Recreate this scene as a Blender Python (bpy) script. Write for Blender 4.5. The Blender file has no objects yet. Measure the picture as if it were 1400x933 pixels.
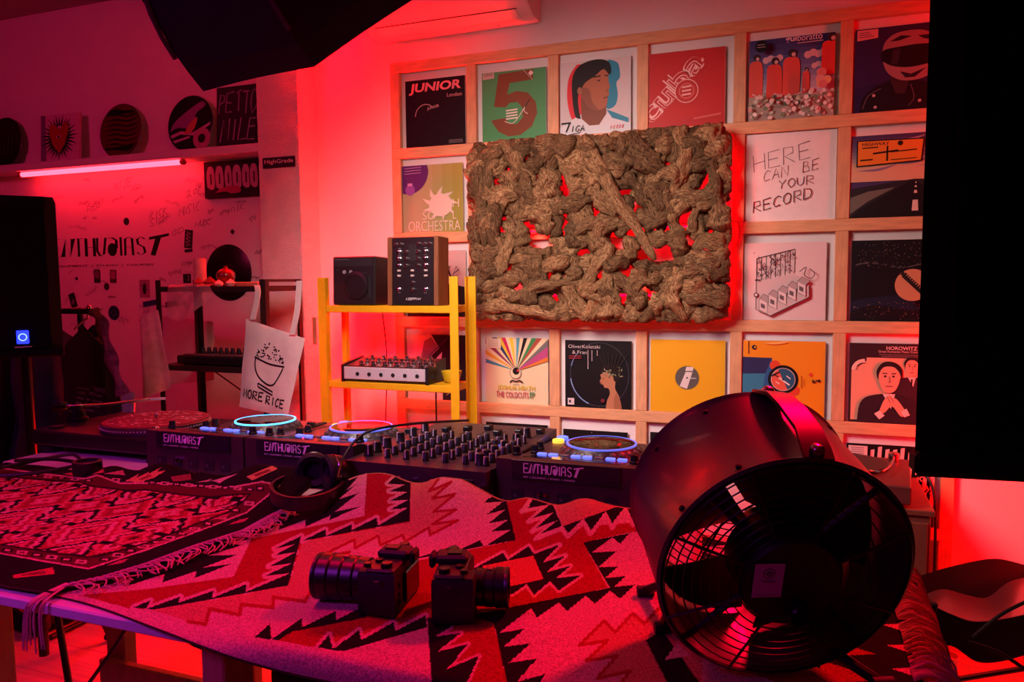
import bpy, math, random
import numpy as np
from mathutils import Vector, Matrix, noise as mnoise
PI = math.pi
scene = bpy.context.scene
col = scene.collection
random.seed(7)

# ------------------------------------------------------------------ camera
F_PX = 1052.0
YAW, PITCH, ROLL = 0.36433, 0.08066, -0.00898
CAM = np.array([1.869, -3.302, 1.47])
_cy, _sy, _cp, _sp = math.cos(YAW), math.sin(YAW), math.cos(PITCH), math.sin(PITCH)
FW = np.array([-_sy * _cp, _cy * _cp, -_sp]); RT = np.array([_cy, _sy, 0.0]); UP = np.cross(RT, FW)
_c, _s = math.cos(ROLL), math.sin(ROLL)
RT, UP = _c * RT + _s * UP, -_s * RT + _c * UP
def ray(x, y): return FW + (x - 700) / F_PX * RT + (466.5 - y) / F_PX * UP
def uz(x, y, z): d = ray(x, y); return CAM + d * (z - CAM[2]) / d[2]      # pixel -> point on a level plane
def uy(x, y, Y): d = ray(x, y); return CAM + d * (Y - CAM[1]) / d[1]      # pixel -> point on a plane parallel to the back wall
def project(P):
    d = P - CAM; z = d @ FW
    return 700 + F_PX * (d @ RT) / z, 466.5 - F_PX * (d @ UP) / z
cam = bpy.data.cameras.new('camera')
cam_ob = bpy.data.objects.new('camera', cam); col.objects.link(cam_ob)
cam.sensor_fit = 'HORIZONTAL'; cam.sensor_width = 36.0; cam.lens = 36.0 * F_PX / 1400.0
cam.clip_start = 0.05
cam_ob.matrix_world = Matrix(((RT[0], UP[0], -FW[0], CAM[0]), (RT[1], UP[1], -FW[1], CAM[1]), (RT[2], UP[2], -FW[2], CAM[2]), (0, 0, 0, 1)))
scene.camera = cam_ob

# ------------------------------------------------------------------ world, lights, exposure
world = bpy.data.worlds.new('room_dark'); scene.world = world
world.use_nodes = True
world.node_tree.nodes['Background'].inputs[0].default_value = (0.28, 0.10, 0.30, 1)
world.node_tree.nodes['Background'].inputs[1].default_value = 0.02
scene.view_settings.view_transform = 'Standard'
scene.view_settings.look = 'None'
scene.view_settings.gamma = 1.0
scene.view_settings.use_curve_mapping = False
scene.view_settings.exposure = 0.0

def lamp(name, kind, loc, target, color, power, size=0.3, size_y=None, shape='DISK', spread=None, spot=None, blend=0.5):
    d = bpy.data.lights.new(name, kind); d.color = color; d.energy = power
    if kind == 'AREA':
        d.shape = shape; d.size = size
        if size_y: d.size_y = size_y
        if spread: d.spread = spread
    elif kind == 'SPOT':
        d.spot_size = spot; d.spot_blend = blend; d.shadow_soft_size = size
    else:
        d.shadow_soft_size = size
    o = bpy.data.objects.new(name, d); col.objects.link(o); o.location = loc
    o.rotation_euler = (Vector(target) - Vector(loc)).to_track_quat('-Z', 'Y').to_euler()
    return o
RED = (1.0, 0.0, 0.001)
SB_C = Vector((0.755, -1.69, 2.235)); SB_A = Vector((0.10, 0.75, -0.65)).normalized()
lamp('softbox_light', 'AREA', SB_C + SB_A * 0.03, SB_C + SB_A, (1.0, 0.76, 0.68), 18, 0.72, spread=1.85)
lamp('red_wash_corner', 'AREA', (-0.27, -0.07, 0.10), (-0.30, -0.005, 2.6), RED, 45, 0.24, 0.08, 'RECTANGLE', spread=0.9)
lamp('red_fill_corner_top', 'AREA', (-0.27, -0.07, 2.90), (-0.30, -0.005, 0.4), RED, 30, 0.24, 0.08, 'RECTANGLE', spread=0.9)  # added unseen lamp, carries the corner's red up to the ceiling
lamp('red_fill_floor', 'AREA', (-0.35, -0.62, 0.75), (-0.3, -1.7, 0.0), RED, 17, 0.2)  # added unseen lamp, reddens the floor that the corner wash misses
lamp('red_wash_right', 'AREA', (2.75, -0.30, 0.9), (2.45, 0.03, 0.6), RED, 14, 0.12, 0.9, 'RECTANGLE')
lamp('red_wash_right_high', 'AREA', (2.75, -0.40, 2.3), (2.2, 0.03, 2.3), RED, 6, 0.12, 0.5, 'RECTANGLE')
lamp('red_room_light', 'AREA', (0.5, -2.3, 2.95), (0.65, -2.15, 0.9), (1.0, 0.0, 0.08), 6, 0.5, spread=1.2)
lamp('red_room_light_right', 'AREA', (2.25, -0.6, 2.7), (1.8, -2.2, 1.1), (1.0, 0.0, 0.02), 10, 0.3, spread=0.9)
lamp('purple_room_light', 'AREA', (0.3, -4.2, 2.9), (0.6, -1.5, 0.6), (0.60, 0.04, 1.0), 5.5, 1.0, spread=1.0)
lamp('magenta_fill_light', 'AREA', (-1.6, -3.6, 2.95), (-1.9, 0.0, 2.0), (1.0, 0.02, 0.17), 15, 0.8, spread=2.0)  # added unseen fill, tints the left wall magenta

# ------------------------------------------------------------------ materials
def lin(c):
    if isinstance(c, str):
        c = tuple(int(c[i:i + 2], 16) / 255 for i in (0, 2, 4))
    return tuple(x / 12.92 if x <= 0.04045 else ((x + 0.055) / 1.055) ** 2.4 for x in c)
MATS = {}
def mat(name, color, rough=0.5, metal=0.0, var=0.15, scale=30.0, bump=0.0, bscale=None, spec=0.5, emit=None, estr=0.0, stretch=None, coat=0.0):
    if name in MATS: return MATS[name]
    m = bpy.data.materials.new(name); m.use_nodes = True
    nt = m.node_tree; b = nt.nodes['Principled BSDF']
    c = lin(color)
    b.inputs['Roughness'].default_value = rough; b.inputs['Metallic'].default_value = metal
    b.inputs['Specular IOR Level'].default_value = spec
    if coat: b.inputs['Coat Weight'].default_value = coat
    tc = nt.nodes.new('ShaderNodeTexCoord'); mp = nt.nodes.new('ShaderNodeMapping')
    nt.links.new(tc.outputs['Object'], mp.inputs[0])
    if stretch: mp.inputs['Scale'].default_value = stretch
    n = nt.nodes.new('ShaderNodeTexNoise'); n.inputs['Scale'].default_value = scale; n.inputs['Detail'].default_value = 5
    nt.links.new(mp.outputs[0], n.inputs['Vector'])
    r = nt.nodes.new('ShaderNodeValToRGB')
    r.color_ramp.elements[0].position = 0.3; r.color_ramp.elements[1].position = 0.7
    r.color_ramp.elements[0].color = (*[x * (1 - var) for x in c], 1); r.color_ramp.elements[1].color = (*[min(1, x * (1 + var)) for x in c], 1)
    nt.links.new(n.outputs['Fac'], r.inputs[0]); nt.links.new(r.outputs[0], b.inputs['Base Color'])
    if bump:
        n2 = nt.nodes.new('ShaderNodeTexNoise'); n2.inputs['Scale'].default_value = bscale or scale * 3; n2.inputs['Detail'].default_value = 6
        nt.links.new(mp.outputs[0], n2.inputs['Vector'])
        bm = nt.nodes.new('ShaderNodeBump'); bm.inputs['Strength'].default_value = bump; bm.inputs['Distance'].default_value = 0.01
        nt.links.new(n2.outputs['Fac'], bm.inputs['Height']); nt.links.new(bm.outputs[0], b.inputs['Normal'])
    if emit:
        b.inputs['Emission Color'].default_value = (*lin(emit), 1); b.inputs['Emission Strength'].default_value = estr
    MATS[name] = m
    return m
def attr_mat(name, rough=0.5, spec=0.4, bump=0.0, bscale=600, coat=0.0, heather=0.0):
    """flat print: colour comes from the mesh's 'Col' attribute"""
    if name in MATS: return MATS[name]
    m = bpy.data.materials.new(name); m.use_nodes = True; nt = m.node_tree; b = nt.nodes['Principled BSDF']
    a = nt.nodes.new('ShaderNodeVertexColor'); a.layer_name = 'Col'
    b.inputs['Roughness'].default_value = rough; b.inputs['Specular IOR Level'].default_value = spec
    if coat: b.inputs['Coat Weight'].default_value = coat; b.inputs['Coat Roughness'].default_value = 0.25
    tc = nt.nodes.new('ShaderNodeTexCoord'); n = nt.nodes.new('ShaderNodeTexNoise'); n.inputs['Scale'].default_value = bscale; n.inputs['Detail'].default_value = 3
    nt.links.new(tc.outputs['Object'], n.inputs['Vector'])
    mx = nt.nodes.new('ShaderNodeMix'); mx.data_type = 'RGBA'; mx.blend_type = 'MULTIPLY'; mx.inputs[0].default_value = heather
    rp = nt.nodes.new('ShaderNodeValToRGB'); rp.color_ramp.elements[0].position = 0.36; rp.color_ramp.elements[1].position = 0.62
    rp.color_ramp.elements[0].color = (0.25, 0.2, 0.2, 1)
    nt.links.new(n.outputs['Fac'], rp.inputs[0])
    nt.links.new(a.outputs[0], mx.inputs[6]); nt.links.new(rp.outputs[0], mx.inputs[7]); nt.links.new(mx.outputs[2], b.inputs['Base Color'])
    if bump:
        bm = nt.nodes.new('ShaderNodeBump'); bm.inputs['Strength'].default_value = bump; bm.inputs['Distance'].default_value = 0.003
        nt.links.new(n.outputs['Fac'], bm.inputs['Height']); nt.links.new(bm.outputs[0], b.inputs['Normal'])
    MATS[name] = m
    return m
def emit_mat(name, color, strength):
    if name in MATS: return MATS[name]
    m = bpy.data.materials.new(name); m.use_nodes = True; nt = m.node_tree; b = nt.nodes['Principled BSDF']
    b.inputs['Base Color'].default_value = (*[min(1, c) for c in color], 1)
    b.inputs['Emission Color'].default_value = (*color, 1); b.inputs['Emission Strength'].default_value = strength
    MATS[name] = m
    return m

# ------------------------------------------------------------------ mesh builder
class MB:
    def __init__(s): s.v = []; s.f = []; s.c = []
    def add(s, vs, fs, c=None):
        o = len(s.v); s.v += [tuple(map(float, p)) for p in vs]
        for f in fs: s.f.append(tuple(i + o for i in f)); s.c.append(c)
        return s
    def box(s, x0, y0, z0, x1, y1, z1, c=None, M=None):
        vs = [(x, y, z) for z in (z0, z1) for y in (y0, y1) for x in (x0, x1)]
        if M is not None: vs = [tuple(M @ Vector(p)) for p in vs]
        return s.add(vs, [(0, 2, 3, 1), (4, 5, 7, 6), (0, 1, 5, 4), (2, 6, 7, 3), (0, 4, 6, 2), (1, 3, 7, 5)], c)
    def bbox(s, x0, y0, z0, x1, y1, z1, b=0.004, c=None, M=None):
        """box with all edges chamfered"""
        b = min(b, (x1 - x0) * .45, (y1 - y0) * .45, (z1 - z0) * .45)
        vs = []; idx = {}
        for ix, (xo, xi) in enumerate(((x0, x0 + b), (x1, x1 - b))):
            for iy, (yo, yi) in enumerate(((y0, y0 + b), (y1, y1 - b))):
                for iz, (zo, zi) in enumerate(((z0, z0 + b), (z1, z1 - b))):
                    for k, p in enumerate(((xo, yi, zi), (xi, yo, zi), (xi, yi, zo))):
                        idx[ix, iy, iz, k] = len(vs); vs.append(p)
        fs = []
        I = lambda a, b_, c_, k: idx[a, b_, c_, k]
        for a in (0, 1):
            q = [I(a, 0, 0, 0), I(a, 1, 0, 0), I(a, 1, 1, 0), I(a, 0, 1, 0)]; fs.append(q if a else q[::-1])
            q = [I(0, a, 0, 1), I(1, a, 0, 1), I(1, a, 1, 1), I(0, a, 1, 1)]; fs.append(q[::-1] if a else q)
            q = [I(0, 0, a, 2), I(1, 0, a, 2), I(1, 1, a, 2), I(0, 1, a, 2)]; fs.append(q if a else q[::-1])
        for a in (0, 1):
            for b_ in (0, 1):
                fs.append([I(a, b_, 0, 0), I(a, b_, 1, 0), I(a, b_, 1, 1), I(a, b_, 0, 1)])
                fs.append([I(a, 0, b_, 0), I(a, 1, b_, 0), I(a, 1, b_, 2), I(a, 0, b_, 2)])
                fs.append([I(0, a, b_, 1), I(1, a, b_, 1), I(1, a, b_, 2), I(0, a, b_, 2)])
                for c_ in (0, 1): fs.append([I(a, b_, c_, 0), I(a, b_, c_, 1), I(a, b_, c_, 2)])
        if M is not None: vs = [tuple(M @ Vector(p)) for p in vs]
        return s.add(vs, fs, c)
    def lathe(s, prof, n=24, M=None, c=None, cap=True):
        """prof: list of (r, z) from bottom to top"""
        vs = []; fs = []
        for r, z in prof:
            for k in range(n):
                a = 2 * PI * k / n; vs.append((r * math.cos(a), r * math.sin(a), z))
        for i in range(len(prof) - 1):
            for k in range(n):
                k2 = (k + 1) % n; fs.append((i * n + k, i * n + k2, (i + 1) * n + k2, (i + 1) * n + k))
        if cap: fs.append(tuple(range(n - 1, -1, -1))); fs.append(tuple((len(prof) - 1) * n + k for k in range(n)))
        if M is not None: vs = [tuple(M @ Vector(p)) for p in vs]
        return s.add(vs, fs, c)
    def tube(s, pts, r, n=8, c=None, cap=True):
        P = [Vector(p) for p in pts]; m = len(P); rs = r if hasattr(r, '__len__') else [r] * m
        vs = []; fs = []; up = None
        for i in range(m):
            t = (P[min(i + 1, m - 1)] - P[max(i - 1, 0)]).normalized()
            if up is None: up = Vector((0, 0, 1)) if abs(t.z) < .9 else Vector((1, 0, 0))
            u = t.cross(up)
            if u.length < 1e-6: u = t.cross(Vector((0, 1, 0)))
            u.normalize(); w = u.cross(t); up = w
            for k in range(n):
                a = 2 * PI * k / n; vs.append(tuple(P[i] + (u * math.cos(a) + w * math.sin(a)) * rs[i]))
        for i in range(m - 1):
            for k in range(n):
                k2 = (k + 1) % n; fs.append((i * n + k, i * n + k2, (i + 1) * n + k2, (i + 1) * n + k))
        if cap: fs.append(tuple(range(n - 1, -1, -1))); fs.append(tuple((m - 1) * n + k for k in range(n)))
        return s.add(vs, fs, c)
    def bar(s, a, b, w, h, c=None, up=(0, 0, 1)):
        """square bar from a to b"""
        a = Vector(a); b = Vector(b); t = (b - a).normalized(); u = t.cross(Vector(up))
        if u.length < 1e-4: u = t.cross(Vector((0, 1, 0)))
        u.normalize(); v = u.cross(t)
        vs = [tuple(p + u * (sx * w / 2) + v * (sy * h / 2)) for p in (a, b) for sx, sy in ((-1, -1), (1, -1), (1, 1), (-1, 1))]
        return s.add(vs, [(0, 3, 2, 1), (4, 5, 6, 7), (0, 1, 5, 4), (1, 2, 6, 5), (2, 3, 7, 6), (3, 0, 4, 7)], c)
    def grid(s, fn, nu, nv, c=None, closed_u=False):
        vs = [fn(i / (nu - (0 if closed_u else 1)), j / (nv - 1)) for j in range(nv) for i in range(nu)]
        fs = []
        for j in range(nv - 1):
            for i in range(nu if closed_u else nu - 1):
                i2 = (i + 1) % nu; fs.append((j * nu + i, j * nu + i2, (j + 1) * nu + i2, (j + 1) * nu + i))
        return s.add(vs, fs, c)
    def build(s, name, m, parent=None, smooth=False, kind=None, label=None):
        me = bpy.data.meshes.new(name); me.from_pydata(s.v, [], s.f); me.validate(clean_customdata=False)
        if any(c is not None for c in s.c) and len(me.polygons) == len(s.f):
            at = me.color_attributes.new('Col', 'FLOAT_COLOR', 'CORNER')
            buf = np.ones((len(me.loops), 4), np.float32)
            cache = {}
            for p, c in zip(me.polygons, s.c):
                if c is None: c = 'ffffff'
                if c not in cache: cache[c] = lin(c)
                buf[p.loop_start:p.loop_start + p.loop_total, :3] = cache[c]
            at.data.foreach_set('color', buf.ravel())
        if smooth:
            me.polygons.foreach_set('use_smooth', [True] * len(me.polygons)); me.set_sharp_from_angle(angle=math.radians(smooth if smooth is not True else 40))
        me.materials.append(m)
        return link(me, name, parent, kind, label)
def link(me, name, parent=None, kind=None, label=None):
    o = bpy.data.objects.new(name, me); col.objects.link(o)
    if parent is not None: o.parent = parent
    if kind: o['kind'] = kind
    if label: o['label'] = label
    return o
def thing(name, label, cat, loc=(0, 0, 0), rotz=0.0, group=None):
    o = bpy.data.objects.new(name, None); col.objects.link(o); o.empty_display_size = 0.05
    o.location = loc; o.rotation_euler = (0, 0, rotz)
    return tag(o, label, cat, group)
def tag(o, label, cat, group=None):
    o['label'] = label; o['category'] = cat
    if group: o['group'] = group
    return o
def smoothpts(pts, n=6):
    """Catmull-Rom through points"""
    P = [Vector(p) for p in pts]; out = []
    for i in range(len(P) - 1):
        a = P[max(i - 1, 0)]; b = P[i]; c = P[i + 1]; d = P[min(i + 2, len(P) - 1)]
        for k in range(n):
            t = k / n
            out.append(0.5 * ((2 * b) + (c - a) * t + (2 * a - 5 * b + 4 * c - d) * t * t + (3 * b - a - 3 * c + d) * t ** 3))
    out.append(P[-1]); return out

# ------------------------------------------------------------------ flat print
_TXT = {}
def text_geo(s, bold=0.0):
    """glyph outlines of the built-in font, normalised to a unit box"""
    key = (s, bold)
    if key in _TXT: return _TXT[key]
    cu = bpy.data.curves.new('txt', 'FONT'); cu.body = s; cu.resolution_u = 3; cu.offset = bold; cu.fill_mode = 'FRONT'
    ob = bpy.data.objects.new('txt', cu); me = ob.to_mesh()
    v = [(p.co.x, p.co.y) for p in me.vertices]; f = [tuple(p.vertices) for p in me.polygons]
    ob.to_mesh_clear(); bpy.data.objects.remove(ob); bpy.data.curves.remove(cu)
    if not v: return [], []
    x0 = min(p[0] for p in v); x1 = max(p[0] for p in v); y0 = min(p[1] for p in v); y1 = max(p[1] for p in v)
    v = [((p[0] - x0) / (x1 - x0 + 1e-9), (p[1] - y0) / (y1 - y0 + 1e-9)) for p in v]
    _TXT[key] = (v, f); return v, f
class Print:
    """2-D shapes in a unit square (0..1 right, 0..1 up) laid on a surface facing -y; each layer lies a hair in front of the last"""
    def __init__(s, w, h, y=0.0, step=0.00025): s.w, s.h, s.y, s.step, s.k, s.m = w, h, y, step, 0, MB()
    def P(s, u, v): return ((u - 0.5) * s.w, s.y - s.step * s.k, v * s.h)
    def lay(s): s.k += 1
    def poly(s, c, pts): s.lay(); s.m.add([s.P(*p) for p in pts], [tuple(range(len(pts)))], c); return s
    def circ(s, c, cx, cy, r, ry=None, n=32, a0=0, a1=2 * PI):
        ry = ry or r * s.w / s.h
        full = abs(a1 - a0 - 2 * PI) < 1e-6
        return s.poly(c, [(cx + r * math.cos(a0 + (a1 - a0) * i / (n if full else n - 1)), cy + ry * math.sin(a0 + (a1 - a0) * i / (n if full else n - 1))) for i in range(n)])
    def line(s, c, pts, wd, close=False):
        s.lay(); pts = list(pts) + ([pts[0]] if close else [])
        q = [Vector((p[0] * s.w, p[1] * s.h)) for p in pts]; n = len(q); vs = []; wd = wd * s.w / 2
        for i in range(n):
            t = q[min(i + 1, n - 1)] - q[max(i - 1, 0)]
            if t.length < 1e-9: t = Vector((1, 0))
            t.normalize(); nn = Vector((-t.y, t.x)) * wd
            for sg in (1, -1):
                p = q[i] + nn * sg; vs.append((p.x - s.w / 2, s.y - s.step * s.k, p.y))
        s.m.add(vs, [(2 * i, 2 * i + 1, 2 * i + 3, 2 * i + 2) for i in range(n - 1)], c); return s
    def text(s, c, t, x, y, w, h, shear=0.0, rot=0.0, bold=0.0):
        v, f = text_geo(t, bold)
        if not v: return s
        s.lay(); out = []
        for a, b in v:
            px = a * w * s.w + b * h * s.h * shear; pz = b * h * s.h
            px, pz = px * math.cos(rot) - pz * math.sin(rot), px * math.sin(rot) + pz * math.cos(rot)
            out.append((x * s.w + px - s.w / 2, s.y - s.step * s.k, y * s.h + pz))
        s.m.add(out, f, c); return s
    def clip(s):
        """cut everything at the edges of the sheet"""
        V, Fc, C2 = s.m.v, s.m.f, s.m.c; out = MB(); lim = ((0, -s.w / 2, 1), (0, s.w / 2, -1), (2, 0.0, 1), (2, s.h, -1))
        for f, c in zip(Fc, C2):
            P = [V[i] for i in f]
            for ax, L, sg in lim:
                if all((q[ax] - L) * sg >= 0 for q in P): continue
                N = []
                for i, q in enumerate(P):
                    r = P[i - 1]; a, b = (r[ax] - L) * sg, (q[ax] - L) * sg
                    if (a >= 0) != (b >= 0): t = a / (a - b); N.append(tuple(r[k] + (q[k] - r[k]) * t for k in range(3)))
                    if b >= 0: N.append(q)
                P = N
                if len(P) < 3: break
            if len(P) >= 3: out.add(P, [tuple(range(len(P)))], c)
        s.m = out; return s
    def build(s, name, m, parent=None, kind=None, label=None): return s.m.build(name, m, parent, kind=kind, label=label)

# ------------------------------------------------------------------ room
M_wall = mat('painted_plaster', 'e4dcdc', 0.75, var=0.03, scale=6, bump=0.10, bscale=60)
M_rough = mat('rough_plaster', 'e0d4d2', 0.85, var=0.05, scale=12, bump=0.55, bscale=85, stretch=(1, 1, 2.2))
M_dark = mat('dark_wall_paint', '6a4a56', 0.85, var=0.05, scale=5)
M_ceil = mat('ceiling_paint', 'a8989c', 0.85, var=0.03, scale=4)
M_plank = mat('laminate', 'c9a98c', 0.35, var=0.18, scale=5, stretch=(0.6, 9, 1))
M_under = mat('floor_screed', '3a3232', 0.9)
M_pine = mat('pine', 'd3a174', 0.55, var=0.14, scale=9, stretch=(1.2, 8, 8), bump=0.05)
M_pine_v = mat('pine_upright', 'cf9d72', 0.55, var=0.14, scale=9, stretch=(8, 8, 1.2), bump=0.05)
WY = 0.03           # back wall plane; the lattice's front is y = 0
def struct(name, mb, m, smooth=False):
    o = mb.build(name, m, None, smooth); o['kind'] = 'structure'; return o
wall_back = struct('wall_back', MB().box(-4.0, WY, 0, 4.2, WY + 0.12, 3.03), M_wall)
struct('wall_left', MB().box(-4.12, -6.0, 0, -4.0, WY + 0.12, 3.03), M_dark)
struct('wall_right', MB().box(4.2, -6.0, 0, 4.32, WY + 0.12, 3.03), M_dark)
struct('wall_front', MB().box(-4.12, -6.12, 0, 4.32, -6.0, 3.03), M_dark)
struct('ceiling', MB().box(-4.12, -6.12, 3.03, 4.32, WY + 0.12, 3.13), M_ceil)
floor = struct('floor', MB().box(-4.12, -6.12, -0.10, 4.32, WY + 0.12, -0.012), M_under)
plank_me = None
for r in range(31):
    for k in range(7):
        x = -4.0 + k * 1.2 + (r % 3) * -0.4; y = -6.0 + r * 0.195
        x0 = max(x, -4.0); x1 = min(x + 1.2, 4.2)
        if x1 - x0 < 0.1: continue
        if abs(x1 - x0 - 1.2) < 1e-6:
            if plank_me is None:
                o = MB().bbox(-0.599, 0.0005, -0.012, 0.599, 0.1945, 0, 0.0015).build('plank', M_plank, floor); plank_me = o.data
            else: o = link(plank_me, 'plank', floor)
            o.location = (x + 0.6, y, 0)
        else: MB().bbox(x0 + .0005, y + .0005, -0.012, x1 - .0005, y + 0.1945, 0, 0.0015).build('plank', M_plank, floor)
# pillar beside the lattice
PIL_Y = -0.12
pil_l = uy(353, 200, PIL_Y)[0]; pil_r = uy(409, 200, PIL_Y)[0]
pm = MB()
def pil(u, v):
    z = v * 3.03
    if u < 1e-6: return (pil_l, WY, z)
    if u > 1 - 1e-6: return (pil_r, WY, z)
    t = (u - 1 / 22) / (20 / 22)
    e = 0.004 * mnoise.noise((t * 3, z * 9, 2.0)) if 0.03 < t < 0.97 else 0.003 * mnoise.noise((1, z * 40, 5))
    return (pil_l + (pil_r - pil_l) * t + (0.003 * mnoise.noise((z * 30, 4, 1)) if t > .9 else 0), PIL_Y + e, z)
pm.grid(pil, 23, 160)
struct('pillar', pm, M_rough)
sg = MB().box(-0.5, -0.001, 0, 0.5, 0, 1, None).v
# 'HighGrade' sticker on the pillar
q0 = uy(360, 231, PIL_Y - .003); q1 = uy(404, 213, PIL_Y - .003)
sw, sh = q1[0] - q0[0], q1[2] - q0[2]
M_print = attr_mat('print_matte', 0.6, spec=0.2)
M_gloss = attr_mat('print_gloss', 0.5, spec=0.2, coat=0.03)
M_sleeve = mat('sleeve_card', 'cfc6be', 0.6, var=0.05)
st = MB().bbox(-sw / 2, -0.0012, 0, sw / 2, 0.0, sh, 0.0004).build('sticker', mat('black_vinyl_sticker', '0c0a0c', 0.4), None)
st.location = ((q0[0] + q1[0]) / 2, PIL_Y - 0.006, q0[2]); tag(st, 'small black rectangular sticker with pale lettering on the pillar', 'sticker')
Print(sw, sh, -0.0013).text('e8c8cc', 'HighGrade', 0.06, 0.30, 0.88, 0.5, bold=0.01).build('sticker_lettering', M_print, st)
# picture-rail shelf on the wall at the left
M_white = mat('white_laminate', 'd9cfd4', 0.5, var=0.04, scale=8)
shz0 = uy(349, 208.5, -0.12)[2] + .004; shz1 = shz0 + 0.042
led = MB().bbox(-3.9, -0.12, shz0, pil_l - 0.002, WY, shz1, 0.003).build('wall_shelf', M_white)
tag(led, 'long white shelf board on the left wall carrying painted discs and canvases', 'shelf')

# ------------------------------------------------------------------ lattice of pine battens
PX, PZ, BW, ZT = 0.395, 0.3950 * 1.01607, 0.0476, 2.4957
NC, NR = 6, 6
lat = thing('record_lattice', 'pine wood lattice screwed to the wall, its cells holding record sleeves', 'lattice', (0, 0, 0))
rail_me = None
for r in range(NR + 1):
    z1 = ZT - r * PZ
    o = MB().bbox(0, 0, -BW, NC * PX + BW, WY - 0.0005, 0, 0.002).build('rail', M_pine, lat); o.location = (0, 0, z1)
    o.location.x = 0
post_me = None
for c in range(NC + 1):
    for r in range(NR):
        if post_me is None:
            o = MB().bbox(0, 0.0008, 0, BW, WY - 0.0005, PZ - BW - 0.001, 0.002).build('post', M_pine_v, lat); post_me = o.data
        else: o = link(post_me, 'post', lat)
        o.location = (c * PX, 0, ZT - (r + 1) * PZ + 0.0005)
def cell(c, r): return c * PX + BW, ZT - (r + 1) * PZ    # left edge, rail top

# stroke alphabet, used for hand lettering
ST = {'A': [[(0, 0), (.5, 1), (1, 0)], [(.2, .38), (.8, .4)]], 'B': [[(0, 0), (.05, 1), (.7, .9), (.75, .65), (.1, .53), (.9, .45), (.9, .1), (0, 0)]],
 'C': [[(1, .85), (.6, 1), (.15, .75), (0, .35), (.25, .02), (.9, .12)]], 'D': [[(0, 0), (.05, 1), (.75, .85), (1, .5), (.8, .12), (0, 0)]],
 'E': [[(1, 1), (0, .96), (0, 0), (1, .02)], [(0, .5), (.8, .52)]], 'F': [[(1, 1), (0, .96), (0, 0)], [(0, .5), (.8, .52)]],
 'G': [[(1, .85), (.5, 1), (.05, .6), (.1, .15), (.6, 0), (1, .3), (.6, .42)]], 'H': [[(0, 1), (0, 0)], [(1, 1), (1, 0)], [(0, .5), (1, .53)]],
 'I': [[(.5, 0), (.5, 1)]], 'K': [[(0, 0), (0, 1)], [(1, 1), (0, .45), (1, 0)]], 'L': [[(0, 1), (0, 0), (1, 0)]], 'M': [[(0, 0), (.1, 1), (.5, .3), (.9, 1), (1, 0)]],
 'N': [[(0, 0), (.05, 1), (.9, 0), (1, 1)]], 'O': [[(.5, 1), (.1, .8), (0, .4), (.35, 0), (.85, .15), (1, .6), (.75, .95), (.5, 1)]],
 'P': [[(0, 0), (0, 1), (.9, .9), (.9, .55), (0, .45)]], 'R': [[(0, 0), (.05, 1), (.85, .92), (.85, .58), (.1, .48), (1, 0)]],
 'S': [[(.95, .85), (.5, 1), (.1, .8), (.2, .58), (.8, .42), (.9, .15), (.45, 0), (0, .15)]], 'T': [[(0, 1), (1, 1)], [(.5, 1), (.5, 0)]],
 'U': [[(0, 1), (.05, .25), (.4, 0), (.85, .2), (1, 1)]], 'V': [[(0, 1), (.45, 0), (1, 1)]], 'W': [[(0, 1), (.25, 0), (.5, .7), (.75, 0), (1, 1)]],
 'X': [[(0, 0), (1, 1)], [(0, 1), (1, 0)]], 'Y': [[(0, 1), (.5, .5), (1, 1)], [(.5, .5), (.4, 0)]], 'Z': [[(0, 1), (1, 1), (0, 0), (1, 0)]]}
def hand(p, c, s, x, y, w, h, wd, slope=0.0, lean=0.0, gap=0.25, jit=0.0, rnd=random):
    n = len(s); cw = w / (n + (n - 1) * gap)
    for i, ch in enumerate(s):
        for stk in ST.get(ch, []):
            dx = x + i * cw * (1 + gap)
            pts = []
            for a, b in stk:
                px = dx + a * cw + b * h * lean; py = y + b * h + (px - x) * slope
                pts.append((px + rnd.uniform(-jit, jit), py + rnd.uniform(-jit, jit)))
            p.line(c, pts, wd)
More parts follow.
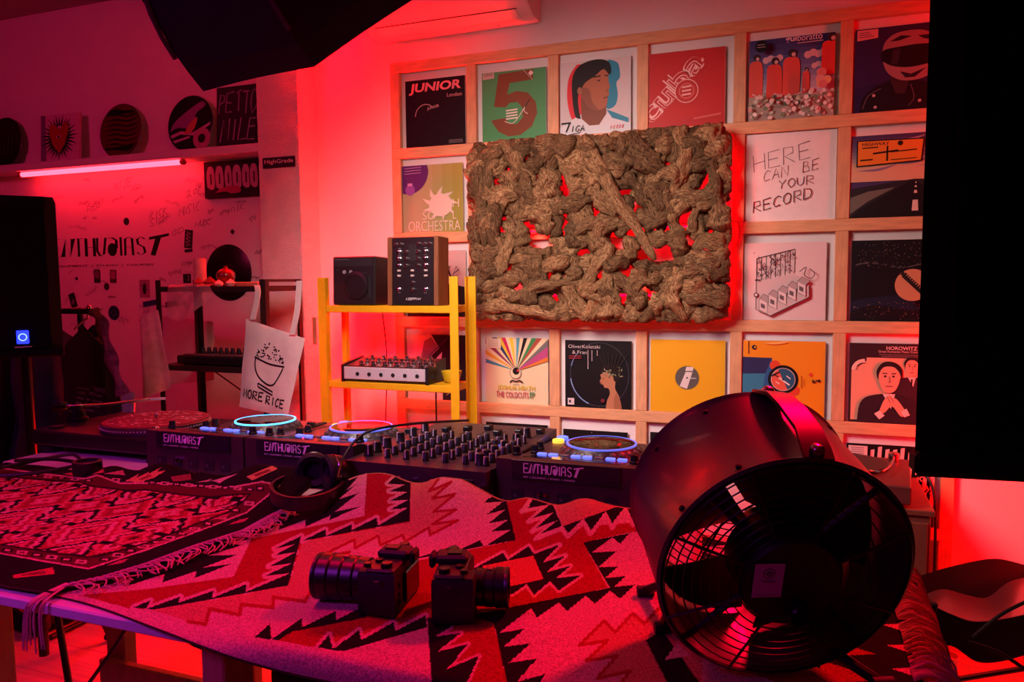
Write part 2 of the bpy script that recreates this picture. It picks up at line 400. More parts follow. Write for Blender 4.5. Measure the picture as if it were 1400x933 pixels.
# the shop's mixed-style wordmark
def wordmark(p, c, x, y, w, h, sub=True):
    L = w / 10.6
    k = lambda i: x + L * i
    t = h * .09
    def ln(pts, wd): p.line(c, [(a, y + b * h) for a, b in pts], wd)
    T = .020 * w / 0.5 * .5
    ln([(k(.85), 1), (k(0), 1), (k(0), 0), (k(.85), 0)], T); ln([(k(0), .5), (k(.75), .5)], T)
    ln([(k(1.05), 0), (k(1.35), 1), (k(1.75), 0), (k(2.05), 1)], T * 2.0)
    ln([(k(2.1), 1), (k(3.0), 1)], T); ln([(k(2.55), 1), (k(2.55), 0)], T)
    ln([(k(3.25), 1), (k(3.25), 0)], T * 1.3); ln([(k(4.0), 1), (k(4.0), 0)], T * 1.3); ln([(k(3.25), .5), (k(4.0), .5)], T)
    ln([(k(4.3), 1), (k(4.25), .3), (k(4.5), 0), (k(4.85), .1), (k(5.05), 1)], T)
    p.poly(c, [(k(5.2) + L * .42 * (1 + math.cos(a)), y + h * (.34 + .36 * math.sin(a))) for a in [i * PI / 10 for i in range(20)]])
    ln([(k(5.25), .95), (k(5.6), 1.0), (k(6.0), .85), (k(6.0), .4)], T * 1.2)
    ln([(k(6.4), 1), (k(6.4), 0)], T)
    ln([(k(6.75), 0), (k(6.8), .9), (k(7.1), 1), (k(7.4), .9), (k(7.45), 0)], T); ln([(k(6.75), .45), (k(7.45), .45)], T * .8)
    ln([(k(8.5), .85), (k(8.2), 1), (k(7.85), .85), (k(7.9), .6), (k(8.4), .42), (k(8.5), .15), (k(8.15), 0), (k(7.8), .15)], T)
    p.poly(c, [(k(8.9), y + h * .95), (k(10.6), y + h * 1.12), (k(10.55), y + h * .98), (k(9.9), y + h * .9), (k(9.35), y - h * .06), (k(8.95), y), (k(9.4), y + h * .85), (k(8.85), y + h * .8)])
    if sub: p.text(c, 'ART  |  EQUIPMENT  |  STUDIO  |  COURSES', x, y - h * .55, w * .86, h * .22, bold=.01)

# ------------------------------------------------------------------ record sleeves in the lattice
def sleeve(c, r, off, w, label, base='0d0a0d', draw=None, h=None, gloss=True, edge=M_sleeve):
    x, z = cell(c, r); h = h or w
    o = MB().bbox(-w / 2, -0.002, 0, w / 2, 0.002, h, 0.0007).build('record_sleeve', edge)
    o.location = (x + off + w / 2, 0.014, z + 0.0003)
    tag(o, label, 'record sleeve', 'record sleeves in the lattice')
    p = Print(w, h, -0.0021); p.poly(base, [(.004, .004), (.996, .004), (.996, .996), (.004, .996)])
    if draw: draw(p)
    p.clip(); p.build('cover_print', M_gloss if gloss else M_print, o)
    return o
def d_junior(p):
    p.text('e48c96', 'JUNIOR', .06, .78, .86, .17, shear=.18, bold=.035)
    p.text('d8a8ac', 'London', .70, .71, .24, .055)
    p.line('b89ca0', [(.34 + .17 * math.cos(a), .46 + .17 * math.sin(a)) for a in [PI * (1.0 - .08 * i) for i in range(10)]], .012)
    p.text('c8a8ac', 'JUNIOR', .37, .53, .2, .05, shear=.2, rot=.18, bold=.02)
    p.circ('1c181c', .44, .44, .022)
    for i in range(4): p.line('a08c90', [(.72, .035 + .014 * i), (.95, .035 + .014 * i)], .004)
def d_five(p):
    p.poly('7d4a30', [(.27, .96), (.80, .985), (.80, .84), (.44, .82), (.40, .66), (.55, .70), (.72, .66), (.84, .52), (.86, .36), (.78, .18), (.60, .07), (.42, .06), (.26, .14), (.16, .28), (.15, .31), (.36, .33), (.44, .24), (.55, .23), (.64, .32), (.64, .45), (.56, .54), (.44, .54), (.37, .48), (.19, .50)])
    p.circ('4e9a62', .48, .37, .11); 
    for i in range(4): p.line('e8dcd0', [(.38, .43 - .04 * i), (.56, .44 - .04 * i)], .02)
    p.line('e8dcd0', smooth2([(.36, .28), (.5, .25), (.66, .44), (.74, .56), (.66, .42), (.72, .36)]), .01)
    p.poly('c8b8ac', [(.02, .90), (.20, .91), (.20, .985), (.02, .985)]); p.line('403c34', [(.04, .965), (.18, .967)], .01); p.line('7c746c', [(.04, .94), (.18, .94)], .006)
    p.poly('e8d4cc', [(.73, .93), (.77, .97), (.81, .93), (.77, .89)]); p.line('d8c8b8', [(.66, .98), (.80, .83)], .006)
def smooth2(pts): return [(q.x, q.y) for q in smoothpts([(a, b, 0) for a, b in pts], 5)]
def head_profile(p, s, hx, hy, skin, hair, shirt, col_bg):
    pass
def d_portrait(p):
    p.poly('cfc9c9', [(.0, .0), (1, 0), (1, 1), (0, 1)])
    p.poly('d8323c', smooth2([(.24, .96), (.13, .80), (.10, .55), (.14, .30), (.22, .20), (.42, .3), (.5, .6), (.4, .92), (.24, .96)]))
    p.poly('2f8fae', smooth2([(.70, .98), (.82, .92), (.85, .74), (.80, .66), (.82, .50), (.78, .36), (.66, .34), (.6, .6), (.62, .9), (.70, .98)]))
    p.poly('d9dfe4', [(0, .12), (.2, .23), (.34, .30), (.62, .30), (.75, .24), (.95, .16), (1, .1), (1, 0), (0, 0)])
    p.poly('2f8fae', [(.66, .32), (.8, .26), (.97, .18), (.97, .12), (.74, .2)])
    p.poly('7d4a36', [(.30, .50), (.31, .22), (.42, .12), (.56, .12), (.66, .26), (.66, .36), (.5, .5)])
    p.poly('a9694c', smooth2([(.30, .52), (.31, .70), (.38, .86), (.55, .90), (.68, .84), (.69, .70), (.71, .62), (.69, .57), (.70, .52), (.68, .47), (.66, .36), (.55, .32), (.42, .36), (.34, .46), (.30, .52)]))
    p.poly('8a5440', smooth2([(.30, .52), (.31, .64), (.42, .60), (.46, .44), (.55, .32), (.42, .36), (.34, .46), (.30, .52)]))
    p.poly('1b1416', smooth2([(.30, .22), (.22, .26), (.18, .50), (.18, .78), (.28, .94), (.50, 1.0), (.68, .96), (.73, .84), (.70, .78), (.62, .86), (.50, .78), (.36, .70), (.30, .60), (.26, .52), (.27, .36), (.30, .22)]))
    p.circ('a46a50', .285, .60, .035, .05); p.line('1b1416', [(.48, .765), (.58, .775)], .018); p.line('1b1416', [(.64, .775), (.69, .765)], .016)
    p.poly('201818', [(.52, .715), (.58, .725), (.57, .70)]); p.line('5d3428', [(.62, .47), (.685, .485)], .014); p.line('7a4636', [(.66, .56), (.69, .58)], .01)
    p.line('14100f', [(.02, .17), (.16, .175), (.14, .17), (.09, .05)], .022)
    hand(p, '14100f', 'IGA', .15, .05, .2, .08, .014, lean=.2); p.line('14100f', [(.12, .01), (.3, .035)], .01)
    for i in range(5): p.line('e07484', [(.72 + .04 * i, .05), (.74 + .04 * i, .10)], .012)
def d_cuba(p):
    for cc, b in (('efc4c0', .055), ('c02a2e', .02)):
        p.text(cc, 'cuba', .03, .03, 1.08, .30, rot=.82, bold=b)
    p.text('efc4c0', 'cuba', .055, .06, 1.0, .25, rot=.82, bold=-.004); p.text('c02a2e', 'cuba', .062, .068, .985, .235, rot=.82, bold=-.022)
    p.circ('efc4c0', .5, .47, .155); p.circ('c0302f', .5, .47, .145); p.circ('e0807c', .5, .47, .10, n=20); p.circ('c0302f', .5, .47, .09, n=20)
    for i in range(3): p.line('efc4c0', [(.44, .52 - .05 * i), (.56, .53 - .05 * i)], .02)
    p.poly('d86c68', [(.60, .09), (.95, .13), (.95, .15), (.60, .11)])
def robe(p, x, y, w, h, c, hc='3a2a34'):
    p.poly(c, smooth2([(x - w * .5, y), (x - w * .46, y + h * .5), (x - w * .42, y + h * .92), (x, y + h), (x + w * .42, y + h * .92), (x + w * .5, y + h * .5), (x + w * .46, y)]))
    p.circ(hc, x + w * .05, y + h * 1.10, w * .24); p.circ('d9b8b0', x + w * .12, y + h * 1.06, w * .12, n=12)
    p.line('c8605c', [(x - w * .1, y + h * .1), (x - w * .12, y + h * .8)], .006)
def d_figures(p):
    for i in range(10): p.poly(['3c3a78', '45447f', '504e86', '5d5a90', '6a6899', '7a76a3', '8a86ac', '9d96b4', 'b0a4ba', 'c0b0c0'][i], [(0, 1 - i * .07), (1, 1 - i * .07), (1, .93 - i * .07), (0, .93 - i * .07)])
    for x, y, s in ((.28, .74, .09), (.78, .76, .10), (.84, .62, .08)):
        for k in range(4): p.circ('d8b4c0', x + (k - 1.5) * s * .6, y + (k % 2) * s * .2, s * .45, n=14)
    p.poly('a8988c', [(0, 0), (1, 0), (1, .3), (0, .32)])
    robe(p, .08, .30, .17, .44, 'd8584c'); robe(p, .30, .26, .19, .42, 'd84c42'); robe(p, .50, .29, .21, .46, 'dc544a'); robe(p, .67, .30, .085, .26, 'd8504a'); robe(p, .95, .50, .22, .40, 'dc3c36')
    rnd = random.Random(5)
    for i in range(150):
        p.circ(rnd.choice(['ead8d4', 'e4b8b4', 'c8d0b8', '7c8468', 'f0e4dc', 'd89c98', '5c6450', 'e8ccc0']), rnd.uniform(.02, .98), rnd.uniform(.01, .25) if i % 3 else rnd.uniform(.2, .33), rnd.uniform(.008, .03), n=8)
    for i in range(6): p.circ(['e49c94', 'e8a880', 'e07c78'][i % 3], .88 + .05 * rnd.uniform(-1, 1), .42 + .09 * rnd.uniform(-1, 1), .05, n=14)
    p.circ('17131c', .15, .88, .075); p.line('c8b0b8', [(.10, .9), (.19, .9)], .006); p.line('c8b0b8', [(.10, .87), (.2, .87)], .006)
    p.text('f0dce0', 'gui', .43, .88, .13, .085, bold=.02); p.text('f0dce0', 'boratto', .57, .895, .28, .075); p.line('e0ccd4', [(.57, .87), (.86, .875)], .008)
def d_helmet(p):
    p.poly('2a2050', [(0, 0), (1, 0), (1, 1), (0, 1)]); p.poly('33285c', [(0, .3), (1, .5), (1, 1), (0, 1)])
    p.poly('1c1522', smooth2([(.06, 0), (.10, .18), (.24, .30), (.42, .36), (.62, .36), (.82, .30), (1.0, .24), (1.0, 0)]))
    p.line('6c6070', smooth2([(.10, .05), (.16, .2), (.3, .28)]), .008); p.line('6c6070', smooth2([(.62, .30), (.66, .14), (.6, .05)]), .008)
    p.circ('b8acb4', .22, .2, .018); p.circ('b8acb4', .24, .06, .018); p.circ('b8acb4', .72, .1, .018)
    p.poly('3a2c34', [(.38, .40), (.62, .42), (.56, .20), (.46, .2)])
    p.poly('94808a', smooth2([(.30, .66), (.32, .80), (.42, .90), (.60, .93), (.78, .90), (.92, .78), (.96, .62), (.90, .46), (.74, .36), (.54, .35), (.40, .42), (.33, .52), (.30, .66)]))
    p.poly('1c1620', smooth2([(.30, .60), (.31, .72), (.50, .75), (.74, .76), (.96, .72), (.97, .62), (.90, .55), (.62, .50), (.42, .53), (.30, .60)]))
    p.poly('342c3c', [(.42, .72), (.5, .73), (.47, .54), (.40, .55)])
    for q in ([(.38, .82), (.50, .88), (.62, .86), (.48, .82)], [(.68, .86), (.80, .86), (.88, .78), (.74, .82)], [(.50, .46), (.62, .42), (.78, .48), (.66, .38), (.56, .38)]): p.poly('2a2030', q)
    p.poly('d8a0a8', [(.02, .86), (.25, .88), (.25, .985), (.02, .985)])
    for i in range(3): p.line('60485c', [(.04, .95 - .025 * i), (.16 + .02 * i, .955 - .025 * i)], .008)
    p.poly('d85048', [(.82, 1), (1, 1), (1, .84)])
def d_orch(p):
    for i in range(12):
        p.poly(['b7a07c', 'b8a680', 'b4a878', 'aea66a', 'a8a158', 'a49c4a'][i // 2], [(i / 12, 0), ((i + 1) / 12, 0), ((i + 1) / 12, 1), (i / 12, 1)])
    p.circ('5c2a72', .1, .92, .34, n=24, a0=PI * 1.0, a1=2 * PI); p.poly('5c2a72', [(0, .92), (.44, .92), (.42, 1), (0, 1)])
    p.circ('8450a8', .13, .64, .08); p.poly('b890c8', [(.09, .74), (.17, .74), (.17, .70), (.09, .70)])
    for i in range(3): p.line('c09cc8', [(.04, .96 - .04 * i), (.32, .97 - .04 * i)], .008)
    for a in range(9): p.poly('e0cfc0', [(.62, .42), (.62 + .30 * math.cos(a * .7), .42 + .26 * math.sin(a * .7)), (.62 + .2 * math.cos(a * .7 + .35), .42 + .17 * math.sin(a * .7 + .35))])
    p.circ('e0cfc0', .64, .40, .19, .17)
    p.text('e8d8c8', 'H', .84, .36, .10, .12, bold=-.01); p.text('e8d8c8', 'SO', .34, .19, .22, .12, bold=-.01); p.text('e8d8c8', 'L', .84, .19, .06, .12, bold=-.01)
    p.text('e8d8c8', 'ORCHESTRA', .10, .02, .86, .15, bold=-.01)
def d_highway(p):
    rnd = random.Random(3)
    for i in range(14):
        p.poly(['4a3a68', '54426e', '604a74', '6e567c', '7d6482', '8c7488', '9c848c', 'b0948e', 'c4a48e', 'd8b090'][min(i, 9)], [(0, 1 - i * .04), (1, 1 - i * .04), (1, .96 - i * .04), (0, .96 - i * .04)])
    for i in range(9):
        y = rnd.uniform(.55, .95); x = rnd.uniform(.3, 1); p.poly(rnd.choice(['b89cb0', '8c7898', 'a88ca4']), smooth2([(x - .25, y), (x, y + .02), (min(1, x + .2), y + .06), (x, y - .01), (x - .25, y)]))
    p.poly('2c2830', [(0, 0), (1, 0), (1, .44), (.70, .45), (.3, .40), (0, .36)]); p.poly('1c191e', [(0, 0), (1, 0), (1, .2), (.72, .43), (.66, .43), (.1, .1)])
    p.poly('6c6c64', [(0, .05), (.2, .2), (.5, .36), (.2, .32), (0, .25)])
    for y, h, w in ((.07, .13, .035), (.28, .035, .018), (.35, .02, .012), (.40, .015, .008)): p.poly('ded0c4', [(.72 - w, y), (.72 + w, y), (.72 + w * .8, y + h), (.72 - w * .8, y + h)])
    p.poly('1a1418', [(.06, .62), (.78, .66), (.80, .93), (.06, .94)]); p.poly('e08a34', [(.075, .635), (.765, .672), (.785, .917), (.075, .927)])
    p.text('2a1c14', 'HIGHWAY', .12, .87, .30, .04, bold=.015); p.circ('2a1c14', .54, .885, .03); p.line('2a1c14', [(.40, .68), (.40, .86)], .02); p.line('2a1c14', [(.24, .775), (.52, .80)], .02)
    p.line('2a1c14', [(.12, .845), (.30, .85)], .012); p.line('2a1c14', [(.44, .785), (.72, .80)], .012); p.line('2a1c14', [(.10, .70), (.24, .705)], .016); p.line('2a1c14', [(.44, .69), (.72, .70)], .008)
def d_trees(p):
    p.poly('c8a8a4', [(0, .4), (1, .4), (1, 1), (0, 1)]); p.poly('2a2024', [(0, 0), (1, 0), (1, .45), (.7, .5), (.3, .47), (0, .5)])
    rnd = random.Random(9)
    def br(x, y, a, l, w, d):
        x2, y2 = x + l * math.cos(a), y + l * math.sin(a); p.line('2a2024', [(x, y), (x2, y2)], w)
        if d: 
            for k in range(3): br(x2, y2, a + rnd.uniform(-.8, .8), l * .7, w * .62, d - 1)
    for x in (.2, .5, .8): br(x, .4, PI / 2, .15, .02, 3)
def d_synth(p):
    K = '403438'
    def iso(a, b, c): return (.20 + a * .38 + b * .16, .40 - a * .14 + b * .10 + c * .42)
    def ql(pts, w=.006): p.line(K, pts, w)
    back = [iso(0, .35, .25), iso(1.25, .35, .62), iso(1.25, .35, 1.0), iso(0, .35, .62)]
    bx0, by0 = .16, .22
    P = lambda u, v: (.16 + u * .42, .50 + v * .30 + u * .10)
    p.poly('d8c4c4', [P(0, 0), P(1.1, 0), P(1.1, 1.0), P(0, 1.0)])
    for i in range(9): ql([P(i * 1.1 / 8, 0), P(i * 1.1 / 8, 1)], .008)
    ql([P(0, 1), P(1.1, 1)], .012); ql([P(0, 0), P(0, 1)], .012)
    rnd = random.Random(11)
    for i in range(60):
        u, v = rnd.uniform(.05, 1.05), rnd.uniform(.1, .95); x, y = P(u, v)
        p.circ(K, x, y, rnd.uniform(.005, .012), n=8) if i % 2 else ql(smooth2([(x, y), (x + rnd.uniform(-.05, .05), y - .05), (x + rnd.uniform(-.08, .08), y + rnd.uniform(-.05, .05))]), .006)
    p.poly('cdb9b9', [(.16, .50), (.62, .60), (.80, .44), (.80, .30), (.34, .06), (.16, .14)]); ql([(.16, .50), (.16, .14), (.34, .06), (.80, .30), (.80, .44)], .010)
    for i in range(5):
        x = .20 + i * .115; y = .14 + i * .055
        p.poly('e0cccc', [(x, y), (x + .10, y - .05), (x + .10, y + .09), (x, y + .14)]); ql([(x, y), (x + .10, y - .05), (x + .10, y + .09), (x, y + .14), (x, y)])
        p.poly('b09c9c', [(x, y + .14), (x + .10, y + .09), (x + .15, y + .15), (x + .05, y + .20)]); ql([(x, y + .14), (x + .05, y + .20), (x + .15, y + .15), (x + .10, y + .09)])
        p.poly('6c5c60', [(x + .02, y + .03), (x + .07, y + .005), (x + .07, y + .06), (x + .02, y + .085)])
    ql(smooth2([(.68, .62), (.76, .68), (.74, .58), (.82, .54), (.86, .60), (.80, .66)]), .01)
    for i in range(3): p.circ(K, .155 + .02 * i, .52, .012, n=10)
    p.circ(K, .16, .33, .03); p.circ('d8c4c4', .16, .33, .018)
    ql([(.12, .86), (.14, .88)], .006)
def d_stars(p):
    p.poly('17121a', [(0, 0), (1, 0), (1, 1), (0, 1)]); p.poly('1c2036', smooth2([(0, .12), (.3, .2), (.7, .14), (1, .2), (1, .30), (.5, .32), (0, .24), (0, .12)]))
    rnd = random.Random(2)
    for i in range(160): p.circ(rnd.choice(['8c7c7c', '6c6064', 'a89488']), rnd.uniform(.03, .97), rnd.uniform(.66, .97), rnd.uniform(.002, .005), n=5)
    for i in range(120): p.circ(rnd.choice(['9c5c4c', '6c4c48', 'b89474']), rnd.uniform(.03, .97), rnd.uniform(.02, .25), rnd.uniform(.002, .005), n=5)
    for i in range(60): x = rnd.uniform(.03, .95); p.line('6c6468', [(x, .68 + .03 * math.sin(x * 9)), (x + .03, .70 + .03 * math.sin(x * 9))], .004)
    p.circ('d8906c', .66, .45, .19); p.circ('241a1c', .66, .45, .012, n=10)
    p.poly('2c2022', [(.54, .55), (.58, .60), (.80, .38), (.76, .33)]); p.poly('2c2022', [(.52, .57), (.58, .56), (.56, .62)]); p.poly('2c2022', [(.78, .32), (.83, .34), (.78, .38)])
    for i in range(8): p.line('d8906c', [(.59 + .02 * i, .56 - .021 * i), (.605 + .02 * i, .575 - .021 * i)], .009)
def d_geo(p):
    p.poly('d8c8c8', [(0, 0), (1, 0), (1, 1), (0, 1)]); p.poly('211a20', [(.42, 1), (1, 1), (1, .2), (.6, .35), (.35, .62), (.55, .8)]); p.poly('8c7880', [(.3, .9), (.42, .96), (.54, .80), (.2, .5)])
    p.poly('d8c8c8', [(.58, .55), (.50, .64), (.6, .74)]); p.line('4c4460', [(.2, .5), (.72, .98)], .02); p.poly('2c2430', [(.6, 0), (1, 0), (1, .2), (.6, .2)]); p.line('b8a4a8', [(.66, .08), (.74, .13)], .012)
    for i in range(14): p.line('544850', [(.18 + .01 * i, .42 + .025 * i), (.28 + .01 * i, .40 + .025 * i)], .006)
def d_rays(p):
    p.poly('ddd0a8', [(0, 0), (1, 0), (1, 1), (0, 1)])
    cols = ['4c8ca0', 'ddd0a8', 'd8a034', 'ddd0a8', '8c3c5c', 'ddd0a8', '2c3c70', 'd8b838', 'c02858', 'ddd0a8', 'dcc83c', 'ddd0a8', '50a0b0', 'ddd0a8', '1c1a1c', 'ddd0a8', '3c8c54', 'a05040', 'ddd0a8', '70706c', 'b04c80', 'b04c80', 'd87c34']
    n = len(cols)
    for i, c_ in enumerate(cols):
        a0 = PI * (1.0 - .07) - (PI * .83) * i / n; a1 = PI * (1.0 - .07) - (PI * .83) * (i + 1) / n
        pts = [(.5, .50)]
        for a in (a0, a1):
            t = min(abs(.5 / math.cos(a)) if abs(math.cos(a)) > 1e-3 else 9, abs(.5 / math.sin(a)) if abs(math.sin(a)) > 1e-3 else 9)
            pts.append((.5 + t * math.cos(a), .50 + t * math.sin(a)))
        p.poly(c_, pts)
    p.circ('8c8478', .49, .475, .095); p.circ('ddd0a8', .49, .475, .083); p.circ('1c1818', .50, .50, .055); p.circ('c03440', .53, .51, .02, n=10)
    p.poly('d8ccb8', [(.02, .84), (.26, .84), (.26, .985), (.02, .985)])
    for i in range(4): p.line('8c8070', [(.05, .96 - .03 * i), (.22, .96 - .03 * i)], .006)
    p.line('2a2420', [(.40, .33), (.44, .36), (.5, .345), (.56, .36), (.61, .33)], .02); p.line('6c6458', [(.45, .30), (.55, .30)], .008)
    p.text('c8b830', 'JOSHUA HEATH', .20, .20, .60, .085, bold=.015); p.text('a83c5c', 'THE COLDCUTS', .18, .10, .52, .085, bold=.015); p.text('3c7c4c', 'EP', .72, .11, .08, .08, bold=.015)
def d_woman(p):
    p.poly('141014', [(0, 0), (1, 0), (1, 1), (0, 1)])
    R = [(.52 + .44 * math.cos(a), .50 + .47 * math.sin(a)) for a in [i * PI / 24 for i in range(49)]]
    p.line('3c3c48', R, .010); p.line('7c98c8', [(.52 + .44 * math.cos(a), .50 + .47 * math.sin(a)) for a in [PI * (1.05 + .03 * i) for i in range(12)]], .016)
    p.line('7088b8', [(.52 + .44 * math.cos(a), .50 + .47 * math.sin(a)) for a in [PI * (.78 + .02 * i) for i in range(8)]], .014)
    p.poly('b07858', smooth2([(.62, .0), (.64, .12), (.68, .22), (.66, .30), (.60, .31), (.58, .35), (.55, .36), (.53, .40), (.55, .45), (.54, .50), (.60, .54), (.70, .50), (.76, .42), (.76, .30), (.82, .18), (.86, .0)]))
    p.poly('9c6448', [(.74, .0), (.74, .15), (.78, .25), (.84, .12), (.86, 0)])
    p.poly('221618', smooth2([(.54, .50), (.56, .60), (.66, .66), (.78, .62), (.84, .50), (.80, .40), (.74, .42), (.72, .50), (.62, .54), (.54, .50)]))
    rnd = random.Random(4)
    for i in range(26):
        x, y = .60 + .26 * rnd.random(), .46 + .16 * rnd.random(); a = rnd.uniform(0, PI)
        p.poly(rnd.choice(['8c8c68', 'a8a080', '6c7454', 'b8ac90']), [(x, y), (x + .05 * math.cos(a), y + .05 * math.sin(a)), (x + .03 * math.cos(a + .6), y + .03 * math.sin(a + .6))])
    for i in range(7): p.line('2c2428', [(.62 + .03 * i, .6), (.52 + .07 * i, .8 + .02 * (i % 3))], .010)
    p.circ('6c2434', .58, .12, .03); p.line('201418', [(.575, .445), (.60, .45)], .01); p.line('8c3c38', [(.54, .385), (.565, .39)], .01)
    p.text('d8ccd0', 'OliverKoletzki', .06, .885, .48, .05, bold=-.008); p.text('d8ccd0', '& Fran', .12, .80, .22, .05, bold=-.008)
    for x, y in ((.36, .58), (.42, .70), (.50, .78)): p.line('d8ccd0', [(x, .86), (x, y)], .007)
    for i in range(2): p.line('9c2c38', [(.07, .765 - .03 * i), (.26, .77 - .03 * i)], .012)
    p.poly('d0c8c8', [(.05, .04), (.15, .04), (.15, .14), (.05, .14)]); p.poly('2c282c', [(.07, .07), (.10, .07), (.10, .11), (.07, .11)])
def d_yellow(p):
    p.circ('c09418', .5, .48, .168); p.circ('5c5854', .5, .48, .158)
    p.poly('d8d0cc', [(.40, .36), (.50, .33), (.57, .56), (.48, .56)]); p.poly('d8d0cc', [(.475, .575), (.575, .575), (.585, .63), (.49, .63)]); p.circ('201c1c', .5, .48, .012, n=10); p.line('c8c4c0', [(.53, .475), (.62, .478)], .012)
def d_orange(p):
    p.poly('2f2f5c', [(0, .56), (0, .78), (.36, .775), (.28, .57)]); p.poly('3a7fa0', [(0, .285), (0, .56), (.28, .57), (.31, .29)]); p.poly('2f5c90', [(.36, .775), (.37, .55), (.31, .29), (.26, .40), (.28, .57)])
    p.circ('d8482c', .40, .68, .065); p.circ('d8482c', .64, .36, .065)
    p.circ('171216', .50, .50, .185); p.circ('e4d8d0', .50, .50, .148); p.circ('e4604c', .50, .50, .142)
    p.poly('2f5c7c', [(.44, .63)] + [(.50 + .142 * math.cos(a), .50 + .142 * math.sin(a)) for a in [PI * (.62 - .09 * i) for i in range(12)]])
    p.line('e8dcd4', [(.45, .52), (.58, .43)], .02); p.line('2c1c20', [(.36, .54), (.46, .60)], .02); p.line('2c1c20', [(.38, .57), (.44, .53)], .014); p.circ('171216', .5, .5, .012, n=8)
    p.line('e8dcd4', [(.54, .55), (.59, .51)], .012); p.line('f0dcd0', [(.41, .47), (.46, .44)], .012)
    p.circ('d8482c', .83, .575, .022); p.circ('2c2030', .14, .91, .03); p.circ('e89a28', .15, .91, .012, n=8); p.line('2c2030', [(.07, .82), (.07, .99)], .008)
    for i in range(4): p.circ('3c2820', .86 + .02 * (i % 3), .48 + .02 * (i // 2), .012, n=8)
    p.circ('3c2820', .93, .50, .02, n=12); p.line('8c5420', [(.72, .40), (.72, .56)], .008); p.line('8c5420', [(.75, .42), (.75, .53)], .006)
    p.poly('f0b060', smooth2([(.25, .965), (.4, .95), (.55, .98), (.5, .99), (.25, .965)]))
def man(p, x, y, s, suit, skin='d89c84'):
    q = lambda pts: [(x + a * s, y + b * s) for a, b in pts]
    p.poly(suit, smooth2(q([(-.62, -.9), (-.56, -.2), (-.25, .0), (.25, .0), (.56, -.2), (.64, -.9)])))
    p.poly('e8d0c8', q([(-.12, .02), (.12, .02), (.05, -.3)])); p.poly('2c1c24', q([(-.03, -.04), (.03, -.04), (.02, -.3), (-.02, -.3)]))
    p.poly(skin, smooth2(q([(-.2, .3), (-.2, .5), (-.1, .62), (.1, .62), (.2, .5), (.2, .3), (.12, .1), (0, .04), (-.12, .1), (-.2, .3)])))
    p.poly('2c1c22', smooth2(q([(-.22, .32), (-.25, .52), (-.12, .7), (.1, .7), (.24, .56), (.24, .34), (.19, .48), (.08, .60), (-.1, .6), (-.19, .48), (-.22, .32)])))
    for sx in (-1, 1): p.circ('3c2228', x + sx * .08 * s, y + .40 * s, .025 * s, n=8); p.line('3c2228', q([(sx * .04, .46), (sx * .13, .465)]), .02 * s)
    p.line('a0645c', q([(0, .40), (.02, .28), (-.02, .27)]), .02 * s); p.line('8c4848', q([(-.07, .19), (.07, .19)]), .02 * s)
def d_pianist(p):
    p.poly('3a2028', [(0, 0), (1, 0), (1, 1), (0, 1)]); p.poly('e4a488', [(.03, .03), (.97, .03), (.97, .82), (.2, .82), (.2, .78), (.03, .66)])
    p.text('e8c8c4', 'HOROWITZ', .42, .92, .34, .045, bold=.01); p.text('d8b4b0', 'Great Romantic Piano Concertos', .33, .885, .52, .03)
    for i in range(3): p.line('a07c7c', [(.34 + .03 * i, .86 - .02 * i), (.86 - .03 * i, .86 - .02 * i)], .005)
    p.line('e8c8b8', [(.05 + .13 * (1 - math.cos(a)), .66 + .12 * math.sin(a)) for a in [i * PI / 16 for i in range(9)]], .045); p.line('3a2028', [(.09 + .10 * (1 - math.cos(a)), .66 + .09 * math.sin(a)) for a in [i * PI / 16 for i in range(9)]], .006)
    man(p, .71, .58, .36, '3c2430'); man(p, .46, .36, .58, '33202a')
    p.poly('d89c84', smooth2([(.34, .10), (.40, .28), (.46, .36), (.50, .33), (.56, .30), (.66, .14), (.60, .10), (.50, .22), (.42, .14), (.34, .10)]))
    p.poly('e8d0c8', [(.30, .12), (.36, .16), (.42, .10), (.36, .05)]); p.poly('e8d0c8', [(.60, .16), (.66, .20), (.70, .12), (.64, .09)])
    p.line('a0645c', [(.44, .34), (.48, .26)], .008); p.line('a0645c', [(.48, .34), (.52, .27)], .008)
def d_dark1(p):
    p.text('4c9c94', 'Oliver Huntemann', .33, .87, .34, .045); p.poly('4c8c84', [(.66, .70), (.70, .76), (.72, .84), (.745, .76), (.78, .70)]); p.poly('3c5c60', [(.60, .70), (.63, .76), (.66, .70)])
    p.line('54484c', [(.42, .95), (.6, .955)], .006)
def d_dark2(p): p.line('2c262a', [(.05, .93), (.95, .93)], .004); p.circ('8c8488', .45, .965, .008, n=8)
def d_stripes(p):
    p.poly('171114', [(0, 0), (1, 0), (1, 1), (0, 1)]); rnd = random.Random(6)
    for i in range(11):
        x = .10 + i * .085
        for k in range(3):
            y = .25 + .25 * k + rnd.uniform(-.05, .05); p.poly('e0bcb8', [(x, y), (x + .045, y + .01), (x + .055, y + .2), (x + .01, y + .19)])
    for i in range(50):
        x, y = rnd.uniform(.8, .97), rnd.uniform(.02, .95); p.line('e0bcb8', smooth2([(x, y), (x + rnd.uniform(-.05, .03), y + .03), (x + rnd.uniform(-.03, .02), y + .06)]), .012)
    p.poly('171114', [(.2, .0), (.7, .0), (.7, .16), (.2, .2)])
    p.text('e8ccc8', 'ITE', .40, .085, .24, .075, bold=.03); p.text('e8ccc8', 'Remix', .46, .025, .18, .04, bold=.02)
    p.poly('e4c8c4', [(.02, .86), (.24, .86), (.24, .985), (.02, .985)])
    for i in range(4): p.line('6c5458', [(.05, .96 - .025 * i), (.2, .96 - .025 * i)], .006)
    p.line('e0bcb8', smooth2([(.46, .36), (.55, .42), (.66, .40), (.74, .33)]), .012)
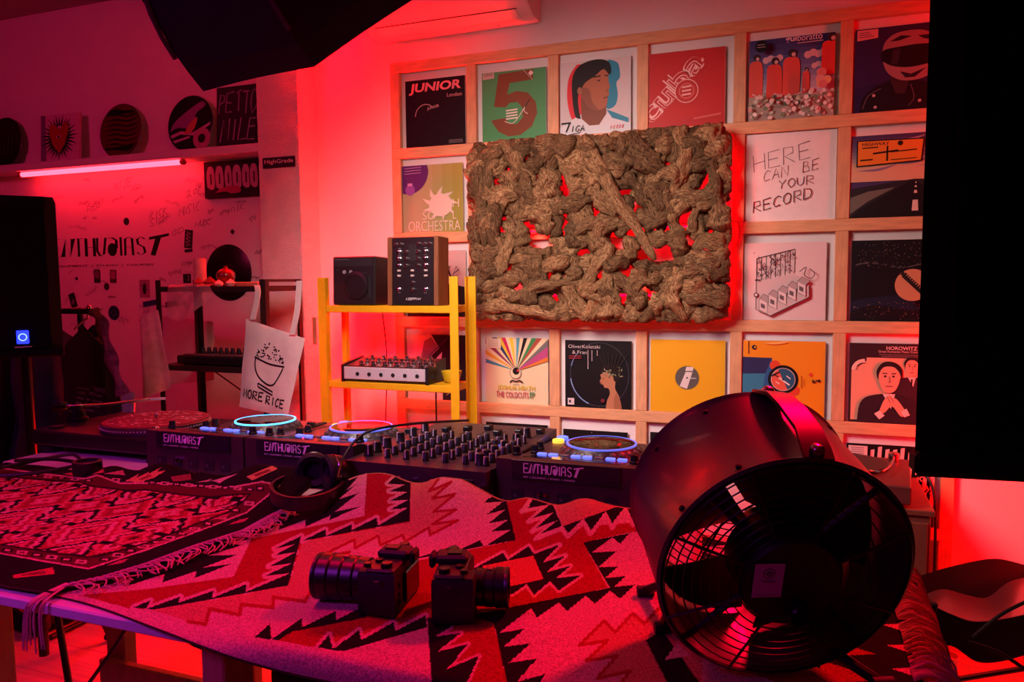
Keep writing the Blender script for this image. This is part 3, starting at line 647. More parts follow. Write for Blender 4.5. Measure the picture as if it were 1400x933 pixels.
SL = [
 (0, 0, .026, .313, 'black record sleeve with pink slanted block capitals, top left corner of the lattice', '100b0e', d_junior),
 (1, 0, .026, .31, 'green record sleeve with a huge brown figure five', '4f9c64', d_five),
 (2, 0, .005, .315, 'grey record sleeve with a dark-haired man in profile between red and blue shadows', 'cfc9c9', d_portrait),
 (3, 0, .002, .312, 'bright red record sleeve with fat outlined letters running diagonally', 'c0282c', d_cuba),
 (4, 0, .012, .318, 'sky-blue record sleeve with figures in coral robes above white flowers', '3c3a78', d_figures),
 (5, 0, .006, .315, 'dark violet record sleeve showing a rider in a full-face helmet', '2a2050', d_helmet),
 (0, 1, .003, .318, 'olive and beige record sleeve with a purple balloon shape in its corner', 'b7a07c', d_orch),
 (5, 1, .002, .315, 'record sleeve with an orange road sign over an empty highway at dusk', '4a3a68', d_highway),
 (0, 2, .016, .314, 'pale record sleeve with black bare trees, half hidden behind the rotary mixer', 'c8a8a4', d_trees),
 (4, 2, .003, .315, 'white record sleeve with an ink drawing of a stacked synthesizer', 'dcc8c8', d_synth),
 (5, 2, .012, .315, 'black starry record sleeve with a round orange centre label', '17121a', d_stars),
 (0, 3, .010, .315, 'record sleeve with black and grey angular shapes behind the yellow shelf', 'd8c8c8', d_geo),
 (1, 3, .030, .308, 'cream record sleeve with rays of many colours fanning upward', 'ddd0a8', d_rays),
 (2, 3, .024, .303, 'glossy black record sleeve with a woman in profile wearing a leaf headpiece', '141014', d_woman),
 (3, 3, .014, .315, 'plain yellow record sleeve with a grey label in the centre hole', 'e2a81e', d_yellow),
 (4, 3, .004, .318, 'orange record sleeve with a blue cube and a black disc in the middle', 'e8901c', d_orange),
 (5, 3, .014, .315, 'maroon record sleeve with a drawing of two men in suits', '3a2028', d_pianist),
 (1, 4, .026, .31, 'black record sleeve with small teal lettering, under the cream sleeve with rays', '151014', d_dark1),
 (2, 4, .012, .30, 'plain black record sleeve under the glossy sleeve with the woman', '151014', d_dark2),
 (3, 4, .014, .31, 'plain black record sleeve under the yellow sleeve, beside the fan', '141013', d_dark2),
 (5, 4, .012, .315, 'black and white striped record sleeve behind the red-lit record player', '171114', d_stripes),
]
for c, r, off, w, lb, base, fn in SL: sleeve(c, r, off, w, lb, base, fn)
# hand-written card filling one cell
x, z = cell(4, 1); cw, chh = PX - BW - 0.004, PZ - BW - 0.004
o = MB().bbox(-cw / 2, -0.0015, 0, cw / 2, 0.0015, chh, 0.0005).build('note_card', mat('white_card', 'e6dcdc', 0.6, var=0.03)); o.location = (x + cw / 2 + .002, 0.018, z + 0.0005)
tag(o, 'white card with a hand-written note in pencil capitals filling one lattice cell', 'card')
p = Print(cw, chh, -0.0016); rr = random.Random(1)
hand(p, '5c4c50', 'HERE', .10, .57, .62, .19, .008, slope=.21, lean=-.06, gap=.35, jit=.004, rnd=rr)
hand(p, '5c4c50', 'CAN', .21, .455, .27, .115, .008, slope=.22, gap=.35, jit=.004, rnd=rr); hand(p, '5c4c50', 'BE', .64, .535, .17, .12, .008, slope=.2, gap=.4, jit=.004, rnd=rr)
hand(p, '4c3c40', 'YOUR', .38, .365, .38, .095, .009, slope=.12, gap=.3, jit=.004, rnd=rr)
hand(p, '33262a', 'RECORD', .10, .10, .64, .125, .011, slope=.235, gap=.32, jit=.004, rnd=rr)
p.build('note_lettering', M_print, o)

# ------------------------------------------------------------------ driftwood panel
def root_material():
    m = bpy.data.materials.new('weathered_root'); m.use_nodes = True; nt = m.node_tree; b = nt.nodes['Principled BSDF']; b.inputs['Roughness'].default_value = 0.85
    b.inputs['Specular IOR Level'].default_value = 0.2
    at = nt.nodes.new('ShaderNodeAttribute'); at.attribute_name = 'uvw'
    mp = nt.nodes.new('ShaderNodeMapping'); mp.inputs['Scale'].default_value = (1, 1, 1)
    nt.links.new(at.outputs['Vector'], mp.inputs[0])
    oi = nt.nodes.new('ShaderNodeObjectInfo')
    n = nt.nodes.new('ShaderNodeTexNoise'); n.noise_dimensions = '4D'; n.inputs['Scale'].default_value = 2.2; n.inputs['Detail'].default_value = 8; n.inputs['Distortion'].default_value = 2.2
    nt.links.new(mp.outputs[0], n.inputs['Vector']); 
    mul = nt.nodes.new('ShaderNodeMath'); mul.operation = 'MULTIPLY'; mul.inputs[1].default_value = 40; nt.links.new(oi.outputs['Random'], mul.inputs[0]); nt.links.new(mul.outputs[0], n.inputs['W'])
    r = nt.nodes.new('ShaderNodeValToRGB'); e = r.color_ramp.elements
    e[0].position = 0.32; e[0].color = (*lin('3a2416'), 1); e[1].position = 0.70; e[1].color = (*lin('bc9a70'), 1)  # darkest stop also paints the shade of the crevices
    k = e.new(0.5); k.color = (*lin('8c6646'), 1)
    nt.links.new(n.outputs['Fac'], r.inputs[0])
    hs = nt.nodes.new('ShaderNodeHueSaturation'); mr = nt.nodes.new('ShaderNodeMapRange'); mr.inputs[3].default_value = 0.42; mr.inputs[4].default_value = 1.2
    nt.links.new(oi.outputs['Random'], mr.inputs[0]); nt.links.new(mr.outputs[0], hs.inputs['Value']); nt.links.new(r.outputs[0], hs.inputs['Color']); nt.links.new(hs.outputs[0], b.inputs['Base Color'])
    bm = nt.nodes.new('ShaderNodeBump'); bm.inputs['Strength'].default_value = 0.7; bm.inputs['Distance'].default_value = 0.01
    nt.links.new(n.outputs['Fac'], bm.inputs['Height']); nt.links.new(bm.outputs[0], b.inputs['Normal'])
    return m
M_root = root_material()
PNX0, PNX1, PNZ0, PNZ1 = 0.45, 1.575, 1.295, 2.065     # panel outline at y = -0.10
def root_piece(rnd, c, ang, L, R, bend, parent):
    """one gnarled length of root: a bent tapering body with folds and knots"""
    nu, nv = 18, 30; seed = rnd.uniform(0, 90); vs = []; uvw = []; fs = []
    squash = rnd.uniform(.55, .85); flare = rnd.choice((-1, 0, 1)) * .7; tw = rnd.uniform(-.3, .3)
    for j in range(nv):
        t = j / (nv - 1); s = (t - .5) * L
        off = bend * L * (math.sin(PI * t) - .5) + .02 * mnoise.noise((t * 3, seed, 1))
        ca, sa = math.cos(ang), math.sin(ang)
        cx = c[0] + s * ca - off * sa; cz = c[1] + s * sa + off * ca
        cyy = c[2] - .015 * math.sin(PI * t) + .02 * mnoise.noise((t * 2.2, 7, seed))
        env = (max(0.0, 1 - abs(2 * t - 1) ** 4)) ** .5
        rad = R * (.25 + .75 * env) * (1 + flare * (t - .5)) * (1 + .55 * mnoise.noise((t * 3.5, seed, 3)))
        for i in range(nu):
            a = 2 * PI * i / nu + tw * t
            fold = 1 + .50 * mnoise.noise((math.cos(a) * 1.3, math.sin(a) * 1.3, t * 3.4 + seed)) + .34 * mnoise.noise((math.cos(a) * 2.6, math.sin(a) * 2.6, t * 9 + seed)) + .16 * mnoise.noise((math.cos(a) * 6, math.sin(a) * 6, t * 18 + seed))
            x = rad * fold * math.cos(a); y = rad * fold * math.sin(a) * squash
            vs.append((min(max(cx - x * sa, PNX0 - .012), PNX1 + .012), cyy - y, min(max(cz + x * ca, PNZ0 - .014), PNZ1 + .014))); uvw.append((math.cos(a) * 1.9, math.sin(a) * 1.9, s * 15 + seed))
    for j in range(nv - 1):
        for i in range(nu):
            i2 = (i + 1) % nu; fs.append((j * nu + i, j * nu + i2, (j + 1) * nu + i2, (j + 1) * nu + i))
    fs.append(tuple(range(nu - 1, -1, -1))); fs.append(tuple((nv - 1) * nu + k for k in range(nu)))
    me = bpy.data.meshes.new('root_piece'); me.from_pydata(vs, [], fs); me.polygons.foreach_set('use_smooth', [True] * len(me.polygons))
    at = me.attributes.new('uvw', 'FLOAT_VECTOR', 'POINT'); at.data.foreach_set('vector', np.array(uvw, np.float32).ravel())
    me.materials.append(M_root)
    return link(me, 'root_piece', parent)
panel = thing('driftwood_panel', 'large wall panel of gnarled brown tree roots glowing red from behind', 'wall art', (0, 0, 0))
rnd = random.Random(21)
HOLES = [(905, 345, 24), (855, 325, 11), (820, 290, 10), (783, 258, 10), (730, 312, 12), (773, 311, 9), (760, 345, 9), (702, 370, 9), (762, 380, 12), (825, 372, 12), (875, 352, 11), (967, 320, 12), (955, 285, 9), (985, 390, 12), (964, 425, 12), (815, 410, 11), (856, 412, 12), (712, 402, 8), (835, 210, 12), (690, 250, 9), (748, 330, 9), (965, 245, 8), (840, 265, 8), (912, 215, 8), (893, 400, 9), (776, 405, 9), (940, 305, 8), (800, 345, 8), (870, 290, 8)]
HW = []
for hx, hy, hr in HOLES:
    q = uy(hx, hy, -0.07); HW.append((q[0], q[2], hr * 2.9 / F_PX))
def clear(cx, cz, ang, L, R):
    d = 9
    for x, z, r in HW:
        for t in (-.45, -.22, 0, .22, .45):
            dd = math.hypot(cx + t * L * math.cos(ang) - x, cz + t * L * math.sin(ang) - z) - R * .8 - r
            d = min(d, dd)
    return d
nx, nz = 15, 11
for iz in range(nz):
    for ix in range(nx):
        best = None
        for k in range(26):
            cx = PNX0 + (ix + .5 + rnd.uniform(-.4, .4)) / nx * (PNX1 - PNX0); cz = PNZ0 + (iz + .5 + rnd.uniform(-.4, .4)) / nz * (PNZ1 - PNZ0)
            an = rnd.choice((0.2, PI / 2, rnd.uniform(0, PI), rnd.uniform(0, PI))); L = rnd.uniform(.12, .26); R = rnd.uniform(.028, .052)
            ex = abs(math.cos(an)) * L / 2; ez = abs(math.sin(an)) * L / 2
            cx = min(max(cx, PNX0 + ex * .8 + R * .4), PNX1 - ex * .8 - R * .4); cz = min(max(cz, PNZ0 + ez * .8 + R * .4), PNZ1 - ez * .8 - R * .4)
            sc = min(clear(cx, cz, an, L, R), 0.0)
            if best is None or sc > best[0]: best = (sc, cx, cz, an, L, R)
            if sc >= 0: break
        sc, cx, cz, an, L, R = best
        if sc < -0.05: continue
        if sc < -0.012: L *= .7; R *= .8
        root_piece(rnd, (cx, cz, -0.088 + rnd.uniform(-.022, .022)), an, L, R, rnd.uniform(-.22, .22), panel)
# edge roots that give the slab its straight border
for k in range(34):
    t = rnd.random()
    if k < 12: cx, cz, an = PNX0 + .02 + (k + .5) / 12 * (PNX1 - PNX0 - .04), PNZ1 - .025, rnd.uniform(-.25, .25)
    elif k < 24: cx, cz, an = PNX0 + .02 + (k - 11.5) / 12 * (PNX1 - PNX0 - .04), PNZ0 + .025, rnd.uniform(-.25, .25)
    elif k < 29: cx, cz, an = PNX0 + .028, PNZ0 + (k - 23.5) / 5 * (PNZ1 - PNZ0), PI / 2 + rnd.uniform(-.2, .2)
    else: cx, cz, an = PNX1 - .028, PNZ0 + (k - 28.5) / 5 * (PNZ1 - PNZ0), PI / 2 + rnd.uniform(-.2, .2)
    root_piece(rnd, (cx, cz, -0.08), an, rnd.uniform(.13, .19), rnd.uniform(.030, .038), rnd.uniform(-.1, .1), panel)
# a few long bare limbs lying over the tangle
for px0, py0, px1, py1, R in ((800, 198, 888, 345, .030), (700, 250, 760, 292, .032), (690, 358, 738, 352, .018), (975, 215, 985, 310, .026), (830, 335, 800, 395, .030), (700, 405, 790, 385, .024), (735, 285, 748, 320, .034), (930, 190, 1000, 200, .028), (655, 215, 660, 330, .030), (905, 395, 990, 410, .028), (800, 400, 850, 425, .026), (655, 420, 760, 430, .03)):
    a = uy(px0, py0, -.12); b = uy(px1, py1, -.12); root_piece(rnd, ((a[0] + b[0]) / 2, (a[2] + b[2]) / 2, -.112), math.atan2(b[2] - a[2], b[0] - a[0]), math.hypot(b[0] - a[0], b[2] - a[2]) * 1.15, R, rnd.uniform(-.08, .08), panel)
fr = MB(); M_frame = mat('pine_backing', '8c6a4c', 0.7)
for z in (PNZ0 + .05, PNZ1 - .05): MB().bbox(PNX0 + .04, -0.060, z - .015, PNX1 - .04, -0.036, z + .015, .002).build('backing_batten', M_frame, panel)
for x in (PNX0 + .05, PNX1 - .05): 
    MB().bbox(x - .015, -0.060, PNZ0 + .066, x + .015, -0.036, PNZ1 - .066, .002).build('backing_batten', M_frame, panel)
    for z in (PNZ0 + .05, PNZ1 - .05): MB().bbox(x - .01, -0.036, z - .01, x + .01, -0.0003, z + .01, .001).build('stand_off', M_frame, panel)
M_led = emit_mat('red_led', (1.0, 0.0, 0.006), 26.0)
for z in (PNZ0 + .10, PNZ1 - .10, (PNZ0 + PNZ1) / 2): MB().bbox(PNX0 + .08, -0.040, z - .004, PNX1 - .08, -0.034, z + .004, .001).build('led_strip', M_led, panel)
MB().bbox(PNX1 - .035, -0.045, PNZ0 + .06, PNX1 - .029, -0.034, PNZ1 - .06, .001).build('led_strip', M_led, panel)
MB().tube(smoothpts([(PNX1 - .02, -.03, 1.70), (PNX1 + .03, -.02, 1.69), (PNX1 + .035, -.012, 1.63), (PNX1 + .01, -.012, 1.58)]), .003, 6).build('power_cord', mat('red_cord', 'c02028', .5), panel, True)

# ------------------------------------------------------------------ air conditioners high on the wall
M_ac = mat('ac_plastic', 'e2d6d8', 0.35, var=0.02)
M_gap = mat('dark_gap', '2a1c20', 0.8)
def aircon(name, label, x0, x1, z0):
    t = thing(name, label, 'air conditioner', ((x0 + x1) / 2, WY - 0.001, z0)); w = (x1 - x0) / 2; h = .29
    prof = [(0, 0), (-.10, 0), (-.165, .03), (-.20, .085), (-.205, .2), (-.19, .27), (-.16, h), (0, h)]
    m = MB(); n = len(prof)
    for sx in (-w, -w + .012, w - .012, w):
        ins = .006 if abs(sx) == w else 0
        m.v += [(sx, y + (ins if y < 0 else 0), z + (ins if z < .05 else -ins)) for y, z in prof]
    for k in range(3):
        for i in range(n):
            i2 = (i + 1) % n; m.f.append((k * n + i, k * n + i2, (k + 1) * n + i2, (k + 1) * n + i)); m.c.append(None)
    m.f += [tuple(range(n - 1, -1, -1)), tuple(3 * n + i for i in range(n))]; m.c += [None, None]
    m.build('housing', M_ac, t, True)
    a = Vector((0, -.108, -.001)); b = Vector((0, -.160, .025))
    lv = MB(); M4 = lambda s, u: (s, a.y + (b.y - a.y) * u, a.z + (b.z - a.z) * u - .004)
    lv.add([M4(-w + .06, .05), M4(w - .06, .05), M4(w - .06, .95), M4(-w + .06, .95)] + [(p[0], p[1] + .001, p[2] + .004) for p in (M4(-w + .06, .05), M4(w - .06, .05), M4(w - .06, .95), M4(-w + .06, .95))], [(0, 1, 2, 3), (7, 6, 5, 4), (0, 4, 5, 1), (1, 5, 6, 2), (2, 6, 7, 3), (3, 7, 4, 0)])
    lv.build('louvre', M_ac, t)
    MB().box(-w + .052, -.163, .0205, w - .052, -.1635, .024).build('seam', M_gap, t)
    MB().lathe([(.004, 0), (.004, .003)], 10, Matrix.Translation((w * .55, -.05, -.003))).build('screw', M_gap, t)
    return t
acz = uy(560, 38, -0.11)[2]
aircon('air_conditioner', 'white wall air conditioner above the green sleeve, lit red at its left end', uy(716, 20, -0.19)[0] - .80, uy(716, 20, -0.19)[0], acz - .012)
aircon('air_conditioner', 'white wall air conditioner above the red sleeve, mostly out of the picture', uy(884, 4, -0.19)[0], uy(884, 4, -0.19)[0] + .8, 2.66)

# ------------------------------------------------------------------ things on the left shelf
SHZ = shz1; SHY = -0.05
def disc(name, label, px, ptop, paint, r=0.151, lean=.12):
    q = uy(px, (ptop), SHY)
    o = MB().lathe([(r - .002, -.0015), (r, 0), (r - .002, .0015)], 48, Matrix.Translation((0, 0, r)) @ Matrix.Rotation(PI / 2, 4, 'X')).build(name, mat('vinyl_black', '0e0b0f', .3, var=.05), None, True)
    o.location = (q[0], SHY + .01, SHZ + .0005); o.rotation_euler = (-lean, 0, 0)
    tag(o, label, 'vinyl record', 'painted records on the wall shelf')
    p = Print(2 * r, 2 * r, -.0022); paint(p); p.build('painting', M_print, o); return o
def clipc(pts, r=.46): return [(.5 + (x - .5) * min(1, r / max(1e-6, math.hypot(x - .5, y - .5))), .5 + (y - .5) * min(1, r / max(1e-6, math.hypot(x - .5, y - .5)))) for x, y in pts]
def p_flame(p):
    p.circ('5c1420', .5, .5, .485, n=40)
    rnd = random.Random(3)
    for i in range(9):
        y = .14 + .09 * i; p.poly('1c0c12', clipc(smooth2([(.1, y), (.4, y + .05), (.65, y + .0), (.95, y + .04), (.7, y - .035), (.4, y + .01), (.1, y)])))
def p_car(p):
    p.circ('120c14', .5, .5, .485, n=40)
    p.poly('8c5c9c', clipc(smooth2([(.06, .38), (.16, .55), (.42, .72), (.70, .86), (.86, .88), (.80, .78), (.62, .66), (.64, .48), (.48, .42), (.22, .44), (.06, .38)])))
    p.poly('b890b8', clipc([(.05, .30), (.30, .38), (.58, .34), (.96, .50), (.94, .44), (.6, .28), (.3, .32), (.08, .24)])); p.poly('b890b8', clipc([(.12, .2), (.5, .28), (.52, .25), (.16, .15)]))
    p.circ('b07898', .78, .22, .19, n=24); p.circ('1c141c', .78, .22, .08, n=18); p.poly('c07060', clipc(smooth2([(.38, .32), (.50, .5), (.66, .6), (.62, .42), (.50, .32), (.38, .32)])))
def p_dark(p):
    for i in range(5): p.line('3a1a2c', clipc(smooth2([(.3 + .12 * i, .2), (.35 + .1 * i, .5), (.5 + .07 * i, .8)])), .02)
disc('painted_record', 'dark painted record at the left end of the wall shelf, behind the loudspeaker', -4, 150, p_dark)
disc('painted_record', 'record painted with red flame stripes between two canvases on the wall shelf', 157, 140, p_flame)
disc('painted_record', 'record painted with a purple racing car and a wheel on the wall shelf', 253, 130, p_car)
def canvas(name, label, px, w, h, base, draw, y=None, z=None, lean=.06, cat='canvas', depth=.018):
    q = uy(px, 170, SHY)
    o = MB().bbox(-w / 2, 0, 0, w / 2, depth, h, .002).build(name, mat('canvas_' + base, base, .8)); o.location = (q[0], (SHY if y is None else y), (SHZ if z is None else z) + .0005); o.rotation_euler = (-lean, 0, 0)
    tag(o, label, cat); p = Print(w, h, -.0003); p.poly(base, [(.003, .003), (.997, .003), (.997, .997), (.003, .997)]); draw(p); p.clip(); p.build('painting', M_print, o); return o
def d_heart(p):
    p.poly('7c5a84', [(0, 0), (.15, 0), (.12, 1), (0, 1)]); rnd = random.Random(8)
    n = 30
    for i in range(n):
        a = 2 * PI * i / n + .1; r0, r1 = .22, (.44 if i % 2 else .50); hx, hy = .5 + r0 * math.cos(a), .52 + r0 * math.sin(a)
        p.poly('160a10', [(.5 + r0 * math.cos(a - .11), .52 + r0 * 1.1 * math.sin(a - .11)), (.5 + r1 * math.cos(a), .52 + r1 * math.sin(a) * .98), (.5 + r0 * math.cos(a + .11), .52 + r0 * 1.1 * math.sin(a + .11))])
    p.poly('a0182c', smooth2([(.52, .18), (.36, .36), (.27, .58), (.26, .74), (.36, .80), (.47, .72), (.52, .66), (.58, .74), (.70, .82), (.76, .72), (.72, .54), (.64, .36), (.52, .18)]))
    p.poly('e0b8b8', [(.43, .52), (.50, .565), (.58, .53), (.50, .485)]); p.circ('160a10', .505, .525, .028, n=12)
canvas('heart_canvas', 'white canvas painted with a spiky red heart with an eye, on the wall shelf', 79, .30, .275, 'd0a4bc', d_heart)
def d_tags(p):
    rnd = random.Random(12)
    hand(p, '8c7498', 'PETTO', .05, .56, .95, .34, .03, lean=.12, jit=.03, rnd=rnd); hand(p, '9c84a4', 'NILE', .12, .12, .85, .34, .03, lean=.2, jit=.03, rnd=rnd)
canvas('lettered_canvas', 'dark violet canvas with pale scrawled letters at the right end of the wall shelf', 322, .255, .315, '2c1c38', d_tags)
# hanging canvas under the shelf
def d_graf(p):
    for i, (x, wd) in enumerate(((.05, .15), (.21, .15), (.38, .13), (.52, .16), (.69, .14), (.83, .14))):
        p.poly('c08ca4', smooth2([(x, .30), (x - .01, .62), (x + wd * .2, .86), (x + wd * .8, .84), (x + wd, .58), (x + wd * .95, .28), (x + wd * .5, .22), (x, .30)]))
        p.line('3a1430', smooth2([(x, .30), (x - .01, .62), (x + wd * .2, .86), (x + wd * .8, .84), (x + wd, .58), (x + wd * .95, .28), (x + wd * .5, .22), (x, .30)]), .014)
        p.line('3a1430', [(x + wd * .5, .38), (x + wd * .5, .66)], .025)
    p.poly('b03060', smooth2([(.2, .14), (.36, .28), (.6, .30), (.66, .14), (.5, .10), (.4, .16), (.2, .14)]))
qa = uy(280, 272, WY - .02); qb = uy(280, 222, WY - .02); qc = uy(356, 245, WY - .02)
o = canvas('graffiti_canvas', 'purple canvas with fat pink graffiti letters hung on the wall below the shelf', 318, qc[0] - qa[0], qb[2] - qa[2], '2a1228', d_graf, y=WY - .0185, z=qa[2], lean=0)
o.location.x = (qa[0] + qc[0]) / 2
# pink glowing tube under the shelf
ta = uy(30, 233, -0.085); tb = uy(248, 219, -0.085); tz = shz0 - .016
tt = thing('led_tube', 'glowing pink-red light tube fixed under the wall shelf', 'light tube', ((ta[0] + tb[0]) / 2, -.085, tz)); hl = (tb[0] - ta[0]) / 2
MB().tube([(-hl, 0, 0), (hl, 0, 0)], .0135, 14).build('tube', emit_mat('tube_glow', (1.0, 0.012, 0.022), 26.0), tt, True)
for s in (-1, 1): MB().tube([(s * hl, 0, 0), (s * (hl + .02), 0, 0)], .0145, 14).build('end_cap', mat('cap_pink', 'b04858', .4), tt, True)
MB().bbox(-hl, -.008, .0125, hl, .008, .0155, .001).build('holder', M_white, tt)

# ------------------------------------------------------------------ lettering, stickers, doodles and a record on the left wall
def on_wall(px, py): q = uy(px, py, WY); return q[0], q[2]
wx0, wz0 = on_wall(75, 352); wx1, wz1 = on_wall(232, 322)
# the first letter runs behind the loudspeaker
ww = (wx1 - wx0) * 1.02; p = Print(1, 1, WY - .0003, .00004)
def wall_print(draw, name, kind=None, label=None):
    p = Print(1.0, 1.0, WY - .0004, .00003); draw(p); o = p.build(name, M_print, wall_back, kind=kind, label=label); o.location.x = .5; return o
wall_print(lambda p: wordmark(p, '1c0c18', 0, 0, 1, 1, False), 'x') if False else None
class WP(Print):
    def P(s, u, v): return (u, s.y - s.step * s.k, v)
p = WP(1.0, 1.0, WY - .0004, .00003)
def wm(p, c, x0, z0, w, h):
    """same mixed-style word, in metres"""
    tmp = Print(1, 1); wordmark(tmp, c, 0, 0, 1, 1.0, False)
    tmp.m.v = [(x0 + (a + .5) * w, WY - .0006, z0 + b * h) for a, _, b in tmp.m.v]
    p.m.add(tmp.m.v, tmp.m.f, c)
wm(p, '1a0a16', wx0 - .02, wz0, ww, wz1 - wz0)
o = p.m.build('wall_lettering', M_print, wall_back, label='dark mixed-style capitals lettered on the left wall')
sx0, sz0 = on_wall(52, 367); sx1, sz1 = on_wall(210, 360)
t2 = Print(sx1 - sx0, sz1 - sz0, 0); t2.text('1a0a16', 'ART  |  EQUIPMENT  |  STUDIO  |  COURSES', 0, 0, 1, .9, bold=.012)
o = t2.build('wall_lettering', M_print, wall_back); o.location = ((sx0 + sx1) / 2, WY - .0005, sz0)
dd = MB(); rnd = random.Random(33)
def scribble(px, py, sc, c, n=None):
    x, z = on_wall(px, py); n = n or rnd.randint(5, 10); pts = []; a = rnd.uniform(-.3, .5)
    for i in range(n * 2):
        u = i * sc * .16; v = (rnd.uniform(.1, .5) if i % 2 else rnd.uniform(-.5, .05)) * sc
        pts.append((u * math.cos(a) - v * math.sin(a), 0, u * math.sin(a) + v * math.cos(a)))
    q = smoothpts(pts, 3); w = rnd.uniform(.0007, .0014)
    vs = []
    for i, pnt in enumerate(q):
        t = (q[min(i + 1, len(q) - 1)] - q[max(i - 1, 0)]); t = t.normalized() if t.length > 1e-9 else Vector((1, 0, 0)); nn = Vector((-t.z, 0, t.x)) * w
        for s in (1, -1): vs.append((x + pnt.x + nn.x * s, WY - .0005, z + pnt.z + nn.z * s))
    dd.add(vs, [(2 * i, 2 * i + 1, 2 * i + 3, 2 * i + 2) for i in range(len(q) - 1)], c)
for i in range(70):
    px, py = rnd.uniform(72, 350), rnd.uniform(240, 455)
    if 74 < px < 236 and 315 < py < 372: continue
    if 278 < px < 356 and py < 275: continue
    scribble(px, py, rnd.uniform(.015, .045), rnd.choice(['7c5470', '8c6480', '6c4460', '9c7890']))
for px, py, r in ((173, 303, 7), (233, 300, 5)):
    x, z = on_wall(px, py)
for s, px, py, w in (('WIZE', 155, 262, .14), ('RICK', 205, 300, .12), ('MUSIC', 245, 296, .14), ('GD', 235, 322, .08), ('HUBE', 268, 312, .1), ('NICK', 312, 293, .10), ('SLOT', 254, 270, .1), ('RED', 120, 290, .1), ('SIGN', 205, 310, .12), ('ABEL', 180, 262, .08), ('PIT', 130, 280, .06)):
    t = Print(1, 1); hand(t, '5c3450', s, 0, 0, w, w * .32, .0028, slope=.2, lean=.2, jit=.006, rnd=rnd)
    x, z = on_wall(px, py); dd.add([(a + .5 + x, WY - .0005, b + z) for a, _, b in t.m.v], t.m.f, '5c3450')
dd.build('wall_doodles', M_print, wall_back, kind='stuff', label='scribbled signatures and doodles all over the left wall')
def wsticker(px, py, w, h, base, draw=None, rot=0, round_=False):
    x, z = on_wall(px, py)
    if round_: o = MB().lathe([(w / 2, 0), (w / 2, .0008)], 28, Matrix.Rotation(PI / 2, 4, 'X')).build('wall_sticker', mat('st_' + base, base, .5), wall_back)
    else: o = MB().box(-w / 2, -.0008, -h / 2, w / 2, 0, h / 2).build('wall_sticker', mat('st_' + base, base, .5), wall_back)
    o.location = (x, WY - .0008, z); o.rotation_euler = (0, rot, 0)
    if draw: pr = Print(w, h, -.0009); draw(pr); q = pr.build('sticker_print', M_print, o); q.location.z = -h / 2
wsticker(258, 327, .055, .10, '160c14', lambda p: [p.line('c898b0', [(.2, .12 + .2 * i), (.8, .2 + .2 * i), (.25, .28 + .2 * i)], .08) for i in range(4)], .12)
wsticker(258, 343, .055, .016, '160c14', None, -.06); wsticker(256, 381, .055, .05, '160c14', lambda p: p.text('c898b0', '2', .55, .3, .25, .5))
wsticker(133, 378, .05, .075, '2a1424', lambda p: p.poly('7c4864', [(.15, .35), (.85, .35), (.85, .9), (.15, .9)]), .02)
wsticker(155, 378, .05, .075, '4c2038', lambda p: p.poly('a8547c', [(.15, .3), (.85, .3), (.85, .9), (.15, .9)]), .05)
wsticker(146, 392, .042, .042, '3a1c34', None, 0, True); wsticker(173, 303, .042, .042, '24101e', None, 0, True); wsticker(105, 381, .02, .02, '24101e', None, 0, True)
wsticker(156, 428, .085, .085, '14182c', lambda p: (p.circ('4c5c98', .5, .5, .42), p.circ('14182c', .5, .5, .38), p.circ('5c6ca8', .5, .5, .22), p.circ('14182c', .5, .5, .17)), 0, True)
wsticker(100, 411, .05, .085, '1a0e18', lambda p: p.poly('7c5068', [(.2, .3), (.6, .2), (.8, .5), (.4, .6)]), -.3)
wsticker(198, 395, .075, .10, 'a0708c', lambda p: (p.poly('1a0a14', smooth2([(.3, .4), (.4, .75), (.55, .8), (.65, .5), (.6, .25), (.45, .2), (.3, .4)])), p.line('1a0a14', [(.2, .7), (.8, .4)], .04), p.line('1a0a14', [(.3, .2), (.75, .75)], .04)))
wsticker(205, 415, .10, .03, '24306c', None, -.15); wsticker(235, 416, .09, .03, '5a2a50', None, -.1)
wsticker(318, 317, .022, .022, '24101e', None, .7)
q = uy(312, 373, WY - .006)
wr = MB().lathe([(.149, -.0012), (.151, 0), (.149, .0012)], 56, Matrix.Rotation(PI / 2, 4, 'X')).build('wall_record', mat('vinyl_black', '0e0b0f', .3), None, True); wr.location = (q[0], WY - .0025, q[2])
tag(wr, 'plain black record mounted on the wall behind the dark metal rack', 'vinyl record')
pr = Print(.302, .302, -.0014); pr.circ('2a141c', .5, .5, .165); pr.circ('d0b0b8', .5, .5, .014, n=10)
for i in range(12): pr.line('1c161c', [(.5 + (.2 + .022 * i) * math.cos(a), .5 + (.2 + .022 * i) * math.sin(a)) for a in [k * PI / 20 for k in range(41)]], .003)
q = pr.build('record_label', M_gloss, wr); q.location.z = -.151

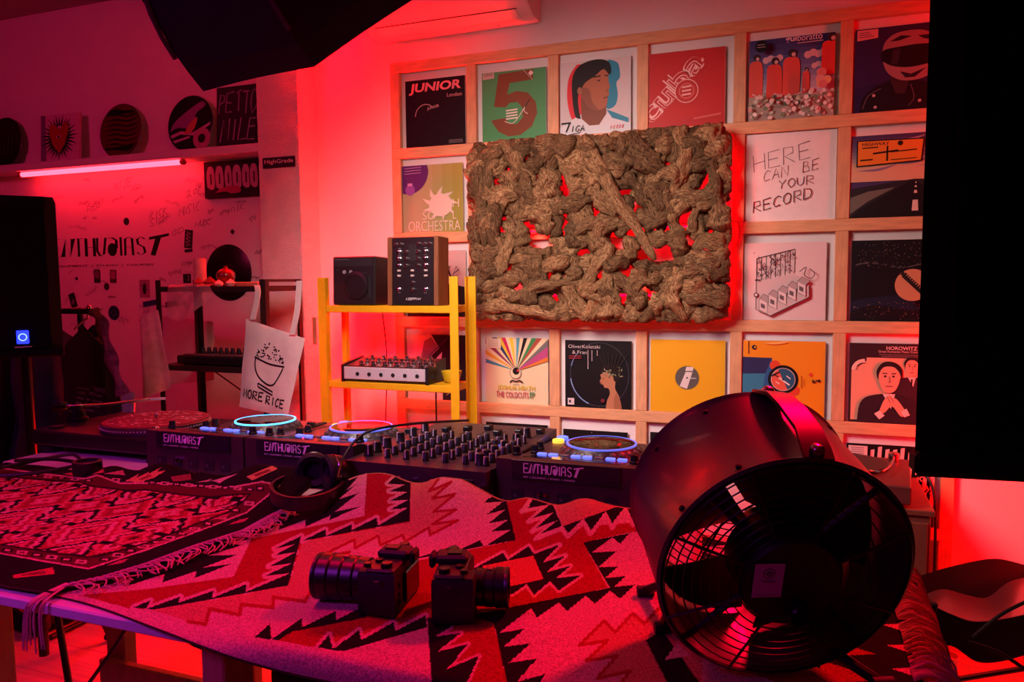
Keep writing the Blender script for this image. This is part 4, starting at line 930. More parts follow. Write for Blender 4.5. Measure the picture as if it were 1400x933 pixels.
# ------------------------------------------------------------------ yellow shelf with gear
M_yel = mat('yellow_steel', 'd9a514', 0.4, var=0.05)
M_blk = mat('black_plastic', '120e12', 0.45, var=0.1, scale=60)
M_blk2 = mat('black_satin', '1a1418', 0.35, var=0.1, scale=60)
M_blkm = mat('black_metal', '171216', 0.35, metal=0.4, var=0.1)
M_rub = mat('rubber', '0c0a0c', 0.7)
M_chrome = mat('chrome', 'c8c4c8', 0.18, metal=1.0, var=0.03)
M_silver = mat('brushed_aluminium', 'c8c4cc', 0.4, metal=0.25, var=0.05, scale=40, stretch=(1, 30, 30))
M_walnut = mat('walnut', '7c4a2c', 0.5, var=0.2, scale=8, stretch=(8, 8, 1))
M_cable = mat('cable_black', '0e0a0e', 0.5)
YF, YR = -0.45, -0.27
yx0, yx1 = -0.108, 0.53
ysh = thing('yellow_shelf', 'yellow steel shelf unit standing before the lattice behind the decks', 'shelf', (yx0, YF, 0))
for x in (yx0, yx1):
    for y in (YF, YR):
        m = MB(); s = 1 if x == yx0 else -1
        m.box(x - .018 - yx0, y - YF - .0025, 0, x + .018 - yx0, y - YF + .0025, 1.482); m.box(x + s * .018 - .0025 - yx0, y - YF, 0, x + s * .018 + .0025 - yx0, y - YF + (.028 if y == YF else -.028), 1.482)
        m.build('post', M_yel, ysh)
YS1, YS2 = 1.361, 1.030
for z in (YS1, YS2, 0.55, 0.15):
    MB().bbox(.019, .004, z - .03, yx1 - yx0 - .019, YR - YF - .004, z, .003).build('shelf_board', M_yel, ysh)
tagm = MB().bbox(-.045, -.012, 1.19, -.024, -.006, 1.31, .002).build('hanging_tag', mat('kraft_tag', '8c5c40', .7), ysh)
# compact player standing on its edge
q0 = uy(455, 417, YF + .02); q1 = uy(511, 350, YF + .02)
w, h = q1[0] - q0[0], q1[2] - YS1
t = thing('media_player', 'black compact disc player standing upright on the yellow shelf', 'media player', ((q0[0] + q1[0]) / 2, YF + .02, YS1)); t.rotation_euler = (-.04, 0, 0)
MB().bbox(-w / 2, 0, 0.002, w / 2, .115, h, .005).build('body', M_blk, t)
MB().lathe([(.058, 0), (.062, .003), (.060, .008), (.045, .010), (.043, .006)], 40, Matrix.Translation((.015, 0, .088)) @ Matrix.Rotation(PI / 2, 4, 'X')).build('jog_wheel', M_blk2, t, True)
for i, (x, z) in enumerate(((-.045, .145), (-.012, .145))): MB().lathe([(.008, 0), (.008, .004)], 14, Matrix.Translation((x, 0, z)) @ Matrix.Rotation(PI / 2, 4, 'X')).build('button', mat('grey_button', '8c8288', .4), t, True)
for i in range(4): MB().bbox(-w / 2 + .01, -.003, .06 + .03 * i, -w / 2 + .02, 0, .066 + .03 * i, .001).build('button', M_rub, t)
MB().bbox(.075, -.004, .03, .088, 0, .13, .001).build('pitch_fader', M_rub, t)
pr = Print(w, h, -.0004); pr.poly('2a2228', [(.05, .80), (.95, .80), (.95, .97), (.05, .97)]); pr.line('6c5c60', [(.05, .94), (.4, .94)], .012); pr.line('5c4c54', [(.25, .66), (.8, .66)], .008); pr.line('5c4c54', [(.08, .72), (.16, .72)], .008)
pr.build('panel_print', M_print, t)
# rotary mixer with walnut cheeks
q0 = uy(530, 417, YF + .015); q1 = uy(598, 323, YF + .015); w, h = q1[0] - q0[0], q1[2] - YS1
t = thing('rotary_mixer', 'black rotary mixer with walnut side cheeks standing upright on the yellow shelf', 'mixer', ((q0[0] + q1[0]) / 2, YF + .015, YS1)); t.rotation_euler = (-.035, 0, 0)
MB().bbox(-w / 2 + .022, 0, 0.002, w / 2 - .022, .095, h, .003).build('body', M_blk2, t)
for s in (-1, 1): MB().bbox(min(s * w / 2, s * (w / 2 - .0215)), -.003, 0, max(s * w / 2, s * (w / 2 - .0215)), .098, h + .002, .003).build('side_cheek', M_walnut, t)
def knob_prof(r, hh): return [(r * 1.15, 0), (r * 1.15, hh * .25), (r, hh * .3), (r * .85, hh), (r * .8, hh * 1.02)]
FX = Matrix.Rotation(PI / 2, 4, 'X'); iw = w - .05
kn_me = {}
def knob(parent, loc, r, hh, m, rot=None, name='knob', key=None):
    k = (name, r, hh, m.name)
    if k not in kn_me: o = MB().lathe(knob_prof(r, hh), 14).build(name, m, parent, True); kn_me[k] = o.data
    else: o = link(kn_me[k], name, parent)
    o.location = loc
    if rot is not None: o.rotation_euler = rot
    return o
RX = (PI / 2, 0, 0)
for u, v, big in [(-.40, .90, 0), (-.29, .90, 0), (.16, .90, 0), (.30, .90, 0), (.42, .90, 0)] + [(u, v, b) for v in (.79, .69, .59) for u, b in ((-.33, 1), (-.15, 0), (.14, 0), (.33, 1))] + [(.0, .34, 0), (.0, .24, 0), (-.34, .24, 1), (.33, .24, 1)]:
    knob(t, (u * iw, -.0002, v * h), .0085 if big else .0062, .014, M_chrome, RX)
for v in (.515, .44):
    for u in (-.33, 0, .33): MB().bbox(u * iw - .008, -.005, v * h - .004, u * iw + .008, 0, v * h + .004, .001).build('push_button', mat('ivory_button', 'b8a8a4', .4), t)
pr = Print(w, h, -.0004)
for i in range(5): pr.line('4c444c', [(.44 + .03 * i, .66), (.44 + .03 * i, .90)], .006)
for u, v, _ in [(-.33, .84, 0), (.33, .84, 0), (-.33, .74, 0), (.33, .74, 0), (-.34, .19, 0), (.33, .19, 0)]: pr.line('8c8488', [(.5 + u * .77 - .03, v), (.5 + u * .77 + .03, v)], .007)
hand(pr, 'd0c8cc', 'IZEFFMN', .36, .085, .30, .03, .008, lean=.3)
pr.build('panel_print', M_print, t)
for sx in (-1, 1):
    for z in (.03, .97): MB().lathe([(.004, 0), (.003, .002)], 8, Matrix.Translation((sx * iw * .47, 0, z * h)) @ FX).build('screw', M_chrome, t)
# silver mixer lying on the lower board
q0 = uy(467, 525, YF + .005); q1 = uy(586, 500, YF + .005); w = q1[0] - q0[0]; h = .082
t = thing('silver_mixer', 'silver-fronted desktop mixer with rows of chrome knobs on the lower yellow shelf board', 'mixer', ((q0[0] + q1[0]) / 2, YF + .005, YS2)); dp = .165
cs = [(-.002, 0), (dp, 0), (dp, .098), (.03, .080), (-.002, .074)]
def cheek(x0, x1): 
    m = MB(); n = len(cs); m.add([(x, y, z) for x in (x0, x1) for y, z in cs], [tuple(range(n)), tuple(range(2 * n - 1, n - 1, -1))] + [(i, n + i, n + (i + 1) % n, (i + 1) % n) for i in range(n)]); return m
MB().bbox(-w / 2 + .016, .002, .004, w / 2 - .016, dp - .004, .070, .003).build('body', M_blk2, t)
MB().add([(-w / 2 + .016, .001, .067), (w / 2 - .016, .001, .067), (w / 2 - .016, dp - .005, .094), (-w / 2 + .016, dp - .005, .094), (-w / 2 + .016, .001, .06), (w / 2 - .016, .001, .06), (w / 2 - .016, dp - .005, .06), (-w / 2 + .016, dp - .005, .06)], [(0, 1, 2, 3), (7, 6, 5, 4), (0, 4, 5, 1), (1, 5, 6, 2), (2, 6, 7, 3), (3, 7, 4, 0)]).build('top_panel', mat('dark_panel', '3a2a2c', .4), t)
for s in (-1, 1): cheek(s * w / 2, s * (w / 2 - .0155)).build('side_cheek', M_blk, t)
MB().bbox(-w / 2 + .016, -.004, .012, w / 2 - .016, .0015, .066, .002).build('front_panel', M_silver, t)
for i in range(7):
    x = -w / 2 + .085 + i * (.058 if i < 6 else .060); MB().lathe([(.0085, 0), (.0085, .003), (.006, .0032), (.006, .001)], 14, Matrix.Translation((x, -.004, .036)) @ FX).build('jack', M_rub, t)
for r_ in range(3):
    for i in range(7):
        if r_ and i == 6: continue
        x = -w / 2 + .085 + i * .058; y = .03 + .045 * r_; knob(t, (x, y, .0675 + .027 * (y / dp) + .0015), .0105, .018, M_chrome)
o = MB().lathe([(.02, 0), (.034, .010), (.045, .05), (.042, .05), (.03, .012), (.0, .009)], 26, cap=False).build('bowl', mat('yellow_glaze', 'c8b020', .3), None, True); o.location = (yx1 - .066, YR - .075, YS2 + .0005)
tag(o, 'small yellow bowl on the lower yellow shelf board beside the silver mixer', 'bowl')
o = MB().tube(smoothpts([(.06, -.3135, 1.43), (.06, -.24, 1.42), (.05, -.20, 1.3), (.065, -.2, 1.1), (.05, -.2, .7), (.06, -.2, .2), (.09, -.22, .0045)]), .003, 6).build('power_cable', M_cable, None, True); tag(o, 'thin black cable hanging behind the yellow shelf', 'cable')
c2 = MB().tube(smoothpts([(.33, -.278, 1.09), (.335, -.235, 1.06), (.33, -.23, .92), (.33, -.22, .7), (.36, -.21, .3), (.38, -.22, .0045)]), .004, 6).build('power_cable', M_cable, None, True); tag(c2, 'black cable dropping from under the silver mixer', 'cable')

# ------------------------------------------------------------------ dark metal rack by the pillar
RF, RR = -0.55, -0.29; rx0, rx1 = -0.93, -0.342
M_rack = mat('rack_steel', '2a1c1c', 0.5, metal=0.3)
rk = thing('metal_rack', 'dark angle-iron rack with two levels standing before the pillar', 'rack', ((rx0 + rx1) / 2, (RF + RR) / 2, 0)); cx, cy = (rx0 + rx1) / 2, (RF + RR) / 2
for x in (rx0, rx1):
    for y in (RF, RR):
        m = MB(); s = 1 if x == rx0 else -1; s2 = 1 if y == RF else -1
        m.box(x - cx - .014, y - cy - .002, 0, x - cx + .014, y - cy + .002, 1.478); m.box(x - cx - s * .014 - .002, y - cy, 0, x - cx - s * .014 + .002, y - cy + s2 * .025, 1.478); m.build('post', M_rack, rk)
for z in (1.448, 1.085, .6):
    for y in (RF, RR): MB().box(rx0 - cx + .014, y - cy - .004, z - .024, rx1 - cx - .014, y - cy + .004, z).build('beam', M_rack, rk)
    for x in (rx0, rx1): MB().box(x - cx - .006, RF - cy + .004, z - .024, x - cx + .006, RR - cy - .004, z).build('side_rail', M_rack, rk)
    MB().box(rx0 - cx + .008, RF - cy + .006, z - .006, rx1 - cx - .008, RR - cy - .006, z - .001).build('shelf_board', mat('rack_board', '4a2a2a', .6), rk)
MB().box(rx1 - cx - .008, RF - cy, 1.466, rx1 - cx + .008, RR - cy, 1.478).build('top_rail', M_rack, rk)
MB().tube([(rx0 - cx + .02, RR - cy + .008, 1.05), (rx1 - cx - .02, RR - cy + .008, .75)], .004, 6).build('brace', M_rack, rk)
TZ = 1.448
# candle and ornaments on top
def stand(name, label, cat, mb, m, px, y, z, smooth=True, group=None):
    o = mb.build(name, m, None, smooth); o.location = (uy(px, 385, y)[0], y, z + .0005); return tag(o, label, cat, group)
stand('pillar_candle', 'thick pale pillar candle on top of the dark metal rack', 'candle', MB().lathe([(.026, 0), (.029, .004), (.029, .125), (.025, .132), (.008, .128), (.002, .128)], 24), mat('wax', 'd8a8a4', .5), 274, -.40, TZ)
go = MB().lathe([(.018, 0), (.020, .008), (.034, .02), (.043, .042), (.040, .062), (.026, .076), (.012, .080), (.008, .09), (.004, .092)], 18)
stand('glass_ornament', 'round dark red glass ornament on the metal rack', 'ornament', go, mat('red_glass', '6c1418', .12, coat=.5), 309, -.42, TZ)
def gem(s, seed):
    r = random.Random(seed); m = MB(); n = 6
    vs = [(s * .5 * math.cos(2 * PI * i / n) * r.uniform(.7, 1.1), s * .5 * math.sin(2 * PI * i / n) * r.uniform(.7, 1.1), 0) for i in range(n)] + [(s * .62 * math.cos(2 * PI * (i + .5) / n) * r.uniform(.8, 1.1), s * .62 * math.sin(2 * PI * (i + .5) / n), s * .4) for i in range(n)] + [(0, 0, s * r.uniform(.75, .95))]
    m.add(vs, [tuple(range(n - 1, -1, -1))] + [f for i in range(n) for f in ((i, (i + 1) % n, n + i), ((i + 1) % n, n + (i + 1) % n, n + i), (n + i, n + (i + 1) % n, 2 * n))]); return m
for k, (px, s, c, lb) in enumerate(((272, .046, '9c3c3c', 'dark red faceted stone at the foot of the candle'), (287, .05, '7c2828', 'dark faceted stone right of the candle on the rack'), (299, .036, 'd8b0a8', 'pale faceted stone before the glass ornament'), (315, .040, 'd0a89c', 'pale faceted stone at the right of the glass ornament'))):
    stand('faceted_stone', lb, 'stone', gem(s, k), mat('stone_' + c, c, .25), px, -.49, TZ, False, 'faceted stones on the rack')
stand('paper_box', 'flat orange box at the right end of the rack top', 'box', MB().bbox(-.06, -.04, 0, .06, .04, .018, .002), mat('orange_card', 'c06850', .6), 345, -.47, TZ, False)
# plastic film over the rack's top left corner
fm = MB(); rn = random.Random(5)
def film(u, v):
    x = rx0 + .09 + u * .24; 
    if v < .45: y, z = RR - .03 - (v / .45) * (RR - RF - .0), TZ + .009 + .006 * mnoise.noise((u * 6, v * 5, 1))
    else: t_ = (v - .45) / .55; y, z = RF - .03 - .012 * math.sin(u * 9 + t_ * 3), TZ + .009 - t_ * (.10 + .06 * math.sin(u * 3 + 1)) - .004
    return (x, y, z)
fm.grid(film, 22, 22)
M_film = mat('thin_film', 'd8a8b0', .3); b = M_film.node_tree.nodes['Principled BSDF']; b.inputs['Alpha'].default_value = .45
o = fm.build('plastic_film', M_film, None, True); tag(o, 'crumpled clear plastic film over the left end of the metal rack', 'plastic film')
# drum machine on the middle level
RZ = 1.085
t = thing('drum_machine', 'flat black drum machine with rows of knobs on the rack middle level', 'drum machine', (rx0 + .30, RF + .12, RZ)); 
MB().bbox(-.225, -.105, .006, .225, .105, .045, .005).build('body', M_blk2, t)
for sx in (-1, 1):
    for sy in (-1, 1): MB().lathe([(.012, -.0), (.012, .007)], 10, Matrix.Translation((sx * .19, sy * .08, 0))).build('foot', M_rub, t)
for r_ in range(2):
    for i in range(12): knob(t, (-.195 + i * .0355, .035 + .04 * r_, .0452), .010, .022, M_blk)
for i in range(16): MB().bbox(-.205 + i * .0258, -.085, .0445, -.185 + i * .0258, -.055, .050, .002).build('step_key', mat('step_key', '5c3c3c', .5), t)
pr = Print(.42, .03, 0)
# tote bag hanging from the rack's right corner
def panel_mesh(corners, ny, nx_, fold, thick, seed):
    a, b, c, d = [Vector(q) for q in corners]; m = MB()   # a top-left b top-right c bottom-right d bottom-left
    def fn(u, v, side):
        p = (a * (1 - u) + b * u) * (1 - v) + (d * (1 - u) + c * u) * v
        f = fold * (mnoise.noise((u * 3.2, v * 2.0, seed)) + .6 * math.sin(u * 9 + seed) * v)
        e = thick * (1 - (2 * u - 1) ** 6) * (1 - (2 * v - 1) ** 8)
        return (p.x, p.y + f - side * e, p.z)
    m.grid(lambda u, v: fn(u, v, 1), nx_, ny); m.grid(lambda u, v: fn(1 - u, v, -1), nx_, ny); return m, fn
M_cotton = mat('cotton_canvas', 'dcc4bc', 0.85, var=0.05, scale=20, bump=0.25, bscale=350)
TY = RF - .035
cn = [uy(336, 436, TY), uy(417, 463, TY), uy(394, 572, TY - .02), uy(327, 556, TY - .02)]
# the fabric's upper edge sags between the straps
tb = thing('tote_bag', 'pale cotton tote bag with a rice bowl drawing hung on the dark rack', 'tote bag', tuple(cn[3])); base = Vector(cn[3])
m, tf = panel_mesh([Vector(q) - base for q in cn], 26, 22, .010, .010, 3.0)
m.build('bag_body', M_cotton, tb, True)
for (p0, p1, p2) in (((345, 437), (352, 405), (351, 390)), ((399, 458), (406, 425), (409, 384))):
    pts = smoothpts([Vector(uy(p0[0], p0[1], TY - .012)) - base, Vector(uy(p1[0], p1[1], TY - .004)) - base, Vector(uy(p2[0], p2[1], TY + .012)) - base], 6)
    s = MB(); n = len(pts)
    s.add([(p_.x + dx, p_.y + dy, p_.z) for p_ in pts for dx, dy in ((-.014, 0), (.014, 0), (.014, .003), (-.014, .003))], [(4 * i + k, 4 * i + (k + 1) % 4, 4 * i + 4 + (k + 1) % 4, 4 * i + 4 + k) for i in range(n - 1) for k in range(4)])
    s.build('strap', M_cotton, tb)
bp = Print(1, 1); K = '2a1416'
bp.line(K, smooth2([(.27, .62), (.28, .50), (.36, .40), (.52, .34), (.64, .36), (.72, .48), (.76, .58)]), .022); bp.line(K, smooth2([(.25, .62), (.50, .58), (.78, .60)]), .022)
bp.line(K, [(.36, .33), (.64, .27), (.65, .23), (.37, .29), (.36, .33)], .02)
rr = random.Random(4)
for i in range(60):
    x = rr.uniform(.28, .74); y = .62 + rr.random() * .19 * (1 - ((x - .5) / .26) ** 2); a = rr.uniform(0, PI)
    bp.line(K, [(x, y), (x + .03 * math.cos(a), y + .022 * math.sin(a))], .014)
hand(bp, K, 'MORE', .10, .13, .38, .10, .024, gap=.35); hand(bp, K, 'RICE', .54, .11, .36, .10, .024, gap=.35)
vs = []
for a, _, b in bp.m.v:
    u, v = min(max(a + .5, 0), 1), 1 - b; q = tf(u, v, 1); vs.append((q[0], q[1] - .0015, q[2]))
bp.m.v = vs; bp.build('bag_drawing', M_print, tb)
# white bag at the rack's left end and a cloth bag behind
for nm, lb, cn_, sd in (('paper_bag', 'pale folded carrier bag hanging at the left end of the dark rack', [uy(191, 432, RF - .03), uy(216, 424, RF - .03), uy(236, 530, RF - .04), uy(194, 546, RF - .04)], 8.0), ('cloth_bag', 'white cloth bag hanging behind the drum machine against the wall', [uy(222, 432, RR + .05), uy(292, 440, RR + .05), uy(292, 520, RR + .05), uy(216, 528, RR + .05)], 5.0)):
    base = Vector(cn_[3]); m, _ = panel_mesh([Vector(q) - base for q in cn_], 18, 14, .012, .008, sd); o = m.build(nm, M_cotton if nm == 'cloth_bag' else mat('paper_white', 'e0ccc8', .7), None, True); o.location = base; tag(o, lb, 'bag')

# ------------------------------------------------------------------ clothes rail and garments at the far left
CY = -1.02
rail0 = uy(70, 428, CY); rail1 = uy(131, 426, CY); RLZ = rail1[2]
cr = thing('clothes_rail', 'black clothes rail behind the left loudspeaker', 'clothes rail', (rail1[0] - .45, CY, 0))
MB().tube([(-.75, 0, RLZ), (.45, 0, RLZ)], .012, 10).build('crossbar', M_blkm, cr, True)
for x in (-.72, .22): MB().tube([(x, .12, .026), (x, .12, RLZ)], .012, 10).build('upright', M_blkm, cr, True); MB().tube([(x, .12, RLZ), (x, 0, RLZ)], .011, 10).build('bracket', M_blkm, cr, True); MB().tube([(x, -.10, .013), (x, .34, .013)], .012, 10).build('foot_bar', M_blkm, cr, True)
def garment(label, dx, wid, top, bot, c, seed, turn=PI / 2):
    x = uy(120, 440, CY)[0] + dx; t = thing('garment', label, 'garment', (x, CY, bot), turn, 'garments on the clothes rail')
    def fn(u, v):
        a = 2 * PI * u; z = top - (top - bot) * v
        wv = wid * (.30 + .70 * min(1, (v / .10)) ** .6) * (1 + .12 * v)
        f = 1 + .14 * math.sin(a * 7 + seed) * (.3 + v) + .25 * mnoise.noise((math.cos(a) * 2, v * 3, seed))
        return (math.cos(a) * wv * .5 * f, math.sin(a) * (.028 + (.045 if turn < 1 else .012) * v) * f, z - bot - (abs(math.cos(a)) ** 2) * .05 * (1 - v))
    MB().grid(fn, 44, 22, closed_u=True).build('cloth', mat('cloth_' + c, c, .9, var=.25, scale=14, bump=.2), t, True)
    h0 = top - bot
    MB().tube(smoothpts([(-wid * .3, 0, h0 - .02), (-wid * .12, 0, h0 + .012), (0, 0, h0 + .03), (0, 0, RLZ - bot + .005), (.012, 0, RLZ - bot + .025), (.02, 0, RLZ - bot)]), .004, 6).build('hanger', M_chrome, t, True)
    return t
gz = RLZ - .055
JACKET = garment('dark navy jacket at the right end of the clothes rail', 0, .26, gz, .62, '14101c', 1.0, 0)
garment('blue cotton shirt hanging next to the navy jacket', -.205, .34, gz - .01, .60, '1c2050', 2.0)
garment('black coat hanging between the blue shirt and the floral dress', -.305, .34, gz, .55, '0e0a10', 3.3)
garment('red floral dress at the left end of the clothes rail', -.42, .34, gz - .03, .50, '5c1c2c', 4.1)
# patterned scarf over the jacket, pale sleeve and lettering
sp = [uy(126, 424, CY - .075), uy(138, 440, CY - .10), uy(152, 490, CY - .115), uy(168, 540, CY - .12)]
s = MB(); pts = smoothpts(sp, 7); n = len(pts)
s.add([(p_.x + dx * (.7 + .3 * math.sin(i)), p_.y + dy, p_.z + dx * .3) for i, p_ in enumerate(pts) for dx, dy in ((-.036, 0), (0, -.012), (.036, 0), (0, .012))], [(4 * i + k, 4 * i + (k + 1) % 4, 4 * i + 4 + (k + 1) % 4, 4 * i + 4 + k) for i in range(n - 1) for k in range(4)])
o = s.build('scarf', mat('scarf_weave', '8c4450', .9, var=.5, scale=60), None, True); tag(o, 'rose patterned scarf draped diagonally over the navy jacket', 'scarf')
cn_ = [uy(166, 530, CY - .02), uy(184, 538, CY - .02), uy(185, 575, CY - .02), uy(168, 580, CY - .02)]; base = Vector(cn_[3]); m, _ = panel_mesh([Vector(q) - base for q in cn_], 10, 8, .008, .012, 2.0)
o = m.build('pale_cloth', mat('cloth_grey', '8c7c98', .9), None, True); o.location = base; tag(o, 'small pale cloth hanging at the hem of the navy jacket', 'cloth')
q0 = uy(107, 566, CY - .135); q1 = uy(144, 527, CY - .135)
pr = Print(q1[0] - q0[0], q1[2] - q0[2], 0)
pr.text('8c707c', 'TOKYO', .58, .80, .40, .14, rot=-.12, bold=.01); pr.text('8c707c', 'NEW', .42, .66, .26, .11, rot=-.12, bold=.01)
for y_, segs in ((.84, ((.0, .5),)), (.70, ((.08, .36), (.74, .95))), (.52, ((.05, .34), (.40, .55), (.62, .95))), (.36, ((.05, .25), (.36, .60), (.72, .92))), (.20, ((.08, .25), (.45, .7)))):
    for a_, b_ in segs:
        k_ = a_
        while k_ < b_ - .03: pr.line('8c707c', [(k_, y_ - k_ * .1), (k_ + .035, y_ + .07 - k_ * .1)], .022); pr.line('8c707c', [(k_ + .01, y_ + .04 - k_ * .1), (k_ + .05, y_ + .03 - k_ * .1)], .018); k_ += .07
o = pr.build('jacket_lettering', M_print, JACKET); o.location = Vector(((q0[0] + q1[0]) / 2, CY - .135, q0[2])) - JACKET.location

# ------------------------------------------------------------------ the decks' table
GZ = 0.945
M_ttop = mat('table_white', 'c8bcc0', 0.5, var=0.05)
M_timber = mat('timber', '9c7050', 0.65, var=0.18, scale=7, stretch=(7, 7, 1))
dt = thing('deck_table', 'long white-topped table carrying the row of decks and the mixer', 'table', (.55, -1.42, 0))
MB().bbox(-.89, -.33, GZ - .03, 1.35, .33, GZ, .004).build('tabletop', M_ttop, dt)
for x in (-.52, .35, 1.25):
    for y in (-.27, .27): MB().bbox(x - .035, y - .022, 0, x + .035, y + .022, GZ - .031, .003).build('leg', M_timber, dt)
for y in (-.27, .27): MB().bbox(-.56, y - .046 if y < 0 else y + .0225, .31, 1.29, y - .0225 if y < 0 else y + .046, .39, .003).build('stretcher', M_timber, dt)
M_jogtop = mat('jog_gloss', '0c0a0e', 0.08, coat=.6)
M_grey = mat('deck_grey', '2c2428', 0.4)
M_blue = emit_mat('blue_led', (0.10, 0.16, 1.0), 1.6)
M_lblue = emit_mat('jog_ring_led', (0.14, 0.20, 1.0), 0.7)
M_amber = emit_mat('amber_led', (1.0, 0.5, 0.05), 1.5)
M_deck = mat('deck_top', '3c2c30', 0.36, var=.1)
CH = .118
def player(label, x, y, ring):
    t = thing('media_player', label, 'media player', (x, y, GZ), 0, 'club media players')
    W2, D = .1645, .453
    # body: raised screen hood at the near (rear) end, sloping deck toward the far side
    prof = [(0, .012), (0, .118), (.022, .118), (.15, .096), (.16, .088), (D, .074), (D, .012)]; n = len(prof); m = MB()
    m.add([(sx, yy, zz) for sx in (-W2, W2) for yy, zz in prof], [tuple(range(n - 1, -1, -1)), tuple(range(n, 2 * n))] + [(i, (i + 1) % n, n + (i + 1) % n, n + i) for i in range(n)])
    m.build('body', M_deck, t)
    for sx in (-1, 1):
        for yy in (.05, D - .05): MB().lathe([(.02, 0), (.017, .0125)], 14, Matrix.Translation((sx * .12, yy, 0))).build('foot', M_rub, t)
    sc = MB(); sc.add([(-.115, .032, .1172), (.115, .032, .1172), (.115, .142, .0983), (-.115, .142, .0983)], [(0, 1, 2, 3)]); sc.build('screen', mat('screen_dark', '0a0c14', .1), t)
    jz = .083; jy = .285
    J = thing_part('jog_wheel', t, (0.01, jy, jz - .006))
    MB().lathe([(.109, 0), (.109, .006), (.100, .016), (.090, .026), (.088, .028)], 56).build('jog_skirt', M_grey, J, True)
    MB().lathe([(.0895, .0262), (.0895, .0300), (.0845, .0305), (.0845, .028)], 56, cap=False).build('light_ring', ring, J, True)
    MB().lathe([(.0845, .026), (.0845, .0298), (.082, .0302), (.03, .0300)], 56).build('jog_top', M_jogtop, J, True)
    dm = MB().lathe([(.0085, 0), (.0075, .0022), (.004, .003)], 12).build('finger_dimple', mat('dimple', '4a4044', .35), J, True)
    for k in range(24):
        a = 2 * PI * k / 24; o = dm if k == 0 else link(dm.data, 'finger_dimple', J)
        o.location = (.0975 * math.cos(a), .0975 * math.sin(a), .0172); o.rotation_euler = (0, .75, a)
    for i in range(8):
        MB().bbox(-.118 + i * .0285, .150, .094, -.096 + i * .0285, .164, .0995, .001).build('cue_button', M_blue if i not in (2, 5) else mat('unlit_button', '5c4a58', .4), t)
    for x_, y_ in ((-.14, .2), (-.14, .24), (.145, .18), (.14, .07), (-.14, .07)): knob(t, (x_, y_, .088 if y_ > .15 else .112), .010, .02, M_blk)
    for yy in (.38, .42): MB().lathe([(.016, 0), (.016, .008), (.014, .009)], 20, Matrix.Translation((-.135, yy, .078))).build('play_button', M_amber if yy < .4 else M_blue, t, True)
    MB().bbox(.130, .27, .081, .150, .40, .086, .001).build('pitch_slot', M_rub, t); MB().bbox(.128, .325, .086, .152, .34, .098, .002).build('pitch_fader', M_blk, t)
    # name plate on the back of the hood
    s = MB().bbox(-.125, -.006, .074, .125, -.0005, .119, .001).build('name_plate', mat('plate_black', '141020', .4), t)
    pr = Print(.25, .045, -.0063); wordmark(pr, 'e4d8e4', .12, .38, .56, .46); pr.build('plate_lettering', M_print, s).location.z = .074
    pr = Print(.32, .07, -.0006)
    for i in range(5): pr.poly('2a2228', [(.1 + .17 * i, .3), (.2 + .17 * i, .3), (.2 + .17 * i, .7), (.1 + .17 * i, .7)]); pr.circ('4c444c', .13 + .17 * i, .5, .014, n=10)
    pr.build('rear_panel_print', M_print, t, kind='stuff')
    for i in range(2): MB().lathe([(.005, 0), (.005, .01)], 10, Matrix.Translation((-.06 + .016 * i, 0, .045)) @ FX).build('rear_jack', M_chrome, t)
    return t
def thing_part(name, parent, loc):
    o = bpy.data.objects.new(name, None); col.objects.link(o); o.parent = parent; o.location = loc; return o
NY = -1.70
xA = uz(268, 592, GZ + CH)[0]; xB = uz(386, 601, GZ + CH)[0]; xC = uz(775, 632, GZ + CH)[0]
xB = max(xB, xA + .335)
M_cyan = emit_mat('jog_ring_bright', (0.06, 0.45, 1.0), 3.0)
player('black club media player with a bright blue ring, first of three next to the turntable', xA, NY, M_cyan)
player('black club media player with a dim ring, between the bright-ringed player and the mixer', xB, NY, M_lblue)
player('black club media player at the right of the mixer, behind the fan', xC, NY, M_lblue)
# six-channel mixer
mxl, mxr = xB + .17, xC - .17; mw = min(.447, mxr - mxl); mx = (mxl + mxr) / 2; MY = -1.745
t = thing('club_mixer', 'wide black six-channel mixer crowded with knobs between the media players', 'mixer', (mx, MY, GZ)); MZ = .094; MD = .52
prof = [(0.004, .014), (-.0, .055), (.0, MZ), (MD, MZ + .002), (MD, .014)]; n = len(prof); m = MB()
m.add([(sx * mw / 2, yy, zz) for sx in (-1, 1) for yy, zz in prof], [tuple(range(n - 1, -1, -1)), tuple(range(n, 2 * n))] + [(i, (i + 1) % n, n + (i + 1) % n, n + i) for i in range(n)]); m.build('body', M_deck, t)
for sx in (-1, 1):
    for yy in (.06, MD - .06): MB().lathe([(.02, 0), (.017, .0145)], 14, Matrix.Translation((sx * mw * .4, yy, 0))).build('foot', M_rub, t)
def cap_knob(parent, x, y, z, r, hh, stripe=True):
    k = ('cap', r, hh)
    if k not in kn_me:
        o = MB().lathe([(r * 1.1, 0), (r * 1.05, .004), (r, .005), (r * .86, hh), (r * .75, hh + .001)], 12).build('knob', M_blk, parent, True); kn_me[k] = o.data
        s_ = MB().bbox(-.0014, -r * 1.08, hh * .2, .0014, -r * .5, hh + .0018, .0004).build('pointer', mat('pointer_white', 'e8d8d8', .4), o); kn_me[k + (1,)] = s_.data
    else: o = link(kn_me[k], 'knob', parent); link(kn_me[k + (1,)], 'pointer', o)
    o.location = (x, y, z); o.rotation_euler = (0, 0, random.uniform(-1.0, .4))
random.seed(12)
